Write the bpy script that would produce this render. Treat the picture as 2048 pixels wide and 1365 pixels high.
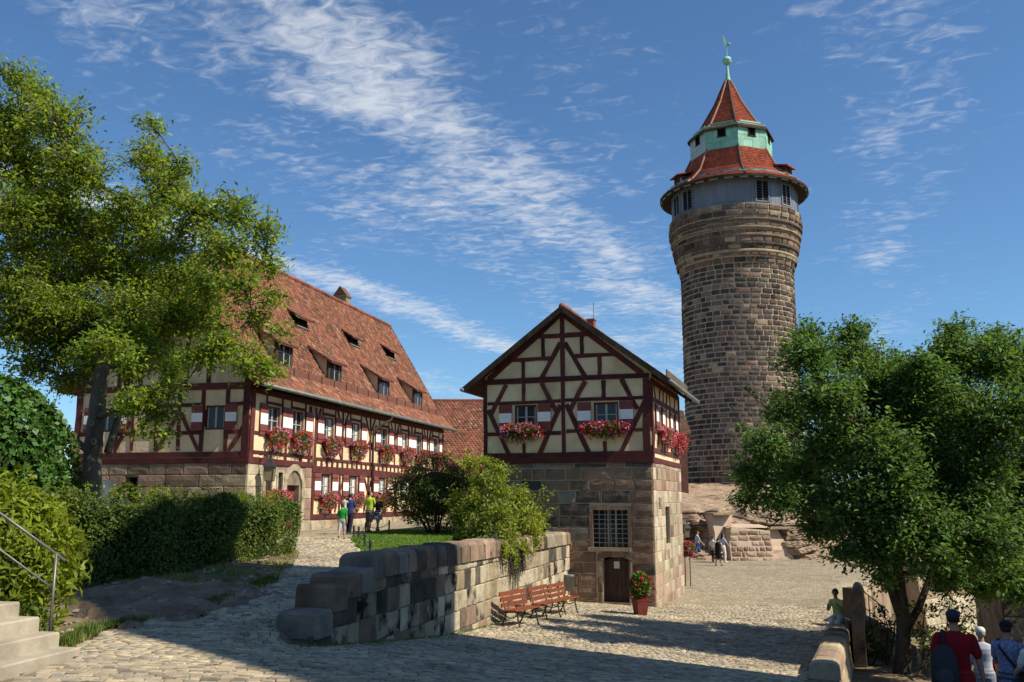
import bpy, bmesh, math, random
import numpy as np
from mathutils import Vector, Matrix
for _o in list(bpy.data.objects): bpy.data.objects.remove(_o)
SC = bpy.context.scene
COL = SC.collection
PI = math.pi
rnd = random.Random(7)
NR = np.random.default_rng(11)

# ------------------------------------------------------------------ camera
FPX = 1820.0                      # focal length in pixels of a 2048 wide frame
PITCH = math.atan(318.0/FPX)
cam_d = bpy.data.cameras.new('camera'); cam = bpy.data.objects.new('camera', cam_d); COL.objects.link(cam)
cam_d.sensor_width = 36.0; cam_d.lens = 36.0*FPX/2048.0
cam_d.clip_start = 0.1; cam_d.clip_end = 6000
cam.location = (0,0,0); cam.rotation_euler = (PI/2+PITCH, 0, 0)
SC.camera = cam

# ------------------------------------------------------------------ sun and sky
SUN_AZ = math.radians(-23.2)      # measured from +x, negative = behind the camera
SUN_EL = math.radians(47.0)
SDIR = Vector((math.cos(SUN_EL)*math.cos(SUN_AZ), math.cos(SUN_EL)*math.sin(SUN_AZ), math.sin(SUN_EL)))
sun_d = bpy.data.lights.new('sun', 'SUN'); sun = bpy.data.objects.new('sun', sun_d); COL.objects.link(sun)
sun_d.energy = 5.0; sun_d.angle = math.radians(0.53); sun_d.color = (1.0, 0.92, 0.76)
sun.rotation_euler = SDIR.to_track_quat('Z', 'Y').to_euler()
SC.view_settings.view_transform = 'Standard'; SC.view_settings.look = 'None'
SC.view_settings.exposure = 0.44; SC.view_settings.gamma = 1.0; SC.view_settings.use_curve_mapping = False

def build_world():
    w = bpy.data.worlds.new('World'); SC.world = w; w.use_nodes = True
    nt = w.node_tree; N = nt.nodes; L = nt.links; N.clear()
    out = N.new('ShaderNodeOutputWorld'); bg = N.new('ShaderNodeBackground'); bg.inputs['Strength'].default_value = 0.088
    sky = N.new('ShaderNodeTexSky'); sky.sky_type = 'NISHITA'; sky.sun_disc = False
    sky.sun_elevation = SUN_EL; sky.sun_rotation = PI/2-SUN_AZ; sky.altitude = 350; sky.air_density = 1.0; sky.dust_density = 0.3; sky.ozone_density = 4.0
    geo = N.new('ShaderNodeNewGeometry')
    def math_(op, a, b=None, c=None, clamp=False):
        m = N.new('ShaderNodeMath'); m.operation = op; m.use_clamp = clamp
        for i, v in enumerate((a, b, c)):
            if v is None: continue
            if isinstance(v, (int, float)): m.inputs[i].default_value = v
            else: L.new(v, m.inputs[i])
        return m.outputs[0]
    tc = N.new('ShaderNodeTexCoord')
    sep = N.new('ShaderNodeSeparateXYZ'); L.new(tc.outputs['Generated'], sep.inputs[0])
    X, Y, Z = sep.outputs
    zc = math_('MAXIMUM', Z, 0.02)
    U = math_('DIVIDE', X, zc); V = math_('DIVIDE', Y, zc)
    A = math.atan2(0.93, 0.37)
    along = math_('ADD', math_('MULTIPLY', U, 0.37), math_('MULTIPLY', V, 0.93))
    perp = math_('SUBTRACT', math_('MULTIPLY', U, 0.93), math_('MULTIPLY', V, 0.37))
    def noise(sx, sy, scale, detail, rough, off=0.0, dist=0.0):
        c = N.new('ShaderNodeCombineXYZ')
        L.new(math_('MULTIPLY', along, sx), c.inputs[0]); L.new(math_('MULTIPLY', perp, sy), c.inputs[1]); c.inputs[2].default_value = off
        n = N.new('ShaderNodeTexNoise'); n.inputs['Scale'].default_value = scale; n.inputs['Detail'].default_value = detail
        n.inputs['Roughness'].default_value = rough; n.inputs['Distortion'].default_value = dist
        L.new(c.outputs[0], n.inputs['Vector']); return n.outputs['Fac']
    def band(c0, wdt, amp):
        d = math_('DIVIDE', math_('SUBTRACT', perp_w, c0), wdt)
        return math_('MULTIPLY', math_('POWER', 2.718, math_('MULTIPLY', math_('MULTIPLY', d, d), -1.0)), amp)
    perp_w = math_('ADD', perp, math_('MULTIPLY', math_('SUBTRACT', noise(.35, .35, 1.0, 3, .5, 3.1), 0.5), 0.7))
    bands = math_('ADD', band(-1.02, .20, .36), band(-2.32, .20, .44))
    bands = math_('ADD', bands, band(-1.45, .34, .25))
    bands = math_('ADD', bands, band(-.62, .25, .14))
    bands = math_('ADD', bands, band(-3.6, .5, .30))
    bands = math_('ADD', bands, band(.08, .20, .21))
    bands = math_('ADD', bands, band(1.7, .4, .26))
    n1 = noise(1.0, 1.5, 2.1, 8, .62, 0.0, .35)
    n2 = noise(2.6, 1.7, 7.5, 5, .58, 5.0, .8)
    big = noise(.5, .8, .9, 3, .5, 9.0)
    d = math_('ADD', math_('MULTIPLY', n1, .80), math_('MULTIPLY', n2, .80))
    d = math_('SUBTRACT', d, .14)
    d = math_('ADD', d, bands)
    d = math_('ADD', d, math_('MULTIPLY', big, .25))
    mr = N.new('ShaderNodeMapRange'); mr.interpolation_type = 'SMOOTHSTEP'
    mr.inputs['From Min'].default_value = 0.93; mr.inputs['From Max'].default_value = 1.47; mr.inputs['To Max'].default_value = 0.78
    L.new(d, mr.inputs['Value'])
    # high thin cloud fades out at the horizon
    fade = N.new('ShaderNodeMapRange'); fade.inputs['From Min'].default_value = .03; fade.inputs['From Max'].default_value = .14
    L.new(Z, fade.inputs['Value'])
    dens = math_('MULTIPLY', mr.outputs[0], fade.outputs[0], clamp=True)
    mix = N.new('ShaderNodeMix'); mix.data_type = 'RGBA'
    L.new(dens, mix.inputs['Factor']); 
    hs = N.new('ShaderNodeMix'); hs.data_type = 'RGBA'; hs.blend_type = 'MULTIPLY'; hs.inputs['Factor'].default_value = 1.0
    L.new(sky.outputs[0], hs.inputs['A']); hs.inputs['B'].default_value = (0.77, 1.00, 1.13, 1)
    L.new(hs.outputs['Result'], mix.inputs['A']); mix.inputs['B'].default_value = (6.6, 6.9, 7.3, 1)
    L.new(mix.outputs['Result'], bg.inputs['Color']); L.new(bg.outputs[0], out.inputs['Surface'])
build_world()

# ------------------------------------------------------------------ geometry of the place
_c, _s = math.cos(PITCH), math.sin(PITCH)
def ray(px, py):
    cx = (px-1024.0)/FPX; cy = (682.5-py)/FPX
    return (cx, _c-cy*_s, _s+cy*_c)
def at(px, py, Y):
    r = ray(px, py); t = Y/r[1]
    return Vector((r[0]*t, Y, r[2]*t))
def atz(px, py, z):
    r = ray(px, py); t = z/r[2]
    return Vector((r[0]*t, r[1]*t, z))

WA = np.array((-3.35, 13.6)); WB = np.array((2.08, 34.02))      # retaining wall, lower face line
WD = (WB-WA)/np.linalg.norm(WB-WA); WN = np.array((WD[1], -WD[0]))  # WN points to the courtyard
LA = np.array((5.72, 18.0)); LB = np.array((9.25, 27.0)); LD = (LB-LA)/np.linalg.norm(LB-LA); LN = np.array((LD[1], -LD[0]))
LOWY = ([-30,0,5,10,14,16,18,20,22,24,26,28,30,34,40,46,53,60,75,140],[-1.62,-1.62,-1.68,-1.86,-2.25,-2.45,-2.64,-2.81,-2.94,-3.01,-3.07,-3.15,-3.22,-3.39,-3.46,-3.58,-3.60,-3.45,-3.2,-3.0])
UPY = ([-30,0,5,10,13,15,18,22,30,45,60,140],[-1.62,-1.62,-1.66,-1.78,-1.95,-1.98,-1.78,-1.60,-1.42,-1.22,-1.1,-1.0])
def sstep(a, b, x):
    t = np.clip((x-a)/(b-a), 0, 1); return t*t*(3-2*t)
def h_arr(x, y):
    x = np.asarray(x, float); y = np.asarray(y, float)
    low = np.interp(y, *LOWY)
    tilt = -0.09*np.clip(x+2.0, -4, 9)*sstep(6, 13, y)*(1-.45*sstep(19, 31, y))*(1-sstep(36, 46, y))
    low = low+tilt
    up = np.interp(y, *UPY)
    # side of retaining wall, positive = upper terrace
    q = -((x-WA[0])*WN[0]+(y-WA[1])*WN[1])
    k = sstep(12.6, 14.6, y)
    wid_lo = 0.24*k+(-1.0)*(1-k); wid_hi = 0.50*k+4.5*(1-k)
    t = np.clip((q-wid_lo)/(wid_hi-wid_lo), 0, 1); t = t*t*(3-2*t)
    h = low*(1-t)+up*t
    # right of the low wall the ground falls away
    q2 = (x-LA[0])*LN[0]+(y-LA[1])*LN[1]
    rt = np.interp(y, [-30,6,10,13,14.6,17.5,23,30,60,140],[-1.9,-2.2,-2.75,-3.30,-3.60,-4.00,-4.10,-4.7,-7.0,-9.0])
    k2 = sstep(15.0, 17.8, y)
    a = 0.05*k2-1.6*(1-k2); b = 0.40*k2+0.5*(1-k2)
    t2 = np.clip((q2-a)/(b-a), 0, 1); t2 = t2*t2*(3-2*t2)
    far = 1-sstep(40, 43, y)
    h = h*(1-t2*far)+rt*t2*far
    return h
def H(x, y): return float(h_arr(x, y))

# ------------------------------------------------------------------ helpers
def mat(name, c1, c2=None, scale=4.0, detail=5, rough=0.8, bump=0.0, bscale=None, spec=0.25, isl=0.0, objr=0.0, metal=0.0,
        c3=None, c3scale=1.0, c3lo=.5, c3hi=.65, hue=0.0, stretch=None, big=0.0, bdist=.02):
    m = bpy.data.materials.new(name); m.use_nodes = True
    nt = m.node_tree; N = nt.nodes; L = nt.links
    b = N['Principled BSDF']
    b.inputs['Roughness'].default_value = rough; b.inputs['Specular IOR Level'].default_value = spec; b.inputs['Metallic'].default_value = metal
    geo = N.new('ShaderNodeNewGeometry'); vec = geo.outputs['Position']
    if stretch:
        mp = N.new('ShaderNodeMapping'); mp.inputs['Scale'].default_value = stretch; L.new(vec, mp.inputs['Vector']); vec = mp.outputs[0]
    def noise(sc, det=detail, rg=.6):
        n = N.new('ShaderNodeTexNoise'); n.inputs['Scale'].default_value = sc; n.inputs['Detail'].default_value = det; n.inputs['Roughness'].default_value = rg
        L.new(vec, n.inputs['Vector']); return n.outputs['Fac']
    col = None
    if c2:
        r = N.new('ShaderNodeValToRGB'); r.color_ramp.elements[0].position = .32; r.color_ramp.elements[1].position = .68
        r.color_ramp.elements[0].color = (*c1, 1); r.color_ramp.elements[1].color = (*c2, 1)
        L.new(noise(scale), r.inputs['Fac']); col = r.outputs['Color']
    else:
        rg = N.new('ShaderNodeRGB'); rg.outputs[0].default_value = (*c1, 1); col = rg.outputs[0]
    if c3:
        mr = N.new('ShaderNodeMapRange'); mr.inputs['From Min'].default_value = c3lo; mr.inputs['From Max'].default_value = c3hi
        L.new(noise(c3scale, 7, .65), mr.inputs['Value'])
        mx = N.new('ShaderNodeMix'); mx.data_type = 'RGBA'; L.new(mr.outputs[0], mx.inputs['Factor']); L.new(col, mx.inputs['A']); mx.inputs['B'].default_value = (*c3, 1)
        col = mx.outputs['Result']
    for amt, src in ((isl, 'i'), (objr, 'o')):
        if amt:
            if src == 'i': o = geo.outputs['Random Per Island']
            else:
                oi = N.new('ShaderNodeObjectInfo'); o = oi.outputs['Random']
            mr = N.new('ShaderNodeMapRange'); mr.inputs['To Min'].default_value = 1-amt; mr.inputs['To Max'].default_value = 1+amt
            L.new(o, mr.inputs['Value'])
            hv = N.new('ShaderNodeHueSaturation'); L.new(mr.outputs[0], hv.inputs['Value']); L.new(col, hv.inputs['Color'])
            if hue:
                m2 = N.new('ShaderNodeMath'); m2.operation = 'MULTIPLY_ADD'; L.new(o, m2.inputs[0]); m2.inputs[1].default_value = hue; m2.inputs[2].default_value = .5-hue/2
                wn = N.new('ShaderNodeTexWhiteNoise'); wn.noise_dimensions = '1D'; L.new(o, wn.inputs['W']); L.new(wn.outputs['Value'], m2.inputs[0])
                L.new(m2.outputs[0], hv.inputs['Hue'])
            col = hv.outputs[0]
    if big:
        mp = N.new('ShaderNodeMapping'); mp.inputs['Scale'].default_value = (.9, .9, .28); L.new(geo.outputs['Position'], mp.inputs['Vector'])
        nb = N.new('ShaderNodeTexNoise'); nb.inputs['Scale'].default_value = .9; nb.inputs['Detail'].default_value = 6; nb.inputs['Roughness'].default_value = .65; L.new(mp.outputs[0], nb.inputs['Vector'])
        mr = N.new('ShaderNodeMapRange'); mr.inputs['From Min'].default_value = .35; mr.inputs['From Max'].default_value = .65; mr.inputs['To Min'].default_value = 1-big; mr.inputs['To Max'].default_value = 1+big*.8; L.new(nb.outputs['Fac'], mr.inputs['Value'])
        hv = N.new('ShaderNodeHueSaturation'); L.new(mr.outputs[0], hv.inputs['Value']); L.new(col, hv.inputs['Color']); col = hv.outputs[0]
    L.new(col, b.inputs['Base Color'])
    if bump:
        bp = N.new('ShaderNodeBump'); bp.inputs['Strength'].default_value = bump; bp.inputs['Distance'].default_value = bdist
        L.new(noise(bscale or scale*3, 6, .6), bp.inputs['Height']); L.new(bp.outputs[0], b.inputs['Normal'])
    return m

def leaf_mat(name, c1, c2, trans=0.35, rough=.45, spec=.3, var=.35, hue=.03):
    m = bpy.data.materials.new(name); m.use_nodes = True
    nt = m.node_tree; N = nt.nodes; L = nt.links; N.clear()
    out = N.new('ShaderNodeOutputMaterial'); p = N.new('ShaderNodeBsdfPrincipled'); t = N.new('ShaderNodeBsdfTranslucent'); mx = N.new('ShaderNodeMixShader')
    geo = N.new('ShaderNodeNewGeometry')
    n = N.new('ShaderNodeTexNoise'); n.inputs['Scale'].default_value = .9; n.inputs['Detail'].default_value = 3; L.new(geo.outputs['Position'], n.inputs['Vector'])
    ad = N.new('ShaderNodeMath'); ad.operation = 'MULTIPLY_ADD'; L.new(geo.outputs['Random Per Island'], ad.inputs[0]); ad.inputs[1].default_value = .6; 
    sb = N.new('ShaderNodeMath'); sb.operation = 'MULTIPLY_ADD'; L.new(n.outputs['Fac'], sb.inputs[0]); sb.inputs[1].default_value = 1.2; sb.inputs[2].default_value = -.4
    L.new(sb.outputs[0], ad.inputs[2])
    mc = N.new('ShaderNodeMix'); mc.data_type = 'RGBA'; mc.inputs['A'].default_value = (*c1, 1); mc.inputs['B'].default_value = (*c2, 1)
    cl = N.new('ShaderNodeClamp'); L.new(ad.outputs[0], cl.inputs[0]); L.new(cl.outputs[0], mc.inputs['Factor'])
    hv = N.new('ShaderNodeHueSaturation'); wn = N.new('ShaderNodeTexWhiteNoise'); wn.noise_dimensions = '1D'; L.new(geo.outputs['Random Per Island'], wn.inputs['W'])
    mr = N.new('ShaderNodeMapRange'); mr.inputs['To Min'].default_value = 1-var; mr.inputs['To Max'].default_value = 1+var; L.new(wn.outputs['Value'], mr.inputs['Value'])
    mh = N.new('ShaderNodeMapRange'); mh.inputs['To Min'].default_value = .5-hue; mh.inputs['To Max'].default_value = .5+hue; L.new(geo.outputs['Random Per Island'], mh.inputs['Value'])
    L.new(mr.outputs[0], hv.inputs['Value']); L.new(mh.outputs[0], hv.inputs['Hue']); L.new(mc.outputs['Result'], hv.inputs['Color'])
    L.new(hv.outputs[0], p.inputs['Base Color']); p.inputs['Roughness'].default_value = rough; p.inputs['Specular IOR Level'].default_value = spec
    tb = N.new('ShaderNodeMix'); tb.data_type = 'RGBA'; tb.blend_type = 'MULTIPLY'; tb.inputs['Factor'].default_value = 1; L.new(hv.outputs[0], tb.inputs['A']); tb.inputs['B'].default_value = (1.5, 1.35, .6, 1)
    L.new(tb.outputs['Result'], t.inputs['Color'])
    mx.inputs[0].default_value = trans; L.new(p.outputs[0], mx.inputs[1]); L.new(t.outputs[0], mx.inputs[2]); L.new(mx.outputs[0], out.inputs['Surface'])
    return m

def tag(o, label=None, cat=None, group=None, kind=None):
    if label: o['label'] = label
    if cat: o['category'] = cat
    if group: o['group'] = group
    if kind: o['kind'] = kind
    return o
def empty(name, loc, label=None, cat=None, group=None):
    o = bpy.data.objects.new(name, None); COL.objects.link(o); o.location = loc; o.empty_display_size = .3
    return tag(o, label, cat, group)

class MB:
    """collects vertices and faces in world coordinates"""
    def __init__(s): s.v = []; s.f = []; s.m = []
    def face(s, pts, mi=0):
        n = len(s.v); s.v += [tuple(p) for p in pts]; s.f.append(tuple(range(n, n+len(pts)))); s.m.append(mi)
    def hexa(s, p, mi=0, skip=()):
        """p: 8 points, bottom loop 0-3 and top loop 4-7"""
        n = len(s.v); s.v += [tuple(q) for q in p]
        for i, q in enumerate(((3,2,1,0),(4,5,6,7),(0,1,5,4),(1,2,6,5),(2,3,7,6),(3,0,4,7))):
            if i in skip: continue
            s.f.append(tuple(n+k for k in q)); s.m.append(mi)
    def box(s, c, sx, sy, sz, rz=0, mi=0):
        c = Vector(c); a = Vector((math.cos(rz), math.sin(rz), 0))*sx/2; b = Vector((-math.sin(rz), math.cos(rz), 0))*sy/2; u = Vector((0,0,sz/2))
        s.hexa([c-a-b-u, c+a-b-u, c+a+b-u, c-a+b-u, c-a-b+u, c+a-b+u, c+a+b+u, c-a+b+u], mi)
    def bar(s, p, q, w, t, up=(0,0,1), mi=0):
        """box from p to q; w across, t along 'up' made perpendicular"""
        p = Vector(p); q = Vector(q); d = (q-p).normalized(); up = Vector(up); a = d.cross(up)
        if a.length < 1e-4: a = d.cross(Vector((1,0,0)))
        a.normalize(); b = a.cross(d).normalized(); a = a*w/2; b = b*t/2
        s.hexa([p-a-b, p+a-b, p+a+b, p-a+b, q-a-b, q+a-b, q+a+b, q-a+b], mi)
    def tube(s, pts, rad, n=8, cap=True, mi=0, closed=False):
        pts = [Vector(p) for p in pts]; 
        if not hasattr(rad, '__len__'): rad = [rad]*len(pts)
        rings = []; prev = None
        for i, p in enumerate(pts):
            d = (pts[min(i+1, len(pts)-1)]-pts[max(i-1, 0)])
            d = d.normalized() if d.length > 1e-6 else Vector((0,0,1))
            if prev is None:
                a = d.cross(Vector((0,0,1)))
                if a.length < .05: a = d.cross(Vector((0,1,0)))
            else: a = prev-d*prev.dot(d)
            a.normalize(); prev = a; b = d.cross(a)
            k = len(s.v)
            for j in range(n):
                t = 2*PI*j/n; s.v.append(tuple(p+a*math.cos(t)*rad[i]+b*math.sin(t)*rad[i]))
            rings.append(k)
        for r0, r1 in zip(rings[:-1], rings[1:]):
            for j in range(n):
                j2 = (j+1) % n; s.f.append((r0+j, r0+j2, r1+j2, r1+j)); s.m.append(mi)
        if cap:
            s.f.append(tuple(rings[0]+j for j in reversed(range(n)))); s.m.append(mi)
            s.f.append(tuple(rings[-1]+j for j in range(n))); s.m.append(mi)
    def lathe(s, prof, c, n=16, mi=0, cap=False, a0=0.0, axis=None):
        rings = []
        for r, z in prof:
            rings.append(len(s.v))
            for j in range(n):
                t = a0+2*PI*j/n; s.v.append((c[0]+r*math.cos(t), c[1]+r*math.sin(t), c[2]+z))
        for r0, r1 in zip(rings[:-1], rings[1:]):
            for j in range(n):
                j2 = (j+1) % n; s.f.append((r0+j, r0+j2, r1+j2, r1+j)); s.m.append(mi)
        if cap:
            s.f.append(tuple(rings[0]+j for j in reversed(range(n)))); s.m.append(mi)
            s.f.append(tuple(rings[-1]+j for j in range(n))); s.m.append(mi)
    def blob(s, c, rx, ry, rz, n=8, m=5, jit=0.0, mi=0, rg=rnd):
        k = len(s.v); s.v.append((c[0], c[1], c[2]-rz))
        for i in range(1, m):
            t = PI*i/m
            for j in range(n):
                q = 2*PI*j/n; e = 1+rg.uniform(-jit, jit)
                s.v.append((c[0]+rx*e*math.sin(t)*math.cos(q), c[1]+ry*e*math.sin(t)*math.sin(q), c[2]-rz*e*math.cos(t)))
        s.v.append((c[0], c[1], c[2]+rz)); e = len(s.v)-1
        for j in range(n):
            j2 = (j+1) % n
            s.f.append((k, k+1+j2, k+1+j)); s.m.append(mi)
            for i in range(m-2):
                a = k+1+i*n; s.f.append((a+j, a+j2, a+n+j2, a+n+j)); s.m.append(mi)
            a = k+1+(m-2)*n; s.f.append((a+j, a+j2, e)); s.m.append(mi)
    def build(s, name, mats, parent=None, smooth=False):
        me = bpy.data.meshes.new(name); off = parent_loc(parent)
        me.from_pydata([(x-off[0], y-off[1], z-off[2]) for x, y, z in s.v], [], s.f)
        if not isinstance(mats, (list, tuple)): mats = [mats]
        for m_ in mats: me.materials.append(m_)
        if len(mats) > 1: me.polygons.foreach_set('material_index', s.m)
        if smooth: me.polygons.foreach_set('use_smooth', [True]*len(me.polygons))
        me.update()
        o = bpy.data.objects.new(name, me); COL.objects.link(o)
        if parent: o.parent = parent
        return o
def parent_loc(p):
    l = Vector((0,0,0))
    while p: l = l+p.location; p = p.parent
    return l
def np_mesh(name, V, F, mats, parent=None, mi=None, smooth=False):
    """V (n,3) array, F (m,k) array of equal sized faces"""
    V = np.asarray(V, np.float32); F = np.asarray(F, np.int32); me = bpy.data.meshes.new(name)
    off = parent_loc(parent); V = V-np.array(off, np.float32)
    me.vertices.add(len(V)); me.vertices.foreach_set('co', V.ravel())
    m, k = F.shape
    me.loops.add(m*k); me.loops.foreach_set('vertex_index', F.ravel())
    me.polygons.add(m); me.polygons.foreach_set('loop_start', np.arange(0, m*k, k, dtype=np.int32)); me.polygons.foreach_set('loop_total', np.full(m, k, np.int32))
    if not isinstance(mats, (list, tuple)): mats = [mats]
    for q in mats: me.materials.append(q)
    if mi is not None: me.polygons.foreach_set('material_index', np.asarray(mi, np.int32))
    if smooth: me.polygons.foreach_set('use_smooth', np.ones(m, bool))
    me.update(); me.validate()
    o = bpy.data.objects.new(name, me); COL.objects.link(o)
    if parent: o.parent = parent
    return o
def leaves(name, pos, size, m, parent=None, up=0.5, aspect=.5, droop=0.0, outw=None, ow=0.0, sv=.45, dirs=None):
    """one diamond shaped folded leaf per position"""
    pos = np.asarray(pos, float); n = len(pos)
    nrm = NR.normal(size=(n, 3)); nrm /= np.linalg.norm(nrm, axis=1)[:, None]
    nrm[:, 2] += up
    if outw is not None: nrm += ow*outw
    nrm /= np.linalg.norm(nrm, axis=1)[:, None]
    d = NR.normal(size=(n, 3)) if dirs is None else dirs+NR.normal(size=(n, 3))*.5
    d[:, 2] -= droop
    d -= nrm*(d*nrm).sum(1)[:, None]; d /= np.linalg.norm(d, axis=1)[:, None]+1e-9
    e = np.cross(nrm, d)
    L = size*(1+NR.uniform(-sv, sv, n))[:, None]; W = L*aspect
    a = pos-d*L*.5; t = pos+d*L*.5-nrm*L*.12; l = pos+e*W*.5+nrm*L*.06-d*L*.05; r = pos-e*W*.5+nrm*L*.06-d*L*.05
    V = np.stack([a, r, t, l], 1).reshape(-1, 3); F = np.arange(4*n).reshape(n, 4)
    return np_mesh(name, V, F, m, parent)

# ------------------------------------------------------------------ materials
M = {}
M['plaster'] = mat('plaster', (.67,.505,.30), (.79,.62,.40), 1.1, 8, .95, .7, 7, .05, c3=(.50,.37,.22), c3scale=.8, c3lo=.48, c3hi=.75, big=.12)
M['timber'] = mat('timber', (.070,.020,.019), (.125,.036,.033), 3, 6, .8, .6, 30, .15, objr=.32, c3=(.145,.050,.045), c3scale=2.2, c3lo=.58, c3hi=.75)
M['shutter'] = mat('shutter_red', (.17,.048,.040), (.225,.068,.054), 4, 4, .6, .15, 20, .25)
M['shutter_white'] = mat('shutter_white', (.74,.74,.72), (.84,.83,.80), 5, 4, .6, .1, 20, .25)
M['frame'] = mat('window_frame', (.10,.015,.018), (.14,.025,.025), 6, 3, .55, .1, 20, .3)
M['muntin'] = mat('muntin', (.36,.36,.34), (.5,.5,.47), 8, 3, .5)
M['glass'] = mat('glass', (.018,.020,.022), None, rough=.08, spec=.35)
M['curtain'] = mat('curtain', (.5,.49,.46), (.66,.65,.62), 6, 3, .9)
M['dark'] = mat('dark_interior', (.012,.010,.009), None, rough=.95, spec=.0)
TILE = [mat('tile_%s' % k, c, d, 6, 4, .88, .3, 40, .10, isl=.17, hue=.015, big=.18) for k, c, d in (
    ('orange', (.235,.096,.058), (.290,.120,.074)), ('red', (.195,.075,.049), (.250,.097,.062)), ('brown', (.125,.064,.045), (.18,.088,.060)),
    ('pale', (.285,.150,.098), (.35,.19,.122)), ('mossy', (.080,.056,.041), (.12,.082,.056)))]
TTILE = [mat('tower_tile_%s' % k, c, d, 6, 4, .85, .2, 40, .1, isl=.2, big=.18) for k, c, d in (('a', (.30,.070,.038), (.36,.092,.05)), ('b', (.25,.058,.034), (.31,.075,.042)))]
def stone(name, a, b, c3=(.03,.028,.025), lo=.60, hi=.78, sc=2.2, isl=.18, objr=.18, bump=.7):
    return mat(name, a, b, 2.6, 8, .94, bump, 12, .08, isl=isl, objr=objr, c3=c3, c3scale=sc, c3lo=lo, c3hi=hi, big=.30, bdist=.035)
S_TAN = stone('stone_tan', (.265,.205,.135), (.37,.295,.20))
S_RED = stone('stone_red', (.165,.105,.076), (.245,.155,.112))
S_BROWN = stone('stone_brown', (.145,.102,.073), (.228,.163,.117))
S_SOOT = stone('stone_soot', (.046,.040,.035), (.105,.086,.070), c3=(.14,.11,.085), lo=.55, hi=.72)
S_PALE = stone('stone_pale', (.36,.305,.215), (.49,.42,.30), c3=(.20,.155,.105), lo=.52, hi=.72)
S_PINK = stone('stone_pink', (.275,.185,.135), (.36,.25,.185), lo=.60, hi=.8)
S_GREY = stone('stone_grey', (.17,.15,.125), (.26,.225,.185))
WALLST = [S_TAN, S_RED, S_BROWN, S_SOOT, S_PALE, S_PINK, S_GREY]
M['mortar'] = mat('mortar', (.38,.30,.21), (.50,.405,.29), 3, 6, .95, .5, 20, .05)
M['mortar_dark'] = mat('mortar_dark', (.20,.155,.115), (.30,.24,.17), 3, 6, .95, .5, 20, .05, c3=(.05,.045,.04), c3scale=.7, c3lo=.5, c3hi=.7)
S_STAIN = stone('stone_stained', (.27,.225,.16), (.38,.32,.23), c3=(.020,.018,.017), lo=.44, hi=.58, sc=2.0)
COB = [mat('cobble_%s' % k, c, d, 5, 5, .88, .25, 22, .12, isl=.16, objr=.13, c3=(.17,.14,.095), c3scale=.8, c3lo=.52, c3hi=.75, big=.20) for k, c, d in (
    ('tan', (.30,.245,.165), (.40,.335,.235)), ('grey', (.24,.21,.165), (.33,.29,.225)), ('warm', (.36,.285,.18), (.45,.365,.245)), ('dark', (.16,.135,.105), (.24,.205,.155)))]
M['joint'] = mat('joint_sand', (.15,.125,.085), (.215,.18,.12), 3, 6, .95, .5, 20, .05, c3=(.055,.070,.025), c3scale=.8, c3lo=.58, c3hi=.7)
M['dirt'] = mat('dirt', (.17,.12,.070), (.29,.215,.135), 2.2, 9, .97, 1.0, 9, .03, big=.2, bdist=.05, c3=(.085,.105,.030), c3scale=.55, c3lo=.50, c3hi=.64)
M['rock'] = mat('bedrock', (.13,.090,.060), (.27,.195,.135), 3.2, 9, .95, 1.0, 6, .05, c3=(.33,.29,.23), c3scale=5.5, c3lo=.60, c3hi=.66, bdist=.07, big=.25)
M['towerrock'] = mat('tower_rock', (.25,.175,.122), (.42,.31,.22), 1.3, 9, .95, 1.0, 3.2, .05, bdist=.16, c3=(.13,.085,.058), c3scale=.6, c3lo=.50, c3hi=.66, stretch=(1,1,2.2))
M['render'] = mat('lime_render', (.44,.33,.245), (.53,.41,.31), 1.1, 7, .95, .4, 8, .05, c3=(.34,.235,.175), c3scale=.7, c3lo=.52, c3hi=.7)
M['copper'] = mat('copper', (.17,.40,.29), (.30,.54,.40), 1.4, 6, .6, .2, 12, .35, objr=.22, c3=(.10,.16,.12), c3scale=1.6, c3lo=.60, c3hi=.74)
M['zinc'] = mat('zinc', (.20,.22,.21), (.29,.31,.29), 2, 5, .5, .1, 20, .4)
M['greywood'] = mat('grey_blue_boards', (.155,.18,.22), (.22,.25,.295), 2.2, 5, .75, .3, 25, .2, objr=.15, stretch=(1,1,.15))
M['gutter'] = mat('gutter_metal', (.10,.125,.105), (.17,.20,.17), 3, 4, .5, .1, 20, .4)
M['guard'] = mat('snow_guard', (.14,.055,.038), (.19,.075,.05), 3, 4, .7, .2, 20)
M['iron'] = mat('wrought_iron', (.018,.018,.019), (.035,.034,.034), 8, 4, .55, .2, 40, .4)
M['steel'] = mat('railing_steel', (.10,.095,.09), (.16,.15,.14), 6, 4, .45, .1, 40, .5, metal=.5)
M['doorwood'] = mat('door_wood', (.040,.024,.020), (.065,.040,.032), 4, 5, .7, .4, 30, .2, objr=.15, stretch=(3,3,.4))
M['bench'] = mat('bench_wood', (.165,.042,.017), (.235,.064,.026), 5, 5, .5, .3, 30, .35, objr=.12, stretch=(3,3,3))
M['concrete'] = mat('step_stone', (.26,.225,.17), (.37,.325,.25), 2.5, 8, .92, .5, 14, .08, big=.25, c3=(.18,.16,.125), c3scale=1.4, c3lo=.55, c3hi=.75)
M['pot'] = mat('flower_pot_red', (.11,.022,.018), (.155,.032,.025), 4, 4, .6, .1, 20)
M['binmetal'] = mat('bin_zinc', (.19,.20,.205), (.27,.28,.28), 5, 4, .4, .1, 20, .5, metal=.4)
M['paper'] = mat('paper', (.62,.62,.58), None, rough=.8)
M['bark'] = mat('bark', (.085,.066,.050), (.17,.135,.105), 3, 7, .95, 1.0, 12, .05, stretch=(1,1,.25))
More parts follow.
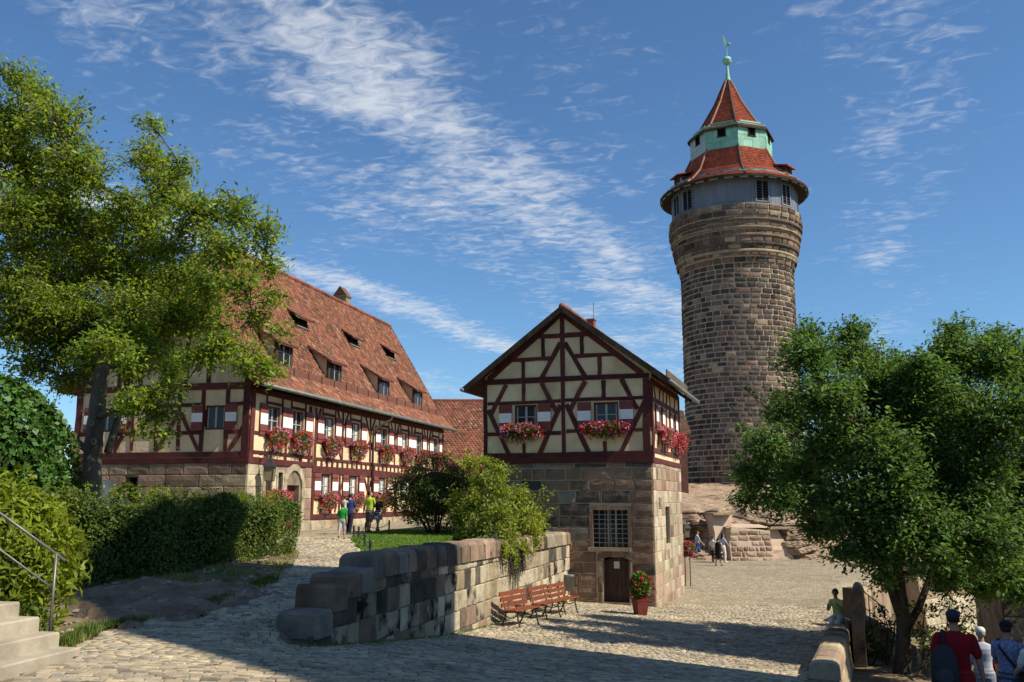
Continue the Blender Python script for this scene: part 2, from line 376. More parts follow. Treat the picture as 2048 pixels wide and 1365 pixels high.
M['barkd'] = mat('dark_bark', (.035,.027,.021), (.085,.065,.050), 4, 7, .95, 1.0, 16, .05, stretch=(1,1,.3))
M['wound'] = mat('bark_wound', (.17,.14,.105), (.24,.20,.15), 6, 4, .9)
M['lawn'] = mat('lawn_soil', (.055,.105,.018), (.085,.145,.026), 1.2, 6, .95, .4, 30, .05)
M['terrain'] = mat('distant_land', (.06,.075,.045), (.13,.12,.085), .05, 6, .95, 0, None, .05)
M['chain'] = M['iron']
LEAF = dict(
 walnut=leaf_mat('walnut_leaf', (.135,.225,.027), (.31,.375,.048), .50, .5, .22, .40, .045),
 walnut2=leaf_mat('walnut_leaf_deep', (.080,.150,.021), (.185,.275,.036), .48, .5, .22, .35, .02),
 cherry=leaf_mat('cherry_leaf', (.058,.130,.034), (.135,.235,.058), .42, .55, .18, .4, .02),
 hedge=leaf_mat('hedge_leaf', (.050,.085,.016), (.125,.170,.030), .30, .5, .2, .4, .02),
 ivy=leaf_mat('ivy_leaf', (.038,.095,.018), (.090,.175,.030), .25, .45, .25, .35, .02),
 bush=leaf_mat('laurel_leaf', (.100,.150,.014), (.255,.31,.028), .38, .48, .22, .35, .025),
 berry=leaf_mat('cotoneaster_leaf', (.028,.060,.014), (.085,.130,.026), .30, .5, .2, .4, .02),
 lime=leaf_mat('lime_shrub_leaf', (.150,.215,.024), (.34,.38,.060), .45, .5, .2, .35, .025),
 ger=leaf_mat('geranium_leaf', (.055,.110,.018), (.115,.185,.030), .30, .5, .25, .35, .02),
 grass=leaf_mat('grass_blade', (.085,.165,.016), (.155,.255,.028), .35, .5, .25, .3, .02),
 dry=leaf_mat('dry_grass_blade', (.16,.165,.045), (.30,.255,.085), .30, .6, .15, .35, .02),
 yellow=leaf_mat('yellow_leaf', (.25,.20,.02), (.40,.32,.04), .35, .5, .2, .3, .02),
 twig=leaf_mat('dry_twig', (.030,.026,.022), (.07,.06,.05), .05, .9, .05, .4, .01),
)
def flower(name, c, t=.25): return leaf_mat(name, tuple(v*.8 for v in c), c, t, .6, .15, .25, .012)
FL = dict(red=flower('petal_red', (.62,.035,.025)), pink=flower('petal_pink', (.68,.16,.34)), lilac=flower('petal_lilac', (.62,.30,.52)), white=flower('petal_white', (.8,.8,.76)), crimson=flower('petal_crimson', (.55,.02,.05)))

# ------------------------------------------------------------------ facades
class Face:
    """a vertical plane: origin o (x,y), unit direction d (x,y), outward normal n"""
    def __init__(s, o, d, n): s.o = Vector((o[0], o[1], 0)); s.d = Vector((d[0], d[1], 0)).normalized(); s.n = Vector((n[0], n[1], 0)).normalized()
    def P(s, u, z, w=0.0): return s.o+s.d*u+s.n*w+Vector((0,0,z))
    def uz(s, px, py):
        r = Vector(ray(px, py)); t = s.o.dot(s.n)/r.dot(s.n); p = r*t
        return ((p-s.o).dot(s.d), p.z)
def beam(F, p, q, w, parent, proud=.035, back=.10, name='beam', m=None, rg=rnd, ext=0.0):
    (u0, z0), (u1, z1) = p, q
    d = Vector((u1-u0, z1-z0)); l = d.length; d = d/l; n = Vector((-d.y, d.x))
    u0 -= d.x*ext; z0 -= d.y*ext; u1 += d.x*ext; z1 += d.y*ext
    pr = proud+rg.uniform(-.004, .004); b = MB(); P = []
    steps = 3
    k = len(b.v)
    # gently uneven hewn edges
    secs = []
    for i in range(steps+1):
        t = i/steps; u = u0+(u1-u0)*t; z = z0+(z1-z0)*t; ww = w/2*(1+rg.uniform(-.14, .14)); sh = rg.uniform(-.10, .10)*w*(0 if i in (0, steps) else 1)
        uu = u+n.x*sh; zz = z+n.y*sh
        secs.append([F.P(uu-n.x*ww, zz-n.y*ww, -back), F.P(uu-n.x*ww, zz-n.y*ww, pr), F.P(uu+n.x*ww, zz+n.y*ww, pr), F.P(uu+n.x*ww, zz+n.y*ww, -back)])
    for s_ in secs: b.v += [tuple(v) for v in s_]
    for i in range(steps):
        a = i*4
        for j in range(4): b.f.append((a+j, a+(j+1) % 4, a+4+(j+1) % 4, a+4+j)); b.m.append(0)
    b.f.append((3,2,1,0)); b.m.append(0); e = steps*4; b.f.append((e,e+1,e+2,e+3)); b.m.append(0)
    o = b.build(name, m or M['timber'], parent)
    return o
def wall_holes(mb, F, u0, u1, z0, z1, holes, depth=.22, mi=0, rmi=None, w=0.0):
    us = sorted({u0, u1, *[x for h in holes for x in h[:2]]}); zs = sorted({z0, z1, *[x for h in holes for x in h[2:]]})
    for a, b in zip(us[:-1], us[1:]):
        for c, d in zip(zs[:-1], zs[1:]):
            mu, mz = (a+b)/2, (c+d)/2
            if any(h[0] < mu < h[1] and h[2] < mz < h[3] for h in holes): continue
            mb.face([F.P(a, c, w), F.P(b, c, w), F.P(b, d, w), F.P(a, d, w)], mi)
    for a, b, c, d in holes:
        for p, q in (((a, c), (b, c)), ((b, c), (b, d)), ((b, d), (a, d)), ((a, d), (a, c))):
            mb.face([F.P(*p, w), F.P(*q, w), F.P(*q, w-depth), F.P(*p, w-depth)], mi if rmi is None else rmi)
def block(mp, u0, u1, z0, z1, proud, ch, rg, jit=.012):
    """one hewn stone through mapping mp(u,z,w): chipped edge, chamfer and an uneven face"""
    q = lambda k=1.0: rg.uniform(-jit, jit)*k
    ns = ((0,0),(1,0),(2,0),(3,0),(3,1),(3,2),(2,2),(1,2),(0,2),(0,1))
    au = [u0, u0+(u1-u0)*rg.uniform(.28, .38), u0+(u1-u0)*rg.uniform(.62, .72), u1]; az = [z0, z0+(z1-z0)*rg.uniform(.4, .6), z1]
    cu, cz = (u0+u1)/2, (z0+z1)/2; ku = max(.3, 1-2*ch/max(u1-u0, 1e-6)); kz = max(.3, 1-2*ch/max(z1-z0, 1e-6))
    o = [(au[i]+q(.8), az[k]+q(.8)) for i, k in ns]
    b = MB(); V = [mp(u, z, -.03) for u, z in o]+[mp(u, z, proud*.40) for u, z in o]
    V += [mp(cu+(u-cu)*ku+q(.6), cz+(z-cz)*kz+q(.6), proud*rg.uniform(.72, 1.12)) for u, z in o]
    V += [mp(au[1]+q(), az[1]+q(), proud*rg.uniform(1.0, 1.45)), mp(au[2]+q(), az[1]+q(), proud*rg.uniform(1.0, 1.45))]
    b.v = [tuple(v) for v in V]; n = 10
    for j in range(n):
        k = (j+1) % n; b.f.append((j, k, n+k, n+j)); b.f.append((n+j, n+k, 2*n+k, 2*n+j))
    f = lambda *a: b.f.append(tuple(20+i for i in a))
    f(0,1,10,9); f(1,2,11,10); f(2,3,4,11); f(9,10,7,8); f(10,11,6,7); f(11,4,5,6)
    b.m = [0]*len(b.f)
    return b
def courses(u0, u1, zs, lens, openings, rg, gap=.02):
    out = []
    for z0, z1 in zip(zs[:-1], zs[1:]):
        iv = [(u0, u1)]
        for a, b, c, d in openings:
            if d <= z0+.04 or c >= z1-.04: continue
            nv = []
            for s, e in iv:
                if b <= s or a >= e: nv.append((s, e)); continue
                if a > s: nv.append((s, a))
                if b < e: nv.append((b, e))
            iv = nv
        for s, e in iv:
            L_ = e-s
            if L_ < .06: continue
            n = max(1, round(L_/rg.uniform(lens[0], lens[1])))
            cut = [0]+sorted((i+rg.uniform(-.28, .28))/n for i in range(1, n))+[1]
            for a, b in zip(cut[:-1], cut[1:]):
                out.append((s+L_*a+gap/2, s+L_*b-gap/2, z0+gap/2, z1-gap/2))
    return out
def pick(pal, rg):
    r = rg.random()*sum(w for _, w in pal)
    for m_, w in pal:
        r -= w
        if r <= 0: return m_
    return pal[-1][0]
def clear_join(mbs_mats, name, parent, kind='stuff'):
    mats = []; J = MB()
    for b, m_ in mbs_mats:
        if m_ not in mats: mats.append(m_)
        k = len(J.v); J.v += b.v; J.f += [tuple(i+k for i in f) for f in b.f]; J.m += [mats.index(m_)]*len(b.f)
    o = J.build(name, mats, parent); o['kind'] = kind; return o

# ------------------------------------------------------------------ ground
def cobble_far_mat():
    m = mat('far_cobbles', (.30,.25,.17), (.40,.335,.235), 2.0, 7, .9, 0, None, .12, c3=(.22,.185,.125), c3scale=.35, c3lo=.5, c3hi=.72)
    nt = m.node_tree; N = nt.nodes; L = nt.links; b = N['Principled BSDF']; geo = [n for n in N if n.type == 'NEW_GEOMETRY'][0]
    mp = N.new('ShaderNodeMapping'); mp.inputs['Scale'].default_value = (6.0, 8.0, 1.0); mp.inputs['Rotation'].default_value = (0, 0, .25); L.new(geo.outputs['Position'], mp.inputs['Vector'])
    sx = N.new('ShaderNodeSeparateXYZ'); L.new(mp.outputs[0], sx.inputs[0]); cx = N.new('ShaderNodeCombineXYZ'); L.new(sx.outputs[0], cx.inputs[0]); L.new(sx.outputs[1], cx.inputs[1])
    vo = N.new('ShaderNodeTexVoronoi'); vo.feature = 'DISTANCE_TO_EDGE'; vo.inputs['Scale'].default_value = 1.0; vo.inputs['Randomness'].default_value = 1; L.new(cx.outputs[0], vo.inputs['Vector'])
    v2 = N.new('ShaderNodeTexVoronoi'); v2.inputs['Scale'].default_value = 1.0; v2.inputs['Randomness'].default_value = 1; L.new(cx.outputs[0], v2.inputs['Vector'])
    ed = N.new('ShaderNodeMapRange'); ed.inputs['From Max'].default_value = .14; L.new(vo.outputs['Distance'], ed.inputs['Value'])
    col = b.inputs['Base Color'].links[0].from_socket
    hv = N.new('ShaderNodeHueSaturation'); L.new(col, hv.inputs['Color'])
    sc = N.new('ShaderNodeSeparateColor'); L.new(v2.outputs['Color'], sc.inputs[0]); mr = N.new('ShaderNodeMapRange'); mr.inputs['To Min'].default_value = .72; mr.inputs['To Max'].default_value = 1.22; L.new(sc.outputs[0], mr.inputs['Value']); L.new(mr.outputs[0], hv.inputs['Value'])
    mx = N.new('ShaderNodeMix'); mx.data_type = 'RGBA'; L.new(ed.outputs[0], mx.inputs['Factor']); mx.inputs['A'].default_value = (.19,.16,.11,1); L.new(hv.outputs[0], mx.inputs['B']); L.new(mx.outputs['Result'], b.inputs['Base Color'])
    bp = N.new('ShaderNodeBump'); bp.inputs['Strength'].default_value = .45; bp.inputs['Distance'].default_value = .03; L.new(ed.outputs[0], bp.inputs['Height']); L.new(bp.outputs[0], b.inputs['Normal'])
    return m
M['farcobble'] = cobble_far_mat()

PATH_L = ([8, 10.6, 12.0, 14.5, 16.7, 19.5, 22.5, 26.5, 30, 34, 36], [-4.75, -4.9, -5.6, -6.31, -5.26, -5.0, -5.35, -6.1, -7.6, -9.6, -10.6])
LAWN_L = ([17, 23.6, 27.4, 32.8, 35.5, 37.5, 41], [-2.6, -3.7, -4.45, -5.68, -6.1, -6.0, -5.2])
def path_left(y): return np.interp(y, *PATH_L)
def lawn_left(y): return np.interp(y, *LAWN_L)
def qwall(x, y): return -((x-WA[0])*WN[0]+(y-WA[1])*WN[1])     # > 0 on the terrace
def qlow(x, y): return (x-LA[0])*LN[0]+(y-LA[1])*LN[1]          # > 0 right of the low wall

def sheet(name, xs, ys, mats, off=0.0, keep=None, kind='structure', noise=0.0, smooth=True):
    X, Y = np.meshgrid(xs, ys); Z = h_arr(X, Y)+off
    if noise: Z = Z+noise*(np.sin(X*1.7+Y*.6)*np.cos(Y*1.3-X*.4)+.6*np.sin(X*4.1-Y*3.3)+.4*np.cos(X*7.7+Y*6.1))
    nx, ny = len(xs), len(ys); V = np.stack([X, Y, Z], -1).reshape(-1, 3)
    i = np.arange((ny-1)*(nx-1)); r, c = i//(nx-1), i % (nx-1); a = r*nx+c
    F = np.stack([a, a+1, a+nx+1, a+nx], 1)
    if keep is not None:
        ctr = V[F].mean(1); k = keep(ctr[:, 0], ctr[:, 1]); F = F[k]
        used = np.unique(F); remap = np.zeros(len(V), int); remap[used] = np.arange(len(used)); V = V[used]; F = remap[F]
    o = np_mesh(name, V, F, mats, smooth=smooth); o['kind'] = kind; return o
gx = np.concatenate([np.arange(-14, 15.01, .2)]); gy = np.arange(3, 35.01, .2)
NEAR = lambda x, y: np.ones_like(x, bool)
courtyard = sheet('courtyard', gx, gy, M['joint'], -.035)
fx = np.concatenate([np.arange(-60, -14, 2.0), np.arange(-14, 30.01, .5), np.arange(32, 60, 2.0)]); fy = np.concatenate([np.arange(35, 80, .5), np.arange(80, 110, 3.0)])
plaza = sheet('plaza', fx, fy, M['farcobble'], -.006, keep=lambda x, y: (x < 45) & (y < 100))
sheet('forecourt', np.arange(-30, 30.1, 1.0), np.arange(-30, 3.01, 1.0), M['farcobble'], -.03)
for nm, x0, x1 in (('verge', -40, -14), ('slope', 15, 45)):
    sheet(nm, np.arange(x0, x1+.01, 1.0), np.arange(3, 35.01, 1.0), M['dirt'], -.03)
tb = MB(); tb.box((0, 0, -16), 9000, 9000, 1); o = tb.build('terrain', M['terrain']); o['kind'] = 'structure'

# dirt bank beside the path, lawn behind the wall, earth right of the low wall
dirt = sheet('dirt_bank', np.arange(-16, -3, .16), np.arange(9, 36, .16), M['dirt'], .0, keep=lambda x, y: (x < path_left(y)+.04*np.sin(y*9)) & (qwall(x, y) > .6), noise=.035)
lawn = sheet('lawn', np.arange(-8, 3, .16), np.arange(16, 42, .16), M['lawn'], .0, keep=lambda x, y: (x > lawn_left(y)+.05*np.sin(y*7)) & (qwall(x, y) > .45) & (y < 41-.25*(x+6)) & (y > 17), noise=.008)
earth = sheet('earth_slope', np.arange(5, 15.01, .2), np.arange(9, 35.01, .2), M['dirt'], .0, keep=lambda x, y: (qlow(x, y) > np.where(y > 17.5, .2, -.4+.2*np.sin(y*3))), noise=.02)

# cobbles
def in_house(x, y):
    r = (x-5.06, y-33.0); u = -(r[0]*.946-r[1]*.324); v = r[0]*.324+r[1]*.946
    return -.1 < u < 6.6 and -.05 < v < 7.2
STEPX = lambda y: -4.70
def is_cobble(x, y):
    if in_house(x, y): return False
    q = qwall(x, y); ql = qlow(x, y)
    if y > 14.5 and -.03 < q < .62: return False
    if y > 17.8:
        if ql > -.12: return False
    elif ql > -.35+.2*math.sin(y*3): return False
    if q <= 0 or y <= 14.5:
        if x < float(path_left(y)): return False
        return True
    if x < float(path_left(y))+.02: return False
    if y > 17 and x > float(lawn_left(y))-.02: return False
    return True
def make_cobbles():
    rg = random.Random(3); st = []
    y = 8.6
    while y < 36.5:
        dy = rg.uniform(.105, .135)
        x = -.60*y-.6; xe = .60*y+.6
        while x < xe:
            dx = rg.uniform(.11, .195)
            cx = x+dx/2
            cy = y+dy/2+.22*math.sin(cx*.33)+.06*math.sin(cx*1.1+y)+.10*cx
            if 8.3 < cy < 35 and is_cobble(cx, cy): st.append((cx, cy, dx-.012, dy-.012))
            x += dx
        y += dy
    ang = math.atan(.12)
    A = np.array(st)
    n = len(A); g = np.random.default_rng(5)
    Z = h_arr(A[:, 0], A[:, 1])+g.uniform(-.008, .008, n)
    th = .10+.0726*np.cos(A[:, 0]*.33)+g.normal(0, .05, n)
    ca, sa = np.cos(th), np.sin(th)
    hx, hy = A[:, 2]/2, A[:, 3]/2
    def ring(k, dz, jit):
        P = []
        for sx, sy in ((-1,-1),(1,-1),(1,1),(-1,1)):
            lx = sx*hx*k+g.uniform(-jit, jit, n); ly = sy*hy*k+g.uniform(-jit, jit, n)
            X = A[:, 0]+lx*ca-ly*sa; Y = A[:, 1]+lx*sa+ly*ca
            P.append(np.stack([X, Y, Z+dz+(h_arr(X, Y)-h_arr(A[:, 0], A[:, 1]))], 1))
        return P
    R = ring(1.0, -.055, .003)+ring(.985, -.008, .006)+ring(.84, .002, .008)
    V = np.stack(R, 1)        # n,12,3
    tpl = []
    for a in (0, 4):
        for j in range(4): tpl.append((a+j, a+(j+1) % 4, a+4+(j+1) % 4, a+4+j))
    tpl.append((8, 9, 10, 11)); tpl = np.array(tpl)
    mi = g.choice(4, n, p=[.42, .26, .20, .12])
    px = 1024+FPX*A[:, 0]/(A[:, 1]*_c+Z*_s); py = 682.5-FPX*(Z*_c-A[:, 1]*_s)/(A[:, 1]*_c+Z*_s)
    vis = (px > 0) & (px < 2048) & (py < 1365)
    order = np.argsort(np.where(vis, A[:, 1], 1e3)); near = order[:300]; far = np.setdiff1d(order, near)
    for i in near:
        b = MB(); b.v = [tuple(v) for v in V[i]]; b.f = [tuple(int(k) for k in f) for f in tpl]; b.m = [0]*9
        b.build('cobblestone', COB[mi[i]], courtyard)
    VF = V[far].reshape(-1, 3); F = (tpl[None]+(np.arange(len(far))*12)[:, None, None]).reshape(-1, 4)
    o = np_mesh('cobblestones', VF, F, COB, courtyard, np.repeat(mi[far], 9)); o['kind'] = 'stuff'
make_cobbles()

# kerb stones along the left edge of the path
kg = random.Random(8)
yy = 15.2; 
while yy < 28:
    l = kg.uniform(.35, .6); a = Vector((float(path_left(yy)), yy, 0)); c = Vector((float(path_left(yy+l-.02)), yy+l-.02, 0))
    a.z = H(a.x+.2, a.y)-.06; c.z = H(c.x+.2, c.y)-.06; d = (c-a).normalized(); nn = Vector((d.y, -d.x, 0))*.09
    b = MB(); up = Vector((0, 0, .085+kg.uniform(-.01, .012)))
    b.hexa([a-nn, a+nn, c+nn, c-nn, a-nn*.8+up, a+nn*.8+up, c+nn*.8+up, c-nn*.8+up]); b.build('kerb_stone', COB[kg.choice([0, 1, 3])], courtyard)
    yy += l

# ------------------------------------------------------------------ retaining wall
def make_retaining_wall():
    rg = random.Random(21)
    root = empty('retaining_wall', (WA[0], WA[1], H(WA[0], WA[1])-.2), 'long sooty sandstone block wall with rounded coping beside the benches, stepping down at its near end', 'wall')
    F = Face(WA, WD, WN); L_ = float(np.linalg.norm(WB-WA)); TH = .58
    TOP = -.94
    prof = [(.7, -2.12), (1.05, -1.69), (1.62, -1.34), (2.1, -1.22), (3.25, TOP)]       # u start, top
    def top(u):
        t = prof[0][1]
        for a, z in prof:
            if u >= a-1e-6: t = z
        return t if u < 3.25 else TOP-.20*(u-3.25)/(L_-3.25)
    mp = lambda u, z, w: F.P(u, z, w)
    # mortar core
    b = MB(); us = [1.02, 1.12, 1.68, 2.15, 3.25, L_]
    for a, c in zip(us[:-1], us[1:]):
        ta, tc = (top(a+.01)-.10, top(c-.01)-.10); ta = min(ta, tc)
        b.hexa([F.P(a, -4.6, 0), F.P(c, -4.6, 0), F.P(c, -4.6, -TH), F.P(a, -4.6, -TH), F.P(a, ta-.25, 0), F.P(c, tc-.25, 0), F.P(c, tc-.25, -TH), F.P(a, ta-.25, -TH)])
    b.build('core', M['mortar_dark'], root)
    CH = .44
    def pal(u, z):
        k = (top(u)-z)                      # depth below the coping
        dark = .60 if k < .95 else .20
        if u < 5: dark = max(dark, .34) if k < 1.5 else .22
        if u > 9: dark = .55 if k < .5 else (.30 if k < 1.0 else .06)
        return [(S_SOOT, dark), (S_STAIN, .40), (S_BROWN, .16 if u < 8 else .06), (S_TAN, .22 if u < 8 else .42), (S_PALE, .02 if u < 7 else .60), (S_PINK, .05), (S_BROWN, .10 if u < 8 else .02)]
    zs = [-4.25+CH*i for i in range(0, 8)]
    for z0, z1 in zip(zs[:-1], zs[1:]):
        u = .95
        while u < L_-.05:
            l = rg.uniform(.36, .85); u1 = min(L_, u+l)
            if L_-u1 < .3: u1 = L_
            zt = top((u+u1)/2)-.42
            g0 = max(H(*(WA+WD*u+WN*.05)), H(*(WA+WD*u1+WN*.05)))
            if (u+u1)/2 < 3.25: zt += .10
            za, zb = z0, min(z1, zt)
            if zb-za > .12 and zb > min(H(*(WA+WD*u+WN*.1)), H(*(WA+WD*u1+WN*.1))):
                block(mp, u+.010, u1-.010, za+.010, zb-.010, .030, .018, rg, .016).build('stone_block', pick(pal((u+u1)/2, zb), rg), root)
            u = u1
    # stepped end: big rounded stones across the thickness
    def coping(u0, u1, zb, zt, round_=.5, m=None, end_round=False):
        b = MB(); n = 8; w0, w1 = .075, -TH-.05; ring = []
        for k in range(n+1):
            t = k/n; a = PI*t; w = (w0+w1)/2+(w0-w1)/2*math.copysign(abs(math.cos(a))**round_, math.cos(a)); z = zb+(zt-zb)*(.30+.70*abs(math.sin(a))**round_)
            ring.append((w, z))
        ring = [(w0, zb)]+ring+[(w1, zb)]
        ss = [(u0, .86), (u0+.05, .97), ((u0+u1)/2, 1.0), (u1-.05, .97), (u1, .86)]
        j = [rg.uniform(-.035, .035) for _ in range(5)]
        for (u, k), jj in zip(ss, j):
            for w, z in ring:
                jj += rg.uniform(-.018, .018)
                b.v.append(tuple(F.P(u, zb+(z-zb)*(k+jj), (w-(w0+w1)/2)*(.94+.06*k+jj)+(w0+w1)/2)))
        m_ = len(ring)
        for i in range(len(ss)-1):
            for k in range(m_-1): b.f.append((i*m_+k, i*m_+k+1, (i+1)*m_+k+1, (i+1)*m_+k)); b.m.append(0)
        b.f.append(tuple(range(m_))); b.m.append(0); b.f.append(tuple(reversed(range((len(ss)-1)*m_, len(ss)*m_)))); b.m.append(0)
        b.build('coping_stone', m, root)
    coping(1.04, 1.64, -2.12, -1.70, .26, S_GREY); coping(1.62, 2.12, -1.78, -1.34, .22, S_BROWN); coping(2.10, 2.70, -1.62, -1.21, .20, S_BROWN); coping(2.70, 3.26, -1.58, -1.19, .20, S_GREY)
    coping(.80, 1.06, -2.62, -2.18, .30, S_BROWN)
    u = 3.25
    while u < L_-.1:
        l = rg.uniform(.42, .72); u1 = u+l
        if L_-u1 < .35: u1 = L_-.01
        coping(u+.006, u1-.006, top(u+.1)-.44, top(u+.1)+rg.uniform(-.04, .03), .30, pick([(S_SOOT, .75 if u < 7.5 else .25), (S_BROWN, .25), (S_GREY, .30 if u < 7.5 else .05), (S_TAN, .05 if u < 7.5 else .5), (S_PINK, .02 if u < 7.5 else .2)], rg))
        u = u1
    return root
retaining = make_retaining_wall()

# ------------------------------------------------------------------ stairs at the left with railing
def make_stairs():
    d = Vector((-.19, -.98, 0)).normalized(); n = Vector((-.98, .19, 0)).normalized()   # n: uphill
    base = Vector((-4.80, 10.55, 0)); rise = .158; run = .27
    root = empty('stone_stairs', (base.x, base.y, H(base.x, base.y)), 'pale worn stone steps in the bottom left corner', 'stairs')
    z0 = H(base.x, base.y)-.02
    for i in range(7):
        p = base+n*run*i+Vector((0, .10*i*0, 0)); b = MB(); z1 = z0+rise*(i+1); zb = z0+rise*i-.25 if i else z0-.3
        e = .012; L_ = 6.0; wd = run+.5 if i < 6 else 3
        lo = [p, p+d*L_, p+d*L_+n*wd, p+n*wd]
        q = [v+Vector((0, 0, zb)) for v in lo]+[v+Vector((0, 0, z1-.02)) for v in lo]
        b.hexa(q, skip=(1,))
        ins = [p+n*e+d*e, p+d*L_+n*e, p+d*L_+n*wd, p+n*wd+d*e]
        for k in range(4): b.face([q[4+k], q[4+(k+1) % 4], ins[(k+1) % 4]+Vector((0, 0, z1)), ins[k]+Vector((0, 0, z1))])
        b.face([v+Vector((0, 0, z1)) for v in ins])
        b.build('step', M['concrete'], root)
    # railing
    r = empty('handrail', (base.x, base.y, z0), 'thin grey steel handrail beside the stone steps', 'railing')
    foot = at(99, 1271, 10.75); topp = at(111, 1108, 10.75)
    foot.z = H(foot.x, foot.y)-.05; topp.x = foot.x; topp.y = foot.y
    b = MB(); b.tube([foot, topp], .017, 10); b.build('post', M['steel'], r, True)
    b = MB(); up = at(131, 1122, 10.75); a = at(0, 1027, 10.75+.1); dd = (a-up); b.tube([up, up+dd*2.6], .016, 10); b.build('rail', M['steel'], r, True)
    b = MB(); up2 = at(109, 1180, 10.75); a2 = at(0, 1100, 10.85); b.tube([up2, up2+(a2-up2)*3.0], .012, 10); b.build('rail', M['steel'], r, True)
    for k in (2.0,):
        q = up+dd*k; b = MB(); b.tube([Vector((q.x, q.y, q.z)), Vector((q.x, q.y, q.z-1.0))], .019, 10); b.build('post', M['steel'], r, True)
make_stairs()

# ------------------------------------------------------------------ bedrock outcrop in the dirt bank
def rock_slab():
    g = np.random.default_rng(4)
    pts = [(110,1195),(200,1180),(330,1168),(440,1172),(560,1188),(470,1215),(380,1240),(250,1258),(170,1250),(120,1225)]
    xs = np.linspace(0, 1, 46); 
    poly = []
    for p in pts:
        r = ray(*p)
        for Y in np.arange(8, 40, .05):
            t = Y/r[1]
            if r[2]*t <= h_arr(r[0]*t, Y): poly.append((r[0]*t, Y)); break
    poly = np.array(poly); x0, y0 = poly.min(0)-.2; x1, y1 = poly.max(0)+.2
    xs = np.arange(x0, x1, .09); ys = np.arange(y0, y1, .09); X, Y = np.meshgrid(xs, ys)
    def inside(x, y):
        c = np.zeros(x.shape, bool); n = len(poly); dist = np.full(x.shape, 9.)
        for i in range(n):
            (ax, ay), (bx, by) = poly[i], poly[(i+1) % n]
            c ^= ((ay > y) != (by > y)) & (x < (bx-ax)*(y-ay)/(by-ay+1e-12)+ax)
            t = np.clip(((x-ax)*(bx-ax)+(y-ay)*(by-ay))/((bx-ax)**2+(by-ay)**2), 0, 1); dist = np.minimum(dist, np.hypot(x-ax-t*(bx-ax), y-ay-t*(by-ay)))
        return np.where(c, dist, -dist)
    D = inside(X, Y)+.12*np.sin(X*5+Y*3)+.08*np.sin(X*11-Y*9)
    led = .10*np.round((Y*1.1+X*.4+.35*np.sin(X*1.3))*1.3)/1.3
    Z = h_arr(X, Y)-.06+np.clip(D/.22, -.3, 1)*.17+.05*np.sin(X*3.1+1.7*np.sin(Y*2.3))+.03*np.sin(X*9+4*np.sin(Y*3))*np.cos(Y*11)+.10*(led-led.mean())+g.normal(0, .014, X.shape)
    nx, ny = len(xs), len(ys); V = np.stack([X, Y, Z], -1).reshape(-1, 3); i = np.arange((ny-1)*(nx-1)); r_, c_ = i//(nx-1), i % (nx-1); a = r_*nx+c_
    F = np.stack([a, a+1, a+nx+1, a+nx], 1); k = (D.reshape(-1)[F] > -.12).all(1); F = F[k]; used = np.unique(F); rm = np.zeros(len(V), int); rm[used] = np.arange(len(used))
    o = np_mesh('bedrock', V[used], rm[F], M['rock']); o['kind'] = 'structure'
rock_slab()
def loose_stones():
    g = np.random.default_rng(44); n = 900; x = g.uniform(-9.5, -4.2, n); y = g.uniform(11, 27, n); k = (x < path_left(y)-.05) & (x > path_left(y)-3.4); x, y = x[k], y[k]; b = MB(); rg = random.Random(3)
    for a, c in zip(x, y):
        r = abs(rg.gauss(.018, .016))+.008; b.blob((a, c, H(a, c)+r*.3+.03), r*rg.uniform(.8, 1.6), r*rg.uniform(.8, 1.5), r*.7, 6, 4, .25)
    o = b.build('loose_stones', COB[1]); tag(o, 'loose small stones scattered on the dirt bank', 'stones', kind='stuff')
loose_stones()

# tall castle wing beyond the right edge of the frame; its shadow crosses the courtyard
def shadow_wing():
    dh = 25.0; k = dh/ (math.cos(SUN_EL)/math.sin(SUN_EL)); ztop = -1.6+k
    s = Vector((math.cos(SUN_AZ), math.sin(SUN_AZ), 0))*dh
    sh = [Vector((-9.4, 24.75, 0)), Vector((-9.2, 18.5, 0)), Vector((2.0, 5.0, 0)), Vector((2.0, 19.55, 0))]
    ft = [p+s for p in sh]; c = sum(ft, Vector())/4
    root = empty('castle_wing', (c.x, c.y, -5), 'tall sandstone castle wing standing outside the frame whose shadow crosses the courtyard', 'building')
    b = MB(); b.hexa([Vector((p.x, p.y, -6)) for p in ft]+[Vector((p.x, p.y, ztop)) for p in ft]); b.build('wall', S_TAN, root)
    b = MB(); q = [c+(p-c)*.98 for p in ft]; b.hexa([Vector((p.x, p.y, ztop)) for p in q]+[Vector((p.x, p.y, ztop+.3)) for p in [c+(p-c)*.93 for p in ft]]); b.build('roof', TILE[1], root)
    f = Face((ft[0].x, ft[0].y), (ft[1]-ft[0]).xy, (-1, 0)); 
    for z in (2, 6, 10, 14):
        for u in (1.2, 3.6):
            b = MB(); p = f.P(u, z, .02); b.hexa([f.P(u, z, -.05), f.P(u+1, z, -.05), f.P(u+1, z, .04), f.P(u, z, .04), f.P(u, z+1.6, -.05), f.P(u+1, z+1.6, -.05), f.P(u+1, z+1.6, .04), f.P(u, z+1.6, .04)]); b.build('window', M['glass'], root)
shadow_wing()

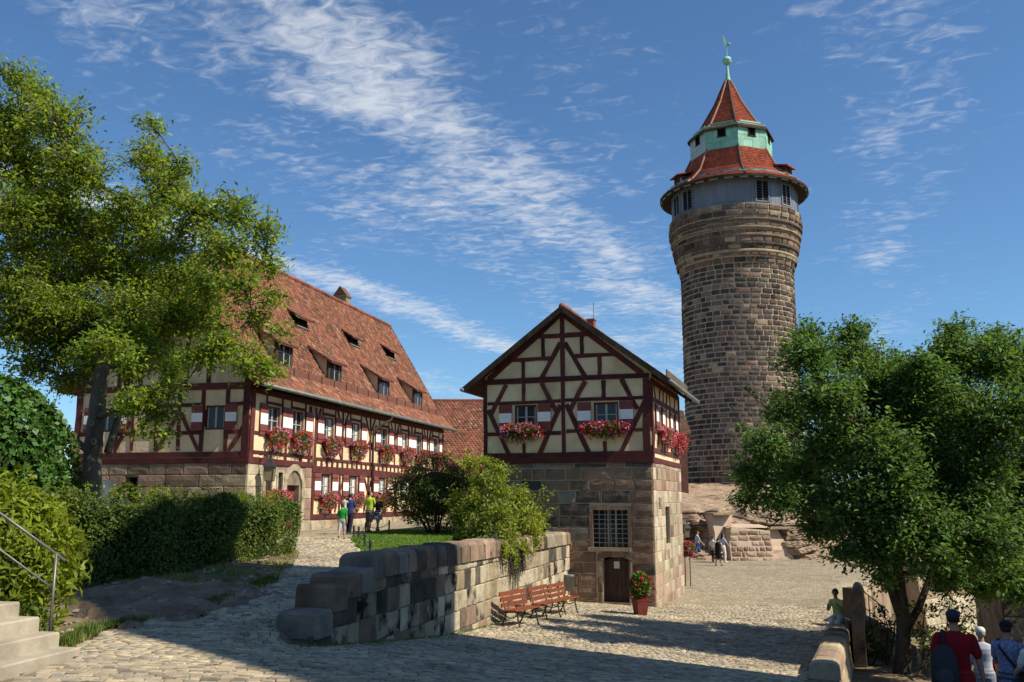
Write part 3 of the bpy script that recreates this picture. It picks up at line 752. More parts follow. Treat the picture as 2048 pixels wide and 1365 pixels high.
# ------------------------------------------------------------------ shared building parts
def hexF(F, u0, u1, z0, z1, w0, w1):
    return [F.P(u0, z0, w0), F.P(u1, z0, w0), F.P(u1, z0, w1), F.P(u0, z0, w1), F.P(u0, z1, w0), F.P(u1, z1, w0), F.P(u1, z1, w1), F.P(u0, z1, w1)]
def make_window(F, u0, u1, z0, z1, parent, nh=2, w=-.10, fr=.07, curtain=0, fm=None, cas=2):
    b = MB()
    for a, c, d, e in ((u0, u1, z0, z0+fr), (u0, u1, z1-fr, z1), (u0, u0+fr, z0+fr, z1-fr), (u1-fr, u1, z0+fr, z1-fr)): b.hexa(hexF(F, a, c, d, e, w-.06, w+.03))
    fo = b.build('window', fm or M['frame'], parent)
    iu0, iu1, iz0, iz1 = u0+fr, u1-fr, z0+fr, z1-fr
    b = MB()
    for i in range(1, cas):
        c = iu0+(iu1-iu0)*i/cas; b.hexa(hexF(F, c-.03, c+.03, iz0, iz1, w-.05, w+.01))
    for i in range(cas):
        a = iu0+(iu1-iu0)*i/cas+.03; c = iu0+(iu1-iu0)*(i+1)/cas-.03
        for j in range(1, nh): zz = iz0+(iz1-iz0)*j/nh; b.hexa(hexF(F, a, c, zz-.014, zz+.014, w-.045, w))
        for q0, q1 in ((a-.03, a+.012), (c-.012, c+.03)): b.hexa(hexF(F, q0, q1, iz0, iz1, w-.052, w+.002))
    if b.v: b.build('muntin', M['muntin'], fo)
    for i in range(cas):
        for j in range(nh):
            a = iu0+(iu1-iu0)*i/cas+.012; c = iu0+(iu1-iu0)*(i+1)/cas-.012; d = iz0+(iz1-iz0)*j/nh; e = iz0+(iz1-iz0)*(j+1)/nh
            b = MB(); t = rnd.uniform(-.012, .012); t2 = rnd.uniform(-.012, .012)
            b.face([F.P(a, d, w-.03), F.P(c, d, w-.03+t*.3), F.P(c, e, w-.03+t*.3+t2*.3), F.P(a, e, w-.03+t2*.3)]); b.build('pane', M['glass'], fo)
    if curtain:
        for s in (0, 1):
            b = MB(); n = 7; a = iu0 if s == 0 else iu1-(iu1-iu0)*curtain; c = iu0+(iu1-iu0)*curtain if s == 0 else iu1
            for k in range(n):
                x0 = a+(c-a)*k/n; x1 = a+(c-a)*(k+1)/n; b.face([F.P(x0, iz0, w-.026+.004*(k % 2)), F.P(x1, iz0, w-.026+.004*((k+1) % 2)), F.P(x1, iz1, w-.026+.004*((k+1) % 2)), F.P(x0, iz1, w-.026+.004*(k % 2))])
            b.build('curtain', M['curtain'], fo)
    return fo
def make_shutter(F, u0, u1, z0, z1, parent, w=.04):
    h = z1-z0; b = MB(); b.hexa(hexF(F, u0, u1, z0, z1, w, w+.035)); s = b.build('shutter', M['shutter'], parent)
    b = MB(); b.hexa(hexF(F, u0+.002, u1-.002, z0+h*.33, z0+h*.68, w+.03, w+.039)); b.build('white_panel', M['shutter_white'], s)
    for k in (.14, .86):
        b = MB(); b.hexa(hexF(F, u0-.004, u1+.004, z0+h*k-.03, z0+h*k+.03, w+.03, w+.06)); b.build('batten', M['shutter'], s)
def geranium(pos_fn, n_leaf, n_fl, mix, leaf_size, fl_size, parent, seed):
    g = np.random.default_rng(seed)
    P = pos_fn(g, n_leaf, .92); leaves('foliage', P, leaf_size, LEAF['ger'], parent, up=.3, aspect=.95)
    k0 = 0; tot = sum(w for _, w in mix)
    heads = pos_fn(g, n_fl, 1.08)
    for c, w in mix:
        k = int(n_fl*w/tot); hp = heads[k0:k0+k]; k0 += k
        q = np.repeat(hp, 6, 0)+g.normal(0, fl_size*.5, (k*6, 3))
        leaves('blossom', q, fl_size, FL[c], parent, up=.2, aspect=.9)
def flower_box(F, u0, u1, z, label, seed, mix, dens=1.0, w=.06, fall=.42, rise=.28, group='window boxes'):
    c = F.P((u0+u1)/2, z, w+.12); root = empty('flower_box', c, label, 'flower box', group)
    b = MB(); a0, a1 = u0+.08, u1-.08; b.hexa([F.P(a0+.03, z-.11, w+.03), F.P(a1-.03, z-.11, w+.03), F.P(a1-.03, z-.11, w+.20), F.P(a0+.03, z-.11, w+.20), F.P(a0, z+.07, w), F.P(a1, z+.07, w), F.P(a1, z+.07, w+.23), F.P(a0, z+.07, w+.23)]); b.build('planter', M['timber'], root)
    d = np.array(F.d); nn = np.array(F.n); L_ = (u1-u0)
    def pos(g, n, k):
        t = g.uniform(-1, 1, n); a = g.uniform(0, 2*PI, n); r = np.sqrt(g.uniform(.25, 1, n))*k
        env = (1-.45*np.abs(t)**2.5)
        out = .12+np.abs(np.cos(a))*r*.30*env; zz = np.sin(a)*r; zz = np.where(zz > 0, zz*rise*env, zz*fall*env*(.7+.5*g.random(n)))
        p = np.array(F.P((u0+u1)/2, z, w))[None]+d[None]*(t*L_/2*k)[:, None]+nn[None]*out[:, None]
        p[:, 2] += zz; return p
    geranium(pos, int(520*L_*dens), int(105*L_*dens), mix, .075, .052, root, seed)
    return root
def tile_rows(P0, U, length, prof, inward, keep=None, tw=.175, ex=.165, rg=None, pal=(.40,.26,.14,.12,.08), lift=.03, name='roof_tiles', mats=None, parent=None, bow=.022):
    """prof: list of (inward offset, z); tiles laid along U on the piecewise slope"""
    g = rg or np.random.default_rng(9); U = np.array(U, float); inn = np.array(inward, float); P0 = np.array(P0, float)
    rows = []
    for (a0, z0), (a1, z1) in zip(prof[:-1], prof[1:]):
        L_ = math.hypot(a1-a0, z1-z0); n = max(1, round(L_/ex))
        for i in range(n):
            t0, t1 = i/n, min(1.0, (i+1.25)/n); rows.append((a0+(a1-a0)*t0, z0+(z1-z0)*t0, a0+(a1-a0)*t1, z0+(z1-z0)*t1, (-(z1-z0)/L_, (a1-a0)/L_)))
    V = []; keepc = []
    n = int(length/tw)
    tw = length/n
    base = np.arange(n)
    Vs = []; 
    for ri, (a0, z0, a1, z1, nr) in enumerate(rows):
        off = (ri % 2)*.5
        uc = (base+off)*tw; uc = uc[uc < length-.2*tw]; m = len(uc)
        if keep is not None: uc = uc[keep(uc+tw/2, np.full(m, (z0+z1)/2))]; m = len(uc)
        if m == 0: continue
        j = g.normal(0, .006, m); hw = tw*.485
        def pt(u, a, z, up):
            return P0[None]+U[None]*u[:, None]+inn[None]*np.broadcast_to(a+nr[0]*up, u.shape)[:, None]+np.array([0, 0, 1.0])[None]*np.broadcast_to(z+nr[1]*up, u.shape)[:, None]
        cu = uc+tw/2; lo = lift+j
        da = (a0-a1)*.10; dz = (z0-z1)*.10     # rounded tail
        q = [pt(cu-hw, a0, z0, lo), pt(cu, a0+da, z0+dz, lo+bow), pt(cu+hw, a0, z0, lo), pt(cu-hw, a1, z1, np.full(m, .004)), pt(cu, a1, z1, np.full(m, .004+bow)), pt(cu+hw, a1, z1, np.full(m, .004)),
             pt(cu-hw, a0, z0, np.full(m, -.005)), pt(cu, a0+da, z0+dz, np.full(m, -.005)), pt(cu+hw, a0, z0, np.full(m, -.005))]
        Vs.append(np.stack(q, 1))
    V = np.concatenate(Vs); N_ = len(V); tpl = np.array([(0,1,4,3),(1,2,5,4),(6,7,1,0),(7,8,2,1)])
    F_ = (tpl[None]+(np.arange(N_)*9)[:, None, None]).reshape(-1, 4); mats = mats or TILE
    p = np.array(pal[:len(mats)], float); p /= p.sum(); mi = np.repeat(g.choice(len(mats), N_, p=p), 4)
    o = np_mesh(name, V.reshape(-1, 3), F_, mats, parent, mi); o['kind'] = 'stuff'; return o
def lantern(c, label, drop=.0, s=1.0, bracket=None, group=None):
    c = Vector(c); root = empty('wall_lantern', c, label, 'lantern', group)
    b = MB(); b.lathe([(.16*s, -.30*s), (.20*s, .12*s)], c, 4, a0=PI/4); b.build('lantern_glass', M['lantern_glass'], root)
    b = MB()
    for k in range(4):
        a = PI/4+k*PI/2; b.tube([c+Vector((.165*s*math.cos(a), .165*s*math.sin(a), -.31*s)), c+Vector((.205*s*math.cos(a), .205*s*math.sin(a), .13*s))], .012*s, 5)
        a2 = a+PI/2
        for r, z in ((.165, -.31), (.205, .13)): b.tube([c+Vector((r*s*math.cos(a), r*s*math.sin(a), z*s)), c+Vector((r*s*math.cos(a2), r*s*math.sin(a2), z*s))], .012*s, 5)
    b.build('lantern_frame', M['iron'], root)
    b = MB(); b.lathe([(.26*s, .12*s), (.24*s, .15*s), (.05*s, .37*s), (.03*s, .44*s), (.045*s, .48*s), (.004, .52*s)], c, 4, a0=PI/4); b.build('lantern_roof', M['iron'], root)
    if bracket is not None:
        b = MB(); p = Vector(bracket); b.tube([p, Vector((c.x, c.y, p.z)), c+Vector((0, 0, .45*s))], .018*s, 6); b.tube([p-Vector((0, 0, .35)), Vector(((p.x+c.x)/2, (p.y+c.y)/2, p.z))], .014*s, 6); b.build('bracket', M['iron'], root)
    return root
M['lantern_glass'] = mat('lantern_glass', (.20,.17,.10), (.26,.22,.14), 5, 3, .15, spec=.5)

# ------------------------------------------------------------------ well house
def make_wellhouse():
    rg = random.Random(31)
    Wd = 6.45; Dp = 6.6
    d = Vector((.946, -.324, 0)).normalized(); e = Vector((.324, .946, 0)).normalized()
    o = Vector((5.06, 33.0, 0))-d*Wd
    FG = Face(o.xy, d.xy, (-e).xy); FS = Face((o+d*Wd).xy, e.xy, d.xy); FB = Face((o+d*Wd+e*Dp).xy, (-d).xy, e.xy); FL_ = Face((o+e*Dp).xy, (-e).xy, (-d).xy)
    root = empty('well_house', (o.x+3, o.y+2, -3.8), 'half-timbered gabled house on a dark sandstone base behind the benches', 'house')
    ZS = 1.34; ZP = 4.42; ZA = 7.16; GZ = -4.3
    # openings in the stone base (u0,u1,z0,z1)
    win = (4.22, 5.50, -1.68, -.36); door = (4.56, 5.50, -3.95, -2.02)
    slit = (2.45, 3.45, -1.65, -.25)
    core = MB()
    wall_holes(core, FG, 0, Wd, GZ, ZS, [win, door], .35, 0, 0)
    wall_holes(core, FS, 0, Dp, GZ, ZS, [slit], .35, 0, 0)
    wall_holes(core, FB, 0, Wd, GZ, ZS, []); wall_holes(core, FL_, 0, Dp, GZ, ZS, [])
    core.build('base_wall', M['mortar'], root)
    # stones, gable side
    zs = [GZ+.05]
    while zs[-1] < ZS-.6: zs.append(zs[-1]+rg.uniform(.37, .50))
    zs.append(ZS)
    frame = [(win[0]-.13, win[1]+.13, win[2]-.14, win[3]+.13), (door[0]-.24, door[1]+.14, door[2], door[3]+.22)]
    pal = [(S_BROWN, .50), (S_RED, .26), (S_SOOT, .16), (S_GREY, .06)]
    for a, b, c, d_ in courses(0.0, Wd, zs, (.55, .95), frame, rg, .034):
        block(FG.P, a, b, c, d_, .040, .034, rg, .020).build('stone_block', pick(pal if c > -2.6 else [(S_BROWN, .4), (S_RED, .25), (S_TAN, .3)], rg), root)
    for a, b, c, d_ in courses(0.0, Dp, zs, (.42, .75), [(slit[0]-.06, slit[1]+.06, slit[2]-.06, slit[3]+.06), (.95, 1.65, -.30, .12)], rg):
        pl = [(S_PALE, .6), (S_TAN, .4), (S_PINK, .10), (S_BROWN, .05)]
        if c > .3: pl = [(S_PINK, .4), (S_TAN, .4), (S_RED, .2), (S_PALE, .2)]
        if c < -2.8: pl = [(S_PINK, .6), (S_TAN, .3), (S_PALE, .3)]
        block(FS.P, a, b, c, d_, .018, .014, rg, .006).build('stone_block', pick(pl, rg), root)
    # relief plaque with cut letters
    b = MB(); b.hexa(hexF(FS, .97, 1.63, -.28, .10, -.02, .04)); pq = b.build('plaque', S_TAN, root)
    b = MB(); b.hexa(hexF(FS, 1.02, 1.58, -.24, .06, .03, .046)); b.build('plaque_field', S_BROWN, pq)
    b = MB()
    for p, q in (((1.10,-.20),(1.10,.02)),((1.10,.02),(1.26,-.20)),((1.26,-.20),(1.26,.02)),((1.36,-.20),(1.36,.02)),((1.36,.02),(1.50,.02)),((1.36,-.09),(1.48,-.09)),((1.36,-.20),(1.50,-.20))):
        b.bar(FS.P(*p, .05), FS.P(*q, .05), .035, .02, FS.n)
    b.build('letters', S_PALE, pq)
    # grated window
    fw = MB(); 
    for a, c, z0, z1 in ((win[0]-.13, win[0], win[2]-.0, win[3]+.13), (win[1], win[1]+.13, win[2], win[3]+.13), (win[0], win[1], win[3], win[3]+.13)): fw.hexa(hexF(FG, a, c, z0, z1, -.3, .045))
    w0 = fw.build('window', S_RED, root)
    b = MB(); b.hexa(hexF(FG, win[0]-.18, win[1]+.10, win[2]-.13, win[2], -.3, .10)); b.build('sill', S_TAN, w0)
    b = MB(); n = 6
    b.hexa(hexF(FG, win[0], win[1], win[2], win[3], -.34, -.32)); b.build('pane', M['glass'], w0)
    b = MB()
    for i in range(1, 6): u = win[0]+(win[1]-win[0])*i/6; b.tube([FG.P(u, win[2], -.06), FG.P(u, win[3], -.06)], .013, 6)
    for i in range(1, 8): z = win[2]+(win[3]-win[2])*i/8; b.tube([FG.P(win[0], z, -.045), FG.P(win[1], z, -.045)], .013, 6)
    b.build('iron_grate', M['zinc'], w0)
    b = MB()
    for u in (4.72, 5.0): b.hexa(hexF(FG, u-.03, u+.03, win[2], win[3], -.32, -.28))
    b.build('muntin', M['muntin'], w0)
    # side slit with iron bars
    b = MB(); b.hexa(hexF(FS, slit[0], slit[1], slit[2], slit[3], -.34, -.32)); w1 = b.build('window', M['glass'], root)
    b = MB()
    for i in range(1, 4): u = slit[0]+(slit[1]-slit[0])*i/4; b.tube([FS.P(u, slit[2], -.08), FS.P(u, slit[3], -.08)], .014, 6)
    for i in range(1, 7): z = slit[2]+(slit[3]-slit[2])*i/7; b.tube([FS.P(slit[0], z, -.07), FS.P(slit[1], z, -.07)], .014, 6)
    b.build('iron_grate', M['iron'], w1)
    # door with stone jambs and segmental arch
    dr = MB(); z1 = door[3]-.10
    for i in range(6):
        a = door[0]+.01+(door[1]-door[0]-.02)*i/6; c = door[0]+.01+(door[1]-door[0]-.02)*(i+1)/6; 
        za = door[3]-.14*abs((a+c)/2-(door[0]+door[1])/2)/.47
        b = MB(); b.hexa(hexF(FG, a+.004, c-.004, door[2], za, -.24, -.19))
        if i == 0: D = b.build('door', M['doorwood'], root)
        else: b.build('plank', M['doorwood'], D)
    b = MB(); b.hexa(hexF(FG, 4.92, 5.12, -2.42, -2.18, -.19, -.184)); b.build('notice', M['paper'], D)
    b = MB()
    for k in range(5): b.hexa(hexF(FG, 4.945, 5.095-.03*(k % 2), -2.24-.035*k, -2.228-.035*k, -.184, -.182))
    b.build('notice_text', M['muntin'], D)
    b = MB(); b.lathe([(.05, 0), (.065, .01), (.05, .02)], (0,0,0), 10); c = FG.P(5.04, -3.0, -.17)
    b.v = [tuple(c+FG.d*x+Vector((0,0,1))*y-FG.n*(-z)) for x, y, z in b.v]; b.build('door_ring', M['iron'], D)
    for a, c in ((door[0]-.20, door[0]), (door[1], door[1]+.13)):
        z = door[2]+.05
        while z < door[3]-.12:
            h = rg.uniform(.45, .75); zt = min(z+h, door[3]-.10); block(FG.P, a+.006, c-.006, z+.006, zt-.006, .05, .02, rg, .006).build('jamb_stone', pick([(S_TAN, .3), (S_BROWN, .4), (S_PINK, .2)], rg), root); z = zt
    n = 5; uc = (door[0]+door[1])/2-.03; hw = (door[1]-door[0])/2+.17
    for i in range(n):
        t0, t1 = -1+2*i/n, -1+2*(i+1)/n; za = lambda t: door[3]-.12+.14*(1-t*t)
        b = MB(); lo = [(uc+hw*t0+.005, za(t0)), (uc+hw*t1-.005, za(t1))]; hi = [(uc+hw*t1-.005, za(t1)+.22), (uc+hw*t0+.005, za(t0)+.22)]; q = lo+hi
        b.hexa([FG.P(*p, -.3) for p in q]+[FG.P(*p, .05) for p in q]); b.build('arch_stone', pick([(S_TAN, .3), (S_BROWN, .5), (S_RED, .2)], rg), root)
    b = MB(); b.hexa(hexF(FG, door[0]-.1, door[1]+.08, H(3.5, 33)-.1, H(3.5, 33)+.03, -.3, .12)); b.build('threshold', S_BROWN, root)
    # plaster storey
    wl = (1.20, 2.09, 2.66, 3.57); wr = (4.30, 5.23, 2.66, 3.57); ws = [(1.25, 1.98, 2.6, 3.5), (4.50, 5.20, 2.6, 3.5)]
    pm = MB(); wall_holes(pm, FG, 0, Wd, ZS, ZP, [wl, wr]); wall_holes(pm, FS, 0, Dp, ZS, ZP, ws); wall_holes(pm, FB, 0, Wd, ZS, ZP, []); wall_holes(pm, FL_, 0, Dp, ZS, ZP, [])
    pm.face([FG.P(0, ZP), FG.P(Wd, ZP), FG.P(Wd, ZP+.26), FG.P(Wd/2, ZA-.06), FG.P(0, ZP+.26)]); pm.face([FB.P(0, ZP), FB.P(Wd, ZP), FB.P(Wd, ZP+.26), FB.P(Wd/2, ZA-.06), FB.P(0, ZP+.26)]); wall_holes(pm, FS, 0, Dp, ZP, ZP+.26, []); wall_holes(pm, FL_, 0, Dp, ZP, ZP+.26, [])
    pm.build('plaster_wall', M['plaster'], root)
    Z = lambda x, y: FG.uz(900+x/3.25, 580+y/3.25)
    T = [((231,620),(231,1085),28),((1272,575),(1283,1065),42),((728,160),(742,1080),27),((212,605),(1293,556),34),
         ((400,458),(660,447),25),((810,432),(1090,420),25),((575,305),(900,287),28),((250,588),(716,160),38),((738,160),(1250,545),38),
         ((245,742),(720,722),21),((745,718),(1255,700),21),((245,940),(722,930),23),((757,920),(1268,909),23),
         ((605,318),(607,442),24),((857,300),(858,422),24),((476,465),(478,592),23),((971,435),(972,558),25),((718,345),(595,578),29),((746,345),(877,562),29),
         ((478,612),(478,732),23),((998,588),(998,706),27),((366,618),(272,805),27),((250,782),(387,1082),29),((595,605),(692,790),29),((719,750),(578,1082),31),
         ((880,595),(780,785),29),((757,745),(912,1076),29),((1115,580),(1218,775),29),((1272,715),(1106,1070),31),((480,1000),(482,1080),23),((1007,985),(1007,1068),25)]
    for k, (p, q, w) in enumerate(T): beam(FG, Z(*p), Z(*q), w/3.25*33.6/FPX*1.02, root, proud=.03+.003*(k % 4), rg=rg)
    beam(FG, (-.06, 1.66), (Wd+.06, 1.66), .17, root, .055, rg=rg); beam(FG, (-.05, 1.46), (Wd+.05, 1.46), .23, root, .07, rg=rg)
    # side timbers
    for z, w in ((1.43, .18), (1.80, .16), (2.52, .13), (3.66, .15), (4.30, .22)): beam(FS, (0, z), (Dp, z), w, root, .045, rg=rg)
    for u in (.10, Dp-.12): beam(FS, (u, 1.5), (u, 4.3), .22, root, .05, rg=rg)
    for u in (2.65, 3.25): beam(FS, (u, 1.88), (u, 3.62), .14, root, .03, rg=rg)
    for a, c in (((.3,1.88),(.55,2.46)),((.45,2.58),(.2,3.6)),((2.2,1.88),(2.0,2.46)),((1.1,1.88),(1.2,2.46)),((4.2,1.88),(4.4,2.46)),((5.4,1.88),(5.2,2.46)),((6.2,1.88),(5.9,2.5)),
                 ((.9,3.72),(.6,4.2)),((1.7,3.72),(1.95,4.2)),((2.6,3.72),(2.6,4.2)),((3.3,3.72),(3.6,4.2)),((4.3,3.72),(4.1,4.2)),((5.3,3.72),(5.55,4.2))): beam(FS, a, c, .12, root, .028, rg=rg)
    for i in range(9): u = .35+i*.72; b = MB(); b.hexa([FS.P(u, 4.50, 0), FS.P(u+.16, 4.50, 0), FS.P(u+.16, 4.06, .62), FS.P(u, 4.06, .62), FS.P(u, 4.66, 0), FS.P(u+.16, 4.66, 0), FS.P(u+.16, 4.20, .62), FS.P(u, 4.20, .62)]); b.build('rafter_tail', M['timber'], root)
    # windows, shutters
    for i, h in enumerate((wl, wr)):
        make_window(FG, *h, root, nh=2, curtain=0)
        make_shutter(FG, h[0]-.60, h[0]-.09, h[2]-.10, h[3]+.02, root); make_shutter(FG, h[1]+.06, h[1]+.57, h[2]-.08, h[3]+.03, root)
        b = MB(); b.hexa(hexF(FG, h[0]-.06, h[1]+.06, h[2]-.10, h[2]-.03, -.05, .08)); b.build('sill', M['timber'], root)
    for h in ws:
        make_window(FS, *h, root, nh=2); make_shutter(FS, h[0]-.58, h[0]-.06, h[2]-.05, h[3]+.05, root); make_shutter(FS, h[1]+.06, h[1]+.56, h[2]-.05, h[3]+.05, root)
    # roof: slabs, tiles, verge boards, gutters
    ov = .74; sl = .745; fo = .38; ez = ZA+.04-sl*(Wd/2+ov)
    rz = ZA+.04
    for s in (0, 1):
        F2 = FL_ if s == 0 else FS
        P0 = (o-d*ov-e*fo) if s == 0 else (o+d*(Wd+ov)-e*fo); inn = d if s == 0 else -d; ln = Dp+2*fo
        P0 = Vector((P0.x, P0.y, 0))
        a = Vector((P0.x, P0.y, ez)); t = P0+inn*(Wd/2+ov); t = Vector((t.x, t.y, rz)); b = MB()
        up = Vector((0, 0, .10))
        b.hexa([a-up, a+e*ln-up, t+e*ln-up, t-up, a, a+e*ln, t+e*ln, t]); sb = b.build('roof', M['timber'], root)
        tile_rows(P0, e, ln, [(0, ez+.02), (Wd/2+ov, rz+.02)], inn, parent=sb, rg=np.random.default_rng(40+s), pal=(.12,.14,.40,.04,.32))
        b = MB(); b.bar(a-e*.02-Vector((0,0,.05)), t-e*.02-Vector((0,0,.06)), .05, .20, (0,0,1)); b.build('verge_board', M['barkd'], sb)
        g = MB(); gp = a+(-inn)*.05-Vector((0, 0, .06)); g.tube([gp-e*.1, gp+e*(ln+.1)], .075, 8); g.build('gutter', M['gutter'], sb, True)
    # ridge tiles, one by one
    r0 = o+d*(Wd/2)-e*fo; n = 19
    for i in range(n):
        p = r0+e*(i*(Dp+2*fo)/n); q = r0+e*((i+1.12)*(Dp+2*fo)/n); b = MB(); b.tube([Vector((p.x, p.y, rz+.03)), Vector((q.x, q.y, rz+.05))], [.13, .105], 8, cap=True); b.build('ridge_tile', TILE[i % 3], root, True)
    # chimney, snow board and lightning rod
    c = r0+e*3.4+d*.30; b = MB(); b.box((c.x, c.y, rz-.46), .28, .34, 1.1, math.atan2(d.y, d.x)); ch = b.build('chimney', TILE[1], root); b = MB(); b.box((c.x, c.y, rz+.11), .34, .40, .05, math.atan2(d.y, d.x)); b.build('chimney_cap', TILE[0], ch)
    b = MB(); b.tube([Vector((c.x+.1, c.y, rz+.2)), Vector((c.x+.1, c.y, rz+.85))], .012, 5); b.build('lightning_rod', M['iron'], ch)
    b = MB(); zg = ez+.30*sl+.20; p = FS.P(.9, zg, ov-.30); q = FS.P(Dp-.4, zg, ov-.30); b.bar(p, q, .04, .30, (0, 0, 1)); b.build('snow_guard', M['bark'], root)
    # window boxes
    flower_box(FG, .78, 2.33, 2.58, 'geranium box of red and lilac flowers under the left gable window of the well house', 51, [('red', 4), ('lilac', 4), ('pink', 1)], 1.3, fall=.50)
    flower_box(FG, 3.93, 5.66, 2.60, 'wide geranium box under the right gable window of the well house', 52, [('red', 5), ('pink', 3), ('lilac', 2)], 1.3, fall=.42)
    flower_box(FS, 1.0, 3.2, 2.45, 'geranium box under the nearer side window of the well house', 53, [('pink', 4), ('red', 4), ('lilac', 2)], 1.2, fall=.45)
    flower_box(FS, 4.2, 6.3, 2.42, 'geranium box under the farther side window of the well house', 54, [('pink', 4), ('crimson', 3), ('red', 2)], 1.2, fall=.50)
    return FG, FS
FG, FS = make_wellhouse()

# ------------------------------------------------------------------ long half-timbered house
def make_longhouse():
    rg = random.Random(77); g9 = np.random.default_rng(77)
    C0 = Vector((-10.2, 35.4, 0)); e = Vector((.245, .9695, 0)).normalized(); q = Vector((-e.y, e.x, 0))       # q: into the house (to the left)
    Ln = 23.7; Wd = 7.95
    FR = Face(C0.xy, e.xy, (-q).xy); FQ = Face(C0.xy, q.xy, (-e).xy); FF = Face((C0+e*Ln).xy, q.xy, e.xy); FBk = Face((C0+q*Wd).xy, e.xy, q.xy)
    root = empty('long_house', (C0.x, C0.y, -1.3), 'long half-timbered house with a steep red tiled roof, dormers and striped shutters', 'house')
    GZ = -1.8; ZS = 1.45; ZP = 4.40; RZ = 11.40
    U5 = 5.42
    up = [(1.33,2.45),(3.42,4.54),(6.43,7.58),(9.46,10.58),(13.16,14.27),(16.24,17.25),(18.58,19.64),(21.62,22.70)]
    lo = [(6.32,7.38),(9.30,10.46),(13.04,14.14)]
    uw = [(a, b, 2.62, 3.78) for a, b in up]; lw = [(a, b, .12, 1.17) for a, b in lo]
    lw += [(17.0, 18.0, .12, 1.17), (20.3, 21.3, .12, 1.17)]
    sw = [(1.27,1.86,.15,1.10),(2.36,2.75,.15,1.12)]
    arch = (3.24, 4.30, -1.3, .62)
    gw = [(1.10,1.98,2.72,3.68),(6.05,6.95,2.72,3.68)]
    # plaster walls
    b = MB()
    wall_holes(b, FR, 0, Ln, ZS, ZP, uw); wall_holes(b, FR, U5, Ln, -.65, ZS, lw)
    wall_holes(b, FQ, 0, Wd, ZS, ZP, gw); wall_holes(b, FF, 0, Wd, GZ, ZP, []); wall_holes(b, FBk, 0, Ln, GZ, ZP, [])
    hz = 6.78; hu = 1.42
    for F_, hip in ((FQ, True), (FF, False)):
        if hip: b.face([F_.P(0, ZP), F_.P(Wd, ZP), F_.P(Wd-.35, 5.1), F_.P(Wd-hu, hz), F_.P(hu, hz), F_.P(.35, 5.1)])
        else: b.face([F_.P(0, ZP), F_.P(Wd, ZP), F_.P(Wd-.35, 5.0), F_.P(Wd/2, RZ-.35), F_.P(.35, 5.0)])
    b.build('plaster_wall', M['plaster'], root)
    # stone ground storey at the corner
    b = MB(); wall_holes(b, FR, 0, U5, GZ, ZS, sw+[arch], .3); wall_holes(b, FQ, 0, Wd, GZ, ZS, [(4.85, 5.35, -.2, .9)], .3); wall_holes(b, FR, U5, Ln, GZ, -.65, [])
    b.build('base_wall', M['mortar_dark'], root)
    zs = [GZ+.02+.46*i for i in range(8)]; zs[-1] = ZS-.02
    op = [(a-.10, b_+.10, c-.10, d+.10) for a, b_, c, d in sw]+[(arch[0]-.5, arch[1]+.5, arch[2], 1.30)]
    for a, b_, c, d in courses(0, U5, zs, (.7, 1.2), op, rg, .012): block(FR.P, a, b_, c, d, .03, .012, rg, .004).build('stone_block', pick([(S_PALE, .7), (S_PINK, .35 if c < .2 else .05), (S_TAN, .2)], rg), root)
    for a, b_, c, d in courses(0, Wd, zs, (.75, 1.35), [(4.8, 5.4, -.2, .95)], rg, .02): block(FQ.P, a, b_, c, d, .035, .03, rg, .01).build('stone_block', pick([(S_TAN, .5), (S_BROWN, .25), (S_RED, .15), (S_PINK, .2)], rg), root)
    for a, b_, c, d in courses(U5, Ln, [-1.5, -.90], (.8, 1.3), [], rg, .015): block(FR.P, a, b_, c, d, .10, .03, rg, .006).build('plinth_stone', pick([(S_TAN, .6), (S_PALE, .3), (S_PINK, .1)], rg), root)
    # window surrounds of the stone storey
    for h in sw:
        make_window(FR, *h, root, nh=2, cas=1, w=-.2, fr=.05)
        for a, b_, c, d in ((h[0]-.10, h[0], h[2]-.08, h[3]+.10), (h[1], h[1]+.10, h[2]-.08, h[3]+.10), (h[0], h[1], h[3], h[3]+.10), (h[0], h[1], h[2]-.08, h[2])):
            m_ = MB(); m_.hexa(hexF(FR, a, b_, c, d, -.12, .06)); m_.build('window_surround', S_PALE, root)
    # pointed-round portal
    uc = (arch[0]+arch[1])/2; r = (arch[1]-arch[0])/2; zc = arch[3]-.10
    for k, (ro, ri, w0, w1, m_) in enumerate(((r+.42, r+.16, -.05, .075, S_PALE), (r+.17, r+.02, -.20, -.02, S_TAN))):
        n = 7
        for i in range(n):
            a0, a1 = PI*i/n, PI*(i+1)/n; m2 = MB(); P = []
            for w in (w0, w1):
                P += [FR.P(uc+ri*math.cos(a0), zc+ri*1.05*math.sin(a0), w), FR.P(uc+ro*math.cos(a0), zc+ro*1.05*math.sin(a0), w), FR.P(uc+ro*math.cos(a1), zc+ro*1.05*math.sin(a1), w), FR.P(uc+ri*math.cos(a1), zc+ri*1.05*math.sin(a1), w)]
            m2.hexa(P); m2.build('arch_stone', m_, root)
        for s in (-1, 1):
            for z0, z1 in ((GZ+.4, -.55), (-.55, .05), (.05, zc)):
                x0, x1 = sorted((uc+s*ri, uc+s*ro)); m2 = MB(); m2.hexa(hexF(FR, x0, x1, z0+.004, z1-.004, w0, w1)); m2.build('jamb_stone', m_, root)
    m2 = MB(); pts = [FR.P(uc+(r+.05)*math.cos(a), zc+(r+.05)*1.05*math.sin(a), -.24) for a in np.linspace(0, PI, 13)]+[FR.P(uc-r-.05, GZ+.5, -.24), FR.P(uc+r+.05, GZ+.5, -.24)]
    m2.face(pts); dd = m2.build('door', M['shutter'], root)
    for k in range(1, 5):
        m2 = MB(); u = uc-r+2*r*k/5; m2.hexa(hexF(FR, u-.008, u+.008, GZ+.5, zc+.75*r, -.24, -.228)); m2.build('plank_joint', M['timber'], dd)
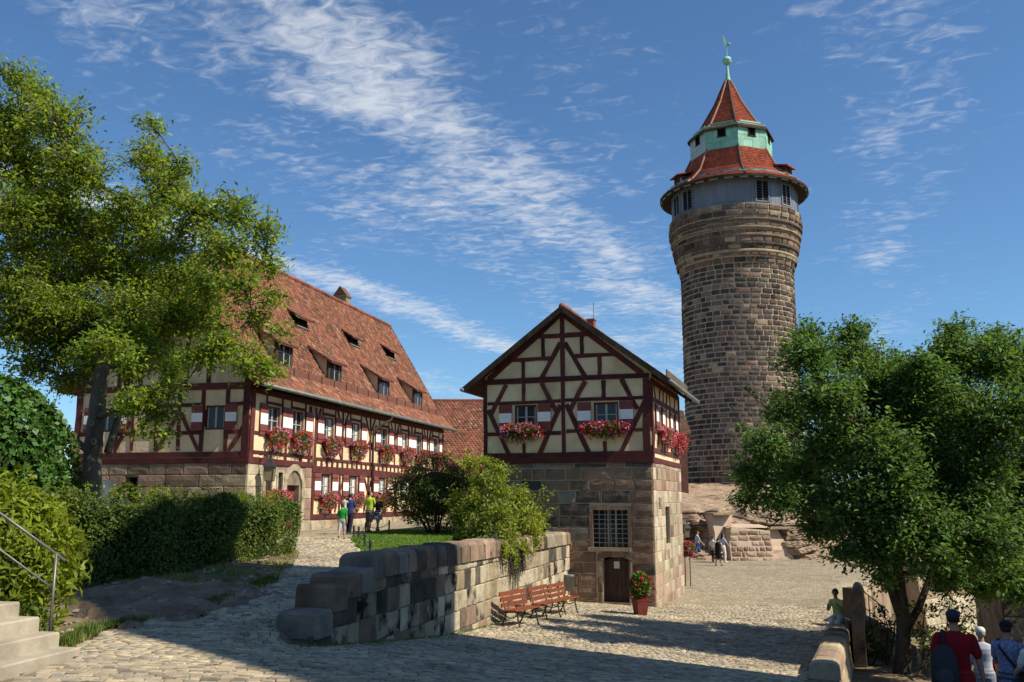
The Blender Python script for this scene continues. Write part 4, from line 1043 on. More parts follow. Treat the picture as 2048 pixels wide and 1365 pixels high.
    # ---- timbers of the long facade
    B = lambda p, q_, w, F_=FR, pr=.035: beam(F_, p, q_, w, root, pr, rg=rg)
    B((-.02, 1.54), (U5, 1.54), .22, pr=.06); B((.2, 1.86), (U5, 1.86), .13)
    for u in (1.35, 2.95, 4.3): B((u, 1.63), (u, 1.80), .22, pr=.03)
    B((U5-.05, 1.36), (Ln, 1.36), .31, pr=.07); B((U5, 1.83), (Ln, 1.83), .13, pr=.05)
    u = U5+.35
    while u < Ln: B((u, 1.51), (u, 1.77), .13, pr=.055); u += .56
    B((.05, 4.28), (Ln, 4.28), .22, pr=.045)
    # sill rail between the windows
    cuts = [0.2]+[x for h in up for x in (h[0]-.02, h[1]+.02)]+[Ln]
    for a, b_ in zip(cuts[0::2], cuts[1::2]):
        if b_-a > .2: B((a, 2.62), (b_, 2.62), .13)
    B((.14, 1.45), (.14, 4.3), .30, pr=.06)
    for u in (5.08, 5.62): B((u, 1.5), (u, 4.1), .20, pr=.05)
    B((Ln-.12, -.6), (Ln-.12, 4.1), .22, pr=.05); B((U5+.12, -.7), (U5+.12, 1.2), .22, pr=.05)
    gap = [0, 0, 0, .42, .50, .02, .02, .35]
    for i, (a, b_) in enumerate(up):
        for u in (a-.09, b_+.09): B((u, 2.0), (u, 4.1), .15, pr=.032) if i < 2 and False else B((u, 2.55), (u, 4.18), .11, pr=.032)
        B((a-.1, 3.88), (b_+.1, 3.88), .13)
        c = (a+b_)/2
        if i < 2: B((c, 1.92), (c, 2.56), .18)
        else:
            B((a-.12, 2.56), (c-gap[i], 1.90), .12); B((b_+.12, 2.56), (c+gap[i], 1.90), .12)
        m2 = MB(); m2.hexa(hexF(FR, a-.1, b_+.1, 2.54, 2.62, -.05, .10)); m2.build('sill', M['timber'], root)
    B((2.95, 1.92), (2.95, 2.6), .18)
    for u in (8.52, 11.85, 15.3, 17.92, 20.65):
        B((u, 1.90), (u, 4.18), .14)
        for s in (-1, 1):
            B((u+s*.03, 3.25), (u+s*.62, 4.16), .11, pr=.03)
            if u in (8.52, 11.85, 15.3, 20.65): B((u+s*.05, 2.95), (u+s*.42, 2.62), .14, pr=.028)
    B((5.70, 3.3), (6.1, 4.08), .14); B((5.72, 3.2), (6.0, 2.62), .14); B((8.0, 2.5), (8.45, 1.92), .15, pr=.03)
    # ground floor timbers
    for i, (a, b_, c, d) in enumerate(lw):
        for u in (a-.09, b_+.09): B((u, -.6), (u, 1.18), .14, pr=.032) if False else B((u, .05), (u, 1.18), .14, pr=.032)
        B((a-.5, .05), (b_+.5, .05), .15); m2 = MB(); m2.hexa(hexF(FR, a-.1, b_+.1, .03, .12, -.05, .10)); m2.build('sill', M['timber'], root)
        c_ = (a+b_)/2; B((c_-.5, -.6), (c_-.15, -.02), .14); B((c_+.6, -.6), (c_+.2, -.02), .14)
    for u in (8.35, 11.75, 15.5, 19.2, 22.6):
        B((u, -.6), (u, 1.18), .18)
        for s in (-1, 1): B((u+s*.55, 1.15), (u+s*.06, .45), .14, pr=.03); B((u+s*.06, .35), (u+s*.45, -.55), .14, pr=.03)
    B((U5, -.72), (Ln, -.72), .22, pr=.06)
    # ---- gable timbers
    Z5 = lambda x, y: FQ.uz(140+x/4.874, 720+y/4.874)
    B((-.05, 1.53), (Wd, 1.53), .22, FQ, .06); B((-.05, 1.76), (Wd, 1.76), .20, FQ, .05)
    B((0, 2.62), (1.1, 2.62), .15, FQ); B((1.98, 2.62), (6.05, 2.62), .15, FQ); B((6.95, 2.62), (Wd, 2.62), .15, FQ); B((0, 3.72), (1.0, 3.72), .14, FQ); B((2.1, 3.72), (5.95, 3.72), .14, FQ); B((0, 4.42), (Wd, 4.42), .24, FQ, .05)
    B((.14, 1.45), (.14, 4.4), .30, FQ, .058)
    for p, q_, w in (((1075,300),(1050,885),35),((855,360),(835,890),32),((620,420),(600,885),35),((1065,510),(850,885),38),((1085,520),(1250,885),36),((1760,540),(1550,885),38),((590,600),(440,885),36)):
        a, c = Z5(*p), Z5(*q_); B(a, (c[0], max(c[1], 1.88)), w/4.874*37/FPX, FQ)
    for u in (1.0, 2.08, 5.95, 7.05): B((u, 1.88), (u, 4.3), .17, FQ, .032)
    B((7.8, 1.45), (7.8, 4.4), .28, FQ, .05)
    for u in (1.9, 2.9, 3.97, 5.0, 6.0): B((u, 4.5), (u, 6.7), .17, FQ)
    B((.7, 5.6), (Wd-.7, 5.6), .16, FQ, .032); B((.1, 4.5), (1.45, 6.8), .2, FQ, .04); B((Wd-.1, 4.5), (Wd-1.45, 6.8), .2, FQ, .04); B((1.3, 6.72), (Wd-1.3, 6.72), .16, FQ, .045)
    # windows and shutters
    for i, h in enumerate(uw):
        make_window(FR, *h, root, nh=2, curtain=.30 if i in (2, 3, 5) else 0); sx = .50
        l, r_ = h[0]-.06, h[1]+.06
        room_l = (l-(uw[i-1][1]+.06)) if i else 1.2
        w_l = min(.62, room_l/2-.01) if room_l < 1.4 else .62
        room_r = (uw[i+1][0]-.06-r_) if i < 7 else 1.0
        w_r = min(.62, room_r/2-.01) if room_r < 1.4 else .62
        make_shutter(FR, l-w_l, l, h[2]-.06, h[3]+.04, root, .045); make_shutter(FR, r_, r_+w_r, h[2]-.06, h[3]+.04, root, .045)
    for i, h in enumerate(lw):
        make_window(FR, *h, root, nh=2, curtain=.32)
        make_shutter(FR, h[0]-.68, h[0]-.06, h[2]-.06, h[3]+.02, root, .045); make_shutter(FR, h[1]+.06, h[1]+.68, h[2]-.06, h[3]+.02, root, .045)
    for h in gw:
        make_window(FQ, *h, root, nh=1, curtain=0); make_shutter(FQ, h[0]-.55, h[0]-.06, h[2]-.02, h[3]+.03, root, .045); make_shutter(FQ, h[1]+.06, h[1]+.55, h[2]-.02, h[3]+.03, root, .045)
    m2 = MB(); m2.hexa(hexF(FQ, 4.85, 5.35, -.2, .9, -.28, -.24)); m2.build('window', M['dark'], root)
    # ---- roof
    ov = .64; ho = .45; s0 = 3.4; half = Wd/2
    prof = [(-ov, 4.46), (.35, 5.42), (half, RZ)]
    slope = (RZ-5.42)/(half-.35)
    hipz = 6.72
    def hip_s(z): return np.where(z < hipz, -ho, -ho+(z-hipz)/(RZ-hipz)*(s0+ho))
    def roof_pt(s, a, z, side): 
        p = C0+e*s+(q*a if side == 0 else q*(Wd-a)); return Vector((p.x, p.y, z))
    for side in (0, 1):
        b = MB(); th = .14
        for (a0, z0), (a1, z1) in zip(prof[:-1], prof[1:]):
            zz = [z0, z1] if z1 <= hipz or z0 >= hipz else [z0, hipz, z1]
            for za, zb in zip(zz[:-1], zz[1:]):
                aa = a0+(a1-a0)*(za-z0)/(z1-z0); ab = a0+(a1-a0)*(zb-z0)/(z1-z0)
                sa, sb = float(hip_s(za+1e-6)), float(hip_s(zb-1e-6)) if zb <= hipz else float(hip_s(zb))
                if zb <= hipz: sb = sa = -ho
                L1 = Ln+.35; lo4 = [roof_pt(sa, aa, za, side), roof_pt(L1, aa, za, side), roof_pt(L1, ab, zb, side), roof_pt(sb, ab, zb, side)]
                nrm = Vector((0, 0, -th)); b.hexa([p+nrm for p in lo4]+lo4)
        sl = b.build('roof', M['timber'], root)
        if side == 0:
            main = sl
            P0 = C0-e*ho
            tile_rows(P0, e, Ln+.35+ho, [(a, z+.01) for a, z in prof], q, keep=lambda u, z: (u-ho) > hip_s(z)-.02, parent=sl, rg=np.random.default_rng(5), tw=.19, ex=.185, pal=(.36,.25,.20,.10,.09), bow=.034, lift=.035)
        else:
            P0 = C0+q*Wd-e*ho
            tile_rows(P0, e, Ln+.35+ho, [(a, z+.01) for a, z in prof], -q, keep=lambda u, z: (u-ho) > hip_s(z)-.02, parent=sl, rg=np.random.default_rng(6), tw=.38, ex=.37)
    # hip face
    b = MB(); ai = .35+(hipz-5.42)/slope
    hp = [roof_pt(-ho, ai-.1, hipz, 0), roof_pt(-ho, ai-.1, hipz, 1), roof_pt(s0, half, RZ, 0)]; b.face(hp); b.face([p-Vector((0, 0, .14)) for p in reversed(hp)]); b.face([hp[0], hp[1], hp[1]-Vector((0,0,.14)), hp[0]-Vector((0,0,.14))]); hs = b.build('hip_roof', M['timber'], root)
    def kp(u, z): 
        k = (RZ-z)/(RZ-hipz); hw = (half-ai+.1)*k; return np.abs(u-(half-ai+.1)) < hw
    P0 = C0+q*(ai-.1); tile_rows(P0, q, 2*(half-ai+.1), [(-ho, hipz+.01), (s0, RZ+.01)], e, keep=kp, parent=hs, rg=np.random.default_rng(8), pal=(.22,.26,.3,.05,.17))
    # ridge and hip tiles
    def ridge(p, q_, n):
        for i in range(n):
            a = p+(q_-p)*(i/n); c = p+(q_-p)*((i+1.1)/n); m2 = MB(); m2.tube([a+Vector((0,0,.03)), c+Vector((0,0,.05))], [.15, .12], 8); m2.build('ridge_tile', TILE[rg.choice([0, 1, 1, 2])], root, True)
    ridge(roof_pt(s0-.1, half, RZ, 0), roof_pt(Ln+.35, half, RZ, 0), 52)
    ridge(roof_pt(-ho, ai-.03, hipz, 0), roof_pt(s0, half, RZ, 0), 16); ridge(roof_pt(-ho, ai-.03, hipz, 1), roof_pt(s0, half, RZ, 0), 16)
    # verge board of the near gable and of the far gable
    for s, nm in ((-ho-.02, 'verge_board'),):
        m2 = MB(); m2.bar(roof_pt(s, -ov, 4.40, 0), roof_pt(s, .35, 5.36, 0), .05, .20); m2.bar(roof_pt(s, .35, 5.36, 0), roof_pt(s, ai, hipz-.06, 0), .05, .20); m2.build(nm, M['timber'], root)
    m2 = MB(); m2.bar(roof_pt(Ln+.37, -ov, 4.40, 0), roof_pt(Ln+.37, .35, 5.36, 0), .05, .2); m2.bar(roof_pt(Ln+.37, .35, 5.36, 0), roof_pt(Ln+.37, half, RZ-.06, 0), .05, .2); m2.build('verge_board', M['timber'], root)
    # gutter and down pipe
    gp = lambda s: roof_pt(s, -ov-.09, 4.40, 0)
    m2 = MB(); m2.tube([gp(-ho), gp(Ln+.45)], .085, 8); m2.build('gutter', M['gutter'], root, True)
    pu = 12.0
    m2 = MB(); m2.tube([gp(13.0)-Vector((0,0,.02)), gp(12.9)-Vector((0,0,.25)), FR.P(12.3, 3.85, .45), FR.P(pu, 3.55, .16), FR.P(pu, 3.2, .12), FR.P(pu, -.9, .12)], [.06]*6, 8); m2.build('down_pipe', M['barkd'], root, True)
    m2 = MB(); m2.tube([FR.P(5.35, 4.1, .07), FR.P(5.35, 1.5, .07)], .035, 8); m2.build('lightning_cable', M['plaster'], root, True)
    # snow guard boards
    ga, gz = .16, 5.25; n = 17; L0, L1 = 1.0, Ln+.2
    for i in range(n):
        a = L0+(L1-L0)*i/n; c = L0+(L1-L0)*(i+1)/n; p, r_ = roof_pt(a+.03, ga, gz+.18, 0), roof_pt(c-.03, ga, gz+.18, 0); m2 = MB(); m2.bar(p, r_, .04, .36); m2.build('snow_guard_board', M['guard'], main)
        p = roof_pt(a, ga-.05, gz-.05, 0); m2 = MB(); m2.bar(p, p+Vector((0, 0, .44)), .035, .035, (1,0,0)); m2.build('snow_guard_post', M['bark'], main)
    # dormers: (facade position of window centre, height of the foot)
    def roof_a(z): return .35+(z-5.42)/slope
    def dormer(px, py, w, h, name, small=False):
        # foot of the front wall on the roof surface
        r_ = Vector(ray(px, py)); nrm = (-q*slope+Vector((0,0,1))).normalized(); P = roof_pt(0, .35, 5.42, 0); t = P.dot(nrm)/r_.dot(nrm); p = r_*t
        s = (p-C0).dot(e); zb = p.z; a = roof_a(zb)
        F_ = Face((C0+q*(a+.02)).xy, e.xy, (-q).xy)
        run = h/(slope-.62); za = zb+h
        w0, w1 = s-w/2, s+w/2
        m2 = MB()     # cheeks
        for u in (w0, w1):
            A_, B_, C_ = F_.P(u, zb-.05), F_.P(u, za), F_.P(u, zb+h+.62*run, -run); m2.face([A_, B_, C_])
        m2.face([F_.P(w0, zb-.05), F_.P(w1, zb-.05), F_.P(w1, za), F_.P(w0, za)])
        D = m2.build('dormer', M['plaster'] if not small else M['dark'], root)
        ovh, ow = .30, .16 if not small else .12
        lo4 = [F_.P(w0-ow-.05, za-.62*ovh+.02, ovh), F_.P(w1+ow+.05, za-.62*ovh+.02, ovh), F_.P(w1+ow*.6, za+.62*run+.02, -run-.05), F_.P(w0-ow*.6-.25*(not small), za+.62*run+.02, -run-.05)]
        m2 = MB(); m2.hexa([v-Vector((0,0,.07)) for v in lo4]+lo4); m2.build('dormer_roof', M['timber'], D)
        sv = (lo4[3]-lo4[0]); ln = (lo4[1]-lo4[0]).length
        pr = [(-ovh, za-.62*ovh+.04), (run+.05, za+.62*run+.05)]
        P0 = Vector((lo4[0].x, lo4[0].y, 0))-q*(-ovh)
        P0 = C0+e*(w0-ow-.05)+q*(a+.02)
        tile_rows(P0, e, w+2*ow+.08, pr, q, parent=D, rg=np.random.default_rng(int(px)), pal=(.10,.18,.42,.04,.26), name='dormer_tiles', tw=.18, ex=.17)
        if not small:
            m2 = MB(); fw = .12
            for x0, x1, y0, y1 in ((w0-.06, w1+.06, za-.14, za+.02), (w0-.06, w0+fw, zb-.02, za-.14), (w1-fw, w1+.06, zb-.02, za-.14)): m2.hexa(hexF(F_, x0, x1, y0, y1, -.02, .09))
            m2.build('dormer_frame', M['barkd'], D)
            m2 = MB(); m2.face([F_.P(w0+fw, zb+.06, .03), F_.P(w1-fw, zb+.06, .03), F_.P(w1-fw, za-.14, .03), F_.P(w0+fw, za-.14, .03)]); m2.build('pane', M['glass'], D)
            m2 = MB(); m2.hexa(hexF(F_, s-.025, s+.025, zb+.06, za-.14, .03, .06)); zc_ = (zb+za)/2+.1
            m2.hexa(hexF(F_, w0+fw, w1-fw, zc_-.012, zc_+.012, .03, .05)); m2.hexa(hexF(F_, w0+fw, w0+fw+.03, zb+.06, za-.14, .03, .055)); m2.hexa(hexF(F_, w1-fw-.03, w1-fw, zb+.06, za-.14, .03, .055)); m2.build('muntin', M['muntin'], D)
            m2 = MB(); m2.hexa(hexF(F_, w0-.1, w1+.1, zb-.10, zb+.0, .0, .18)); m2.build('dormer_sill', M['copper'], D)
        else:
            m2 = MB(); m2.hexa(hexF(F_, w0-.04, w1+.04, za-.10, za, -.02, .06)); m2.build('dormer_frame', M['barkd'], D)
            m2 = MB(); m2.hexa(hexF(F_, w0-.1, w1+.1, zb-.04, zb+.02, .0, .16)); m2.build('dormer_sill', M['gutter'], D)
    for px, py in ((565, 737), (667, 769), (766, 797), (834, 816)): dormer(px, py, 1.35, 1.15, 'd')
    for px, py in ((603, 656), (707, 692), (782, 718)): dormer(px, py, 1.25, .55, 'd', True)
    # chimney with gabled cap
    c = roof_pt(17.6, half+.5, RZ, 0); m2 = MB(); m2.box((c.x, c.y, RZ-.2), .62, .80, 1.6, math.atan2(e.y, e.x)); ch = m2.build('chimney', S_TAN, root)
    m2 = MB(); m2.box((c.x, c.y, RZ+.63), .72, .90, .08, math.atan2(e.y, e.x)); m2.build('chimney_band', S_BROWN, ch)
    m2 = MB(); a_, b_ = e*.36, q*.45; zt = RZ+1.25; bz = RZ+.67
    P = [c+a_-b_, c+a_+b_, c-a_+b_, c-a_-b_]; P = [Vector((p.x, p.y, bz)) for p in P]; t0 = Vector((c.x, c.y, zt))+e*.40; t1 = Vector((c.x, c.y, zt))-e*.40
    m2.face([P[0], P[1], t0]); m2.face([P[1], P[2], t1, t0]); m2.face([P[2], P[3], t1]); m2.face([P[3], P[0], t0, t1]); m2.build('chimney_roof', TILE[2], ch)
    # flower boxes
    names = ['first', 'second', 'third', 'fourth', 'fifth', 'sixth', 'seventh', 'last']
    for i, (a, b_) in enumerate(up):
        cc = (a+b_)/2; mix = [[('red', 5), ('lilac', 3), ('pink', 2)], [('red', 6), ('pink', 3), ('lilac', 2)], [('pink', 4), ('red', 4), ('lilac', 2)]][i % 3]
        flower_box(FR, cc-.80, cc+.80, 2.52, 'geranium box under the %s upper window of the long house from its near corner' % names[i], 200+i, mix, 1.05, fall=.62, rise=.42, group='window boxes of the long house')
    for i, (a, b_) in enumerate(lo):
        cc = (a+b_)/2; flower_box(FR, cc-.75, cc+.75, .02, 'geranium box under the %s ground floor window of the long house' % ['first', 'second', 'third'][i], 220+i, [('red', 4), ('pink', 4), ('lilac', 2)], 1.1, fall=.50, rise=.36, group='ground floor window boxes of the long house')
    flower_box(FR, 1.2, 3.0, .05, 'geranium box below the small stone-framed windows beside the portal', 230, [('red', 4), ('pink', 5)], 1.0, fall=.3, rise=.40)
    lantern(FR.P(.75, 1.12, .55), 'hanging iron lantern on the corner of the long house above the hedge', s=1.25, bracket=FR.P(.75, 1.75, .05))
    lantern(FR.P(15.6, .9, .35), 'small dark lantern on the long house wall beside the berry bush', s=.8, bracket=FR.P(15.6, 1.3, .05))
    return FR, FQ
FR, FQ = make_longhouse()

# ------------------------------------------------------------------ round tower
TY = 75.0; TX = at(1488, 900, TY).x
M['tmortar'] = mat('tower_mortar', (.40,.30,.225), (.55,.425,.325), 3, 6, .95, .4, 20, .05)
T_GREY = stone('tower_stone', (.10,.080,.064), (.175,.14,.11), c3=(.21,.165,.12), lo=.56, hi=.74)
def make_tower():
    rg = random.Random(5); g = np.random.default_rng(12)
    zy = lambda y, Y=TY: at(1485, y, Y).z
    zb = zy(985); zbul = zy(553); zst = zy(446); zdr = zy(402); ze = zy(399)
    R0 = 4.62; Rt = 5.44
    root = empty('round_tower', (TX, TY, zb), 'tall round stone tower with grey-blue boarded drum, red tiled roofs and green copper lantern', 'tower')
    c = Vector((TX, TY, 0)); view = math.atan2(-TY, -TX)          # direction from the axis to the camera
    def rad(z):
        if z < zbul: return R0+.10*max(0, (zb+3-z)/3)
        t = (z-zbul)/(zst-zbul); return R0+(Rt-R0)*min(1, (t/.78))**.85
    def mp_factory(z0, z1):
        rr = rad((z0+z1)/2)+(.07*(int(round((z0-zbul)/(zst-zbul)*9)) % 2) if z0 > zbul-.01 else 0)
        return lambda u, z, w: Vector((TX+(rr+w)*math.cos(u), TY+(rr+w)*math.sin(u), z))
    # mortar core
    prof = [(rad(z)-.01, z) for z in np.linspace(zb-3, zbul, 10)]
    zz = list(np.linspace(zbul, zst, 12))
    for a, b_ in zip(zz[:-1], zz[1:]): prof += [(rad(a), a+.001), (rad((a+b_)/2)-.02, b_)]
    b = MB(); b.lathe([(r-.02, z) for r, z in prof]+[(Rt-.4, zst)], (TX, TY, 0), 72); b.build('core', M['tmortar'], root)
    rows = []
    z = zb-.6
    while z < zbul-.2: h = rg.uniform(.36, .46); rows.append((z, min(z+h, zbul), 0)); z += h
    rows[-1] = (rows[-1][0], zbul, 0)
    nb = 9; bz = [zbul+(zst-zbul)*i/nb for i in range(nb+1)]
    for i in range(nb): rows.append((bz[i], bz[i+1], 1))
    items = []
    for z0, z1, kind in rows:
        a = view-1.75+rg.uniform(0, .1)
        while a < view+1.75:
            l = (rg.uniform(.50, 1.0) if not kind else rg.uniform(.6, 1.1))/R0
            # stones and patches of plain render between them
            pt = math.sin(a*5+z0*.9)*math.sin(z0*.55-a*2.3)+.5*math.sin(a*13+z0*2)
            m_ = pick([(S_SOOT, .52), (T_GREY, .34), (S_BROWN, .14), (S_RED, .03)] if pt < .62 else [(S_TAN, .35), (S_PINK, .14), (S_BROWN, .40), (T_GREY, .25)], rg)
            if kind: m_ = pick([(T_GREY, .36), (S_SOOT, .14), (S_BROWN, .32), (S_TAN, .16), (S_RED, .16)], rg)
            flush = pt > 1.0 and not kind
            gap = .022/R0
            pr = .02 if flush else (rg.uniform(.025, .055) if not kind else .045)
            bl = block(mp_factory(z0, z1), a+gap, a+l-gap, z0+.022, z1-.022, pr, 1e-9, rg, 0.0) if False else None
            mpf = mp_factory(z0, z1); R_ = rad((z0+z1)/2)
            bl = block(lambda u, zq, w, mpf=mpf, R_=R_: mpf(u/R_, zq, w), a*R_+.058, (a+l)*R_-.058, z0+.052, z1-.052, pr, .055 if not kind else .03, rg, .016 if not kind else .006)
            items.append((math.cos(a+l/2-view)-(.02*abs(z0-8)/10), bl, m_)); a += l
    items.sort(key=lambda t: -t[0])
    for _, bl, m_ in items[:300]: bl.build('stone_block', m_, root)
    clear_join([(bl, m_) for _, bl, m_ in items[300:]], 'stone_blocks', root)
    for i, t in enumerate((.20, .33, .46, .59, .72)):
        zc = zbul+(zst-zbul)*t; rr = rad(zc)+.05; b = MB(); b.lathe([(rr-.05, zc-.15)]+[(rr+.10*math.sin(a), zc-.13*math.cos(a)) for a in np.linspace(.3, PI-.3, 7)]+[(rr-.05, zc+.15)], (TX, TY, 0), 90); b.build('roll_moulding', [S_TAN, T_GREY, S_BROWN, S_TAN, T_GREY][i], root)
    # boarded drum
    Rd = Rt-.22; b = MB(); n = 150; z0, z1 = zst-.02, zdr+1.0
    for i in range(n):
        a0, a1 = 2*PI*i/n, 2*PI*(i+1)/n; r = Rd+.012*(i % 2); q0, q1 = c+Vector((r*math.cos(a0), r*math.sin(a0), 0)), c+Vector((r*math.cos(a1), r*math.sin(a1), 0))
        b.face([(q0.x, q0.y, z0), (q1.x, q1.y, z0), (q1.x, q1.y, z1), (q0.x, q0.y, z1)])
        r2 = Rd+.012*((i+1) % 2); q2 = c+Vector((r2*math.cos(a1), r2*math.sin(a1), 0)); b.face([(q1.x, q1.y, z0), (q2.x, q2.y, z0), (q2.x, q2.y, z1), (q1.x, q1.y, z1)])
    b.build('boarding', M['greywood'], root)
    def ang_for(px, R, z):
        best = None
        for k in range(-90, 91):
            a = view+math.radians(k); x, y = TX+R*math.cos(a), TY+R*math.sin(a); p = 1024+FPX*x/(y*_c+z*_s)
            if best is None or abs(p-px) < best[0]: best = (abs(p-px), a)
        return best[1]
    wz0, wz1 = zst+.25, zst+1.95
    for px in (1525, 1571, 1601, 1376, 1354):
        a = ang_for(px, Rd, zst+1); d = Vector((math.cos(a), math.sin(a), 0)); t = Vector((-d.y, d.x, 0)); F_ = Face((c+d*(Rd+.0)-t*.0).xy, t.xy, d.xy)
        b = MB(); b.hexa(hexF(F_, -.52, .52, wz0, wz1, -.05, .02)); w = b.build('window', M['dark'], root)
        b = MB()
        for x0, x1, y0, y1 in ((-.60, -.50, wz0-.06, wz1+.06), (.50, .60, wz0-.06, wz1+.06), (-.50, .50, wz1-.04, wz1+.06), (-.66, .66, wz0-.10, wz0), (-.03, .03, wz0, wz1)): b.hexa(hexF(F_, x0, x1, y0, y1, -.05, .07))
        b.build('window_frame', M['greywood'], w)
        b = MB()
        for k in range(7): zc = wz0+.12+k*.23; b.hexa(hexF(F_, -.5, .5, zc, zc+.05, -.02, .045))
        b.build('louvre', M['iron'], w)
    # eave soffit and lower roof, round below and eight-sided above
    off8 = view+math.radians(10)
    def octr(a): 
        d = (a-off8+PI/8) % (PI/4)-PI/8
        return math.cos(PI/8)/math.cos((PI/8)-abs(d)) if True else 1
    def octv(a):
        d = np.mod(a-off8, PI/4)-PI/8; return np.cos(PI/8)/np.cos(d)
    b = MB(); b.lathe([(Rd-.1, zdr+.55), (5.95, ze+.12), (6.20, ze+.05), (6.20, ze-.10), (5.8, ze-.02), (Rd-.1, zdr+.25)], (TX, TY, 0), 64); b.build('eave', M['barkd'], root)
    # rafter ends under the eave and light boards between them
    n = 32
    for i in range(n):
        a = 2*PI*(i+.5)/n
        if math.cos(a-view) < -.2: continue
        d = Vector((math.cos(a), math.sin(a), 0)); t = Vector((-d.y, d.x, 0)); p = c+d*6.06+Vector((0, 0, ze-.12)); b = MB(); b.bar(p-t*.36, p+t*.36, .06, .14, (0, 0, 1)); b.build('eave_board', M['zinc'], root)
        p = c+d*5.72+Vector((0, 0, ze+.52)); b = MB(); b.bar(p-t*.32, p+t*.32, .05, .10, (0, 0, 1)); b.build('snow_guard', M['zinc'], root)
    R2 = 3.22; zd0 = zy(318); zd1 = zy(282)
    def polar_roof(prof, kblend, name, parent, tw=.24, ex=.22, seed=1, mats=TTILE):
        gg = np.random.default_rng(seed); Vs = []; mi = []
        ks = np.linspace(0, 1, len(prof))
        for (r0, za), (r1, zb_), k0, k1 in zip(prof[:-1], prof[1:], kblend[:-1], kblend[1:]):
            L_ = math.hypot(r1-r0, zb_-za); m = max(1, round(L_/ex))
            for i in range(m):
                t0, t1 = i/m, min(1, (i+1.2)/m); ra, rb = r0+(r1-r0)*t0, r0+(r1-r0)*t1; z_a, z_b = za+(zb_-za)*t0, za+(zb_-za)*t1; kk = k0+(k1-k0)*t0; k2 = k0+(k1-k0)*t1
                n = max(8, int(2*PI*ra/tw)); a = (np.arange(n)+(i % 2)*.5)/n*2*PI; da = PI/n*.97
                nx, nz = (zb_-za)/L_, -(r1-r0)/L_
                def pt(an, r, z, up, k):
                    rr = (r+nx*up)*((1-k)+k*octv(an)); return np.stack([TX+rr*np.cos(an), TY+rr*np.sin(an), np.full_like(an, z+nz*up)], 1)
                Vs.append(np.stack([pt(a-da, ra, z_a, .035, kk), pt(a+da, ra, z_a, .035, kk), pt(a+da, rb, z_b, .004, k2), pt(a-da, rb, z_b, .004, k2), pt(a-da, ra, z_a, 0, kk), pt(a+da, ra, z_a, 0, kk)], 1))
        V = np.concatenate(Vs); N_ = len(V); tpl = np.array([(0,1,2,3),(4,5,1,0)]); F_ = (tpl[None]+(np.arange(N_)*6)[:, None, None]).reshape(-1, 4)
        o = np_mesh(name, V.reshape(-1, 3), F_, mats, parent, np.repeat(gg.choice(len(mats), N_), 2)); o['kind'] = 'stuff'
    pr1 = [(6.18, ze+.08), (5.38, ze+.62), (4.45, ze+1.55), (3.38, zd0)]
    kb1 = [0, .25, .8, 1]
    b = MB()
    def shell(prof, kb, name, m_, sub=0.05):
        b = MB(); n = 64; rings = []
        for (r, z), k in zip(prof, kb):
            rings.append(len(b.v))
            for j in range(n):
                a = 2*PI*j/n+off8; rr = (r-sub)*((1-k)+k*float(octv(np.array(a)))); b.v.append((TX+rr*math.cos(a), TY+rr*math.sin(a), z))
        for r0, r1 in zip(rings[:-1], rings[1:]):
            for j in range(n): b.f.append((r0+j, r0+(j+1) % n, r1+(j+1) % n, r1+j)); b.m.append(0)
        return b.build(name, m_, root)
    rf = shell(pr1, kb1, 'lower_roof', TTILE[1]); polar_roof(pr1, kb1, 'roof_tiles', rf, seed=3)
    def hips(prof, kb, par):
        for k in range(8):
            a = off8+k*PI/4; pts = []
            for (r, z), kk in zip(prof, kb): rr = r*((1-kk)+kk*float(octv(np.array(a)))); pts.append(Vector((TX+rr*math.cos(a), TY+rr*math.sin(a), z+.04)))
            b = MB(); b.tube(pts, .10, 6); b.build('hip_tile', TILE[4] if k % 2 == 0 else TILE[3], par)
    hips(pr1, kb1, rf)
    # little dormers at the sides of the lower roof
    for px in (1385, 1580):
        a = ang_for(px, 5.0, ze+1.3)
        if px == 1385: a = view-math.radians(62)
        else: a = view+math.radians(62)
        d = Vector((math.cos(a), math.sin(a), 0)); t = Vector((-d.y, d.x, 0)); F_ = Face((c+d*5.15).xy, t.xy, d.xy); z0 = ze+.85
        b = MB(); b.hexa(hexF(F_, -.6, .6, z0, z0+.65, -1.2, 0)); D = b.build('dormer', M['barkd'], rf); b = MB(); P = [F_.P(-.8, z0+.62, .3), F_.P(.8, z0+.62, .3), F_.P(.8, z0+1.1, -1.6), F_.P(-.8, z0+1.1, -1.6)]
        b.hexa(P+[v+Vector((0, 0, .1)) for v in P]); b.build('dormer_roof', TTILE[1], D)
    # copper lantern storey
    R2c = R2/math.cos(PI/8)
    core = MB(); core.lathe([(R2c-.03, zd0-.25), (R2c-.03, zd1+.3)], (TX, TY, 0), 8, a0=off8); core.build('lantern_storey', M['copper'], root)
    side = 2*R2c*math.sin(PI/8)
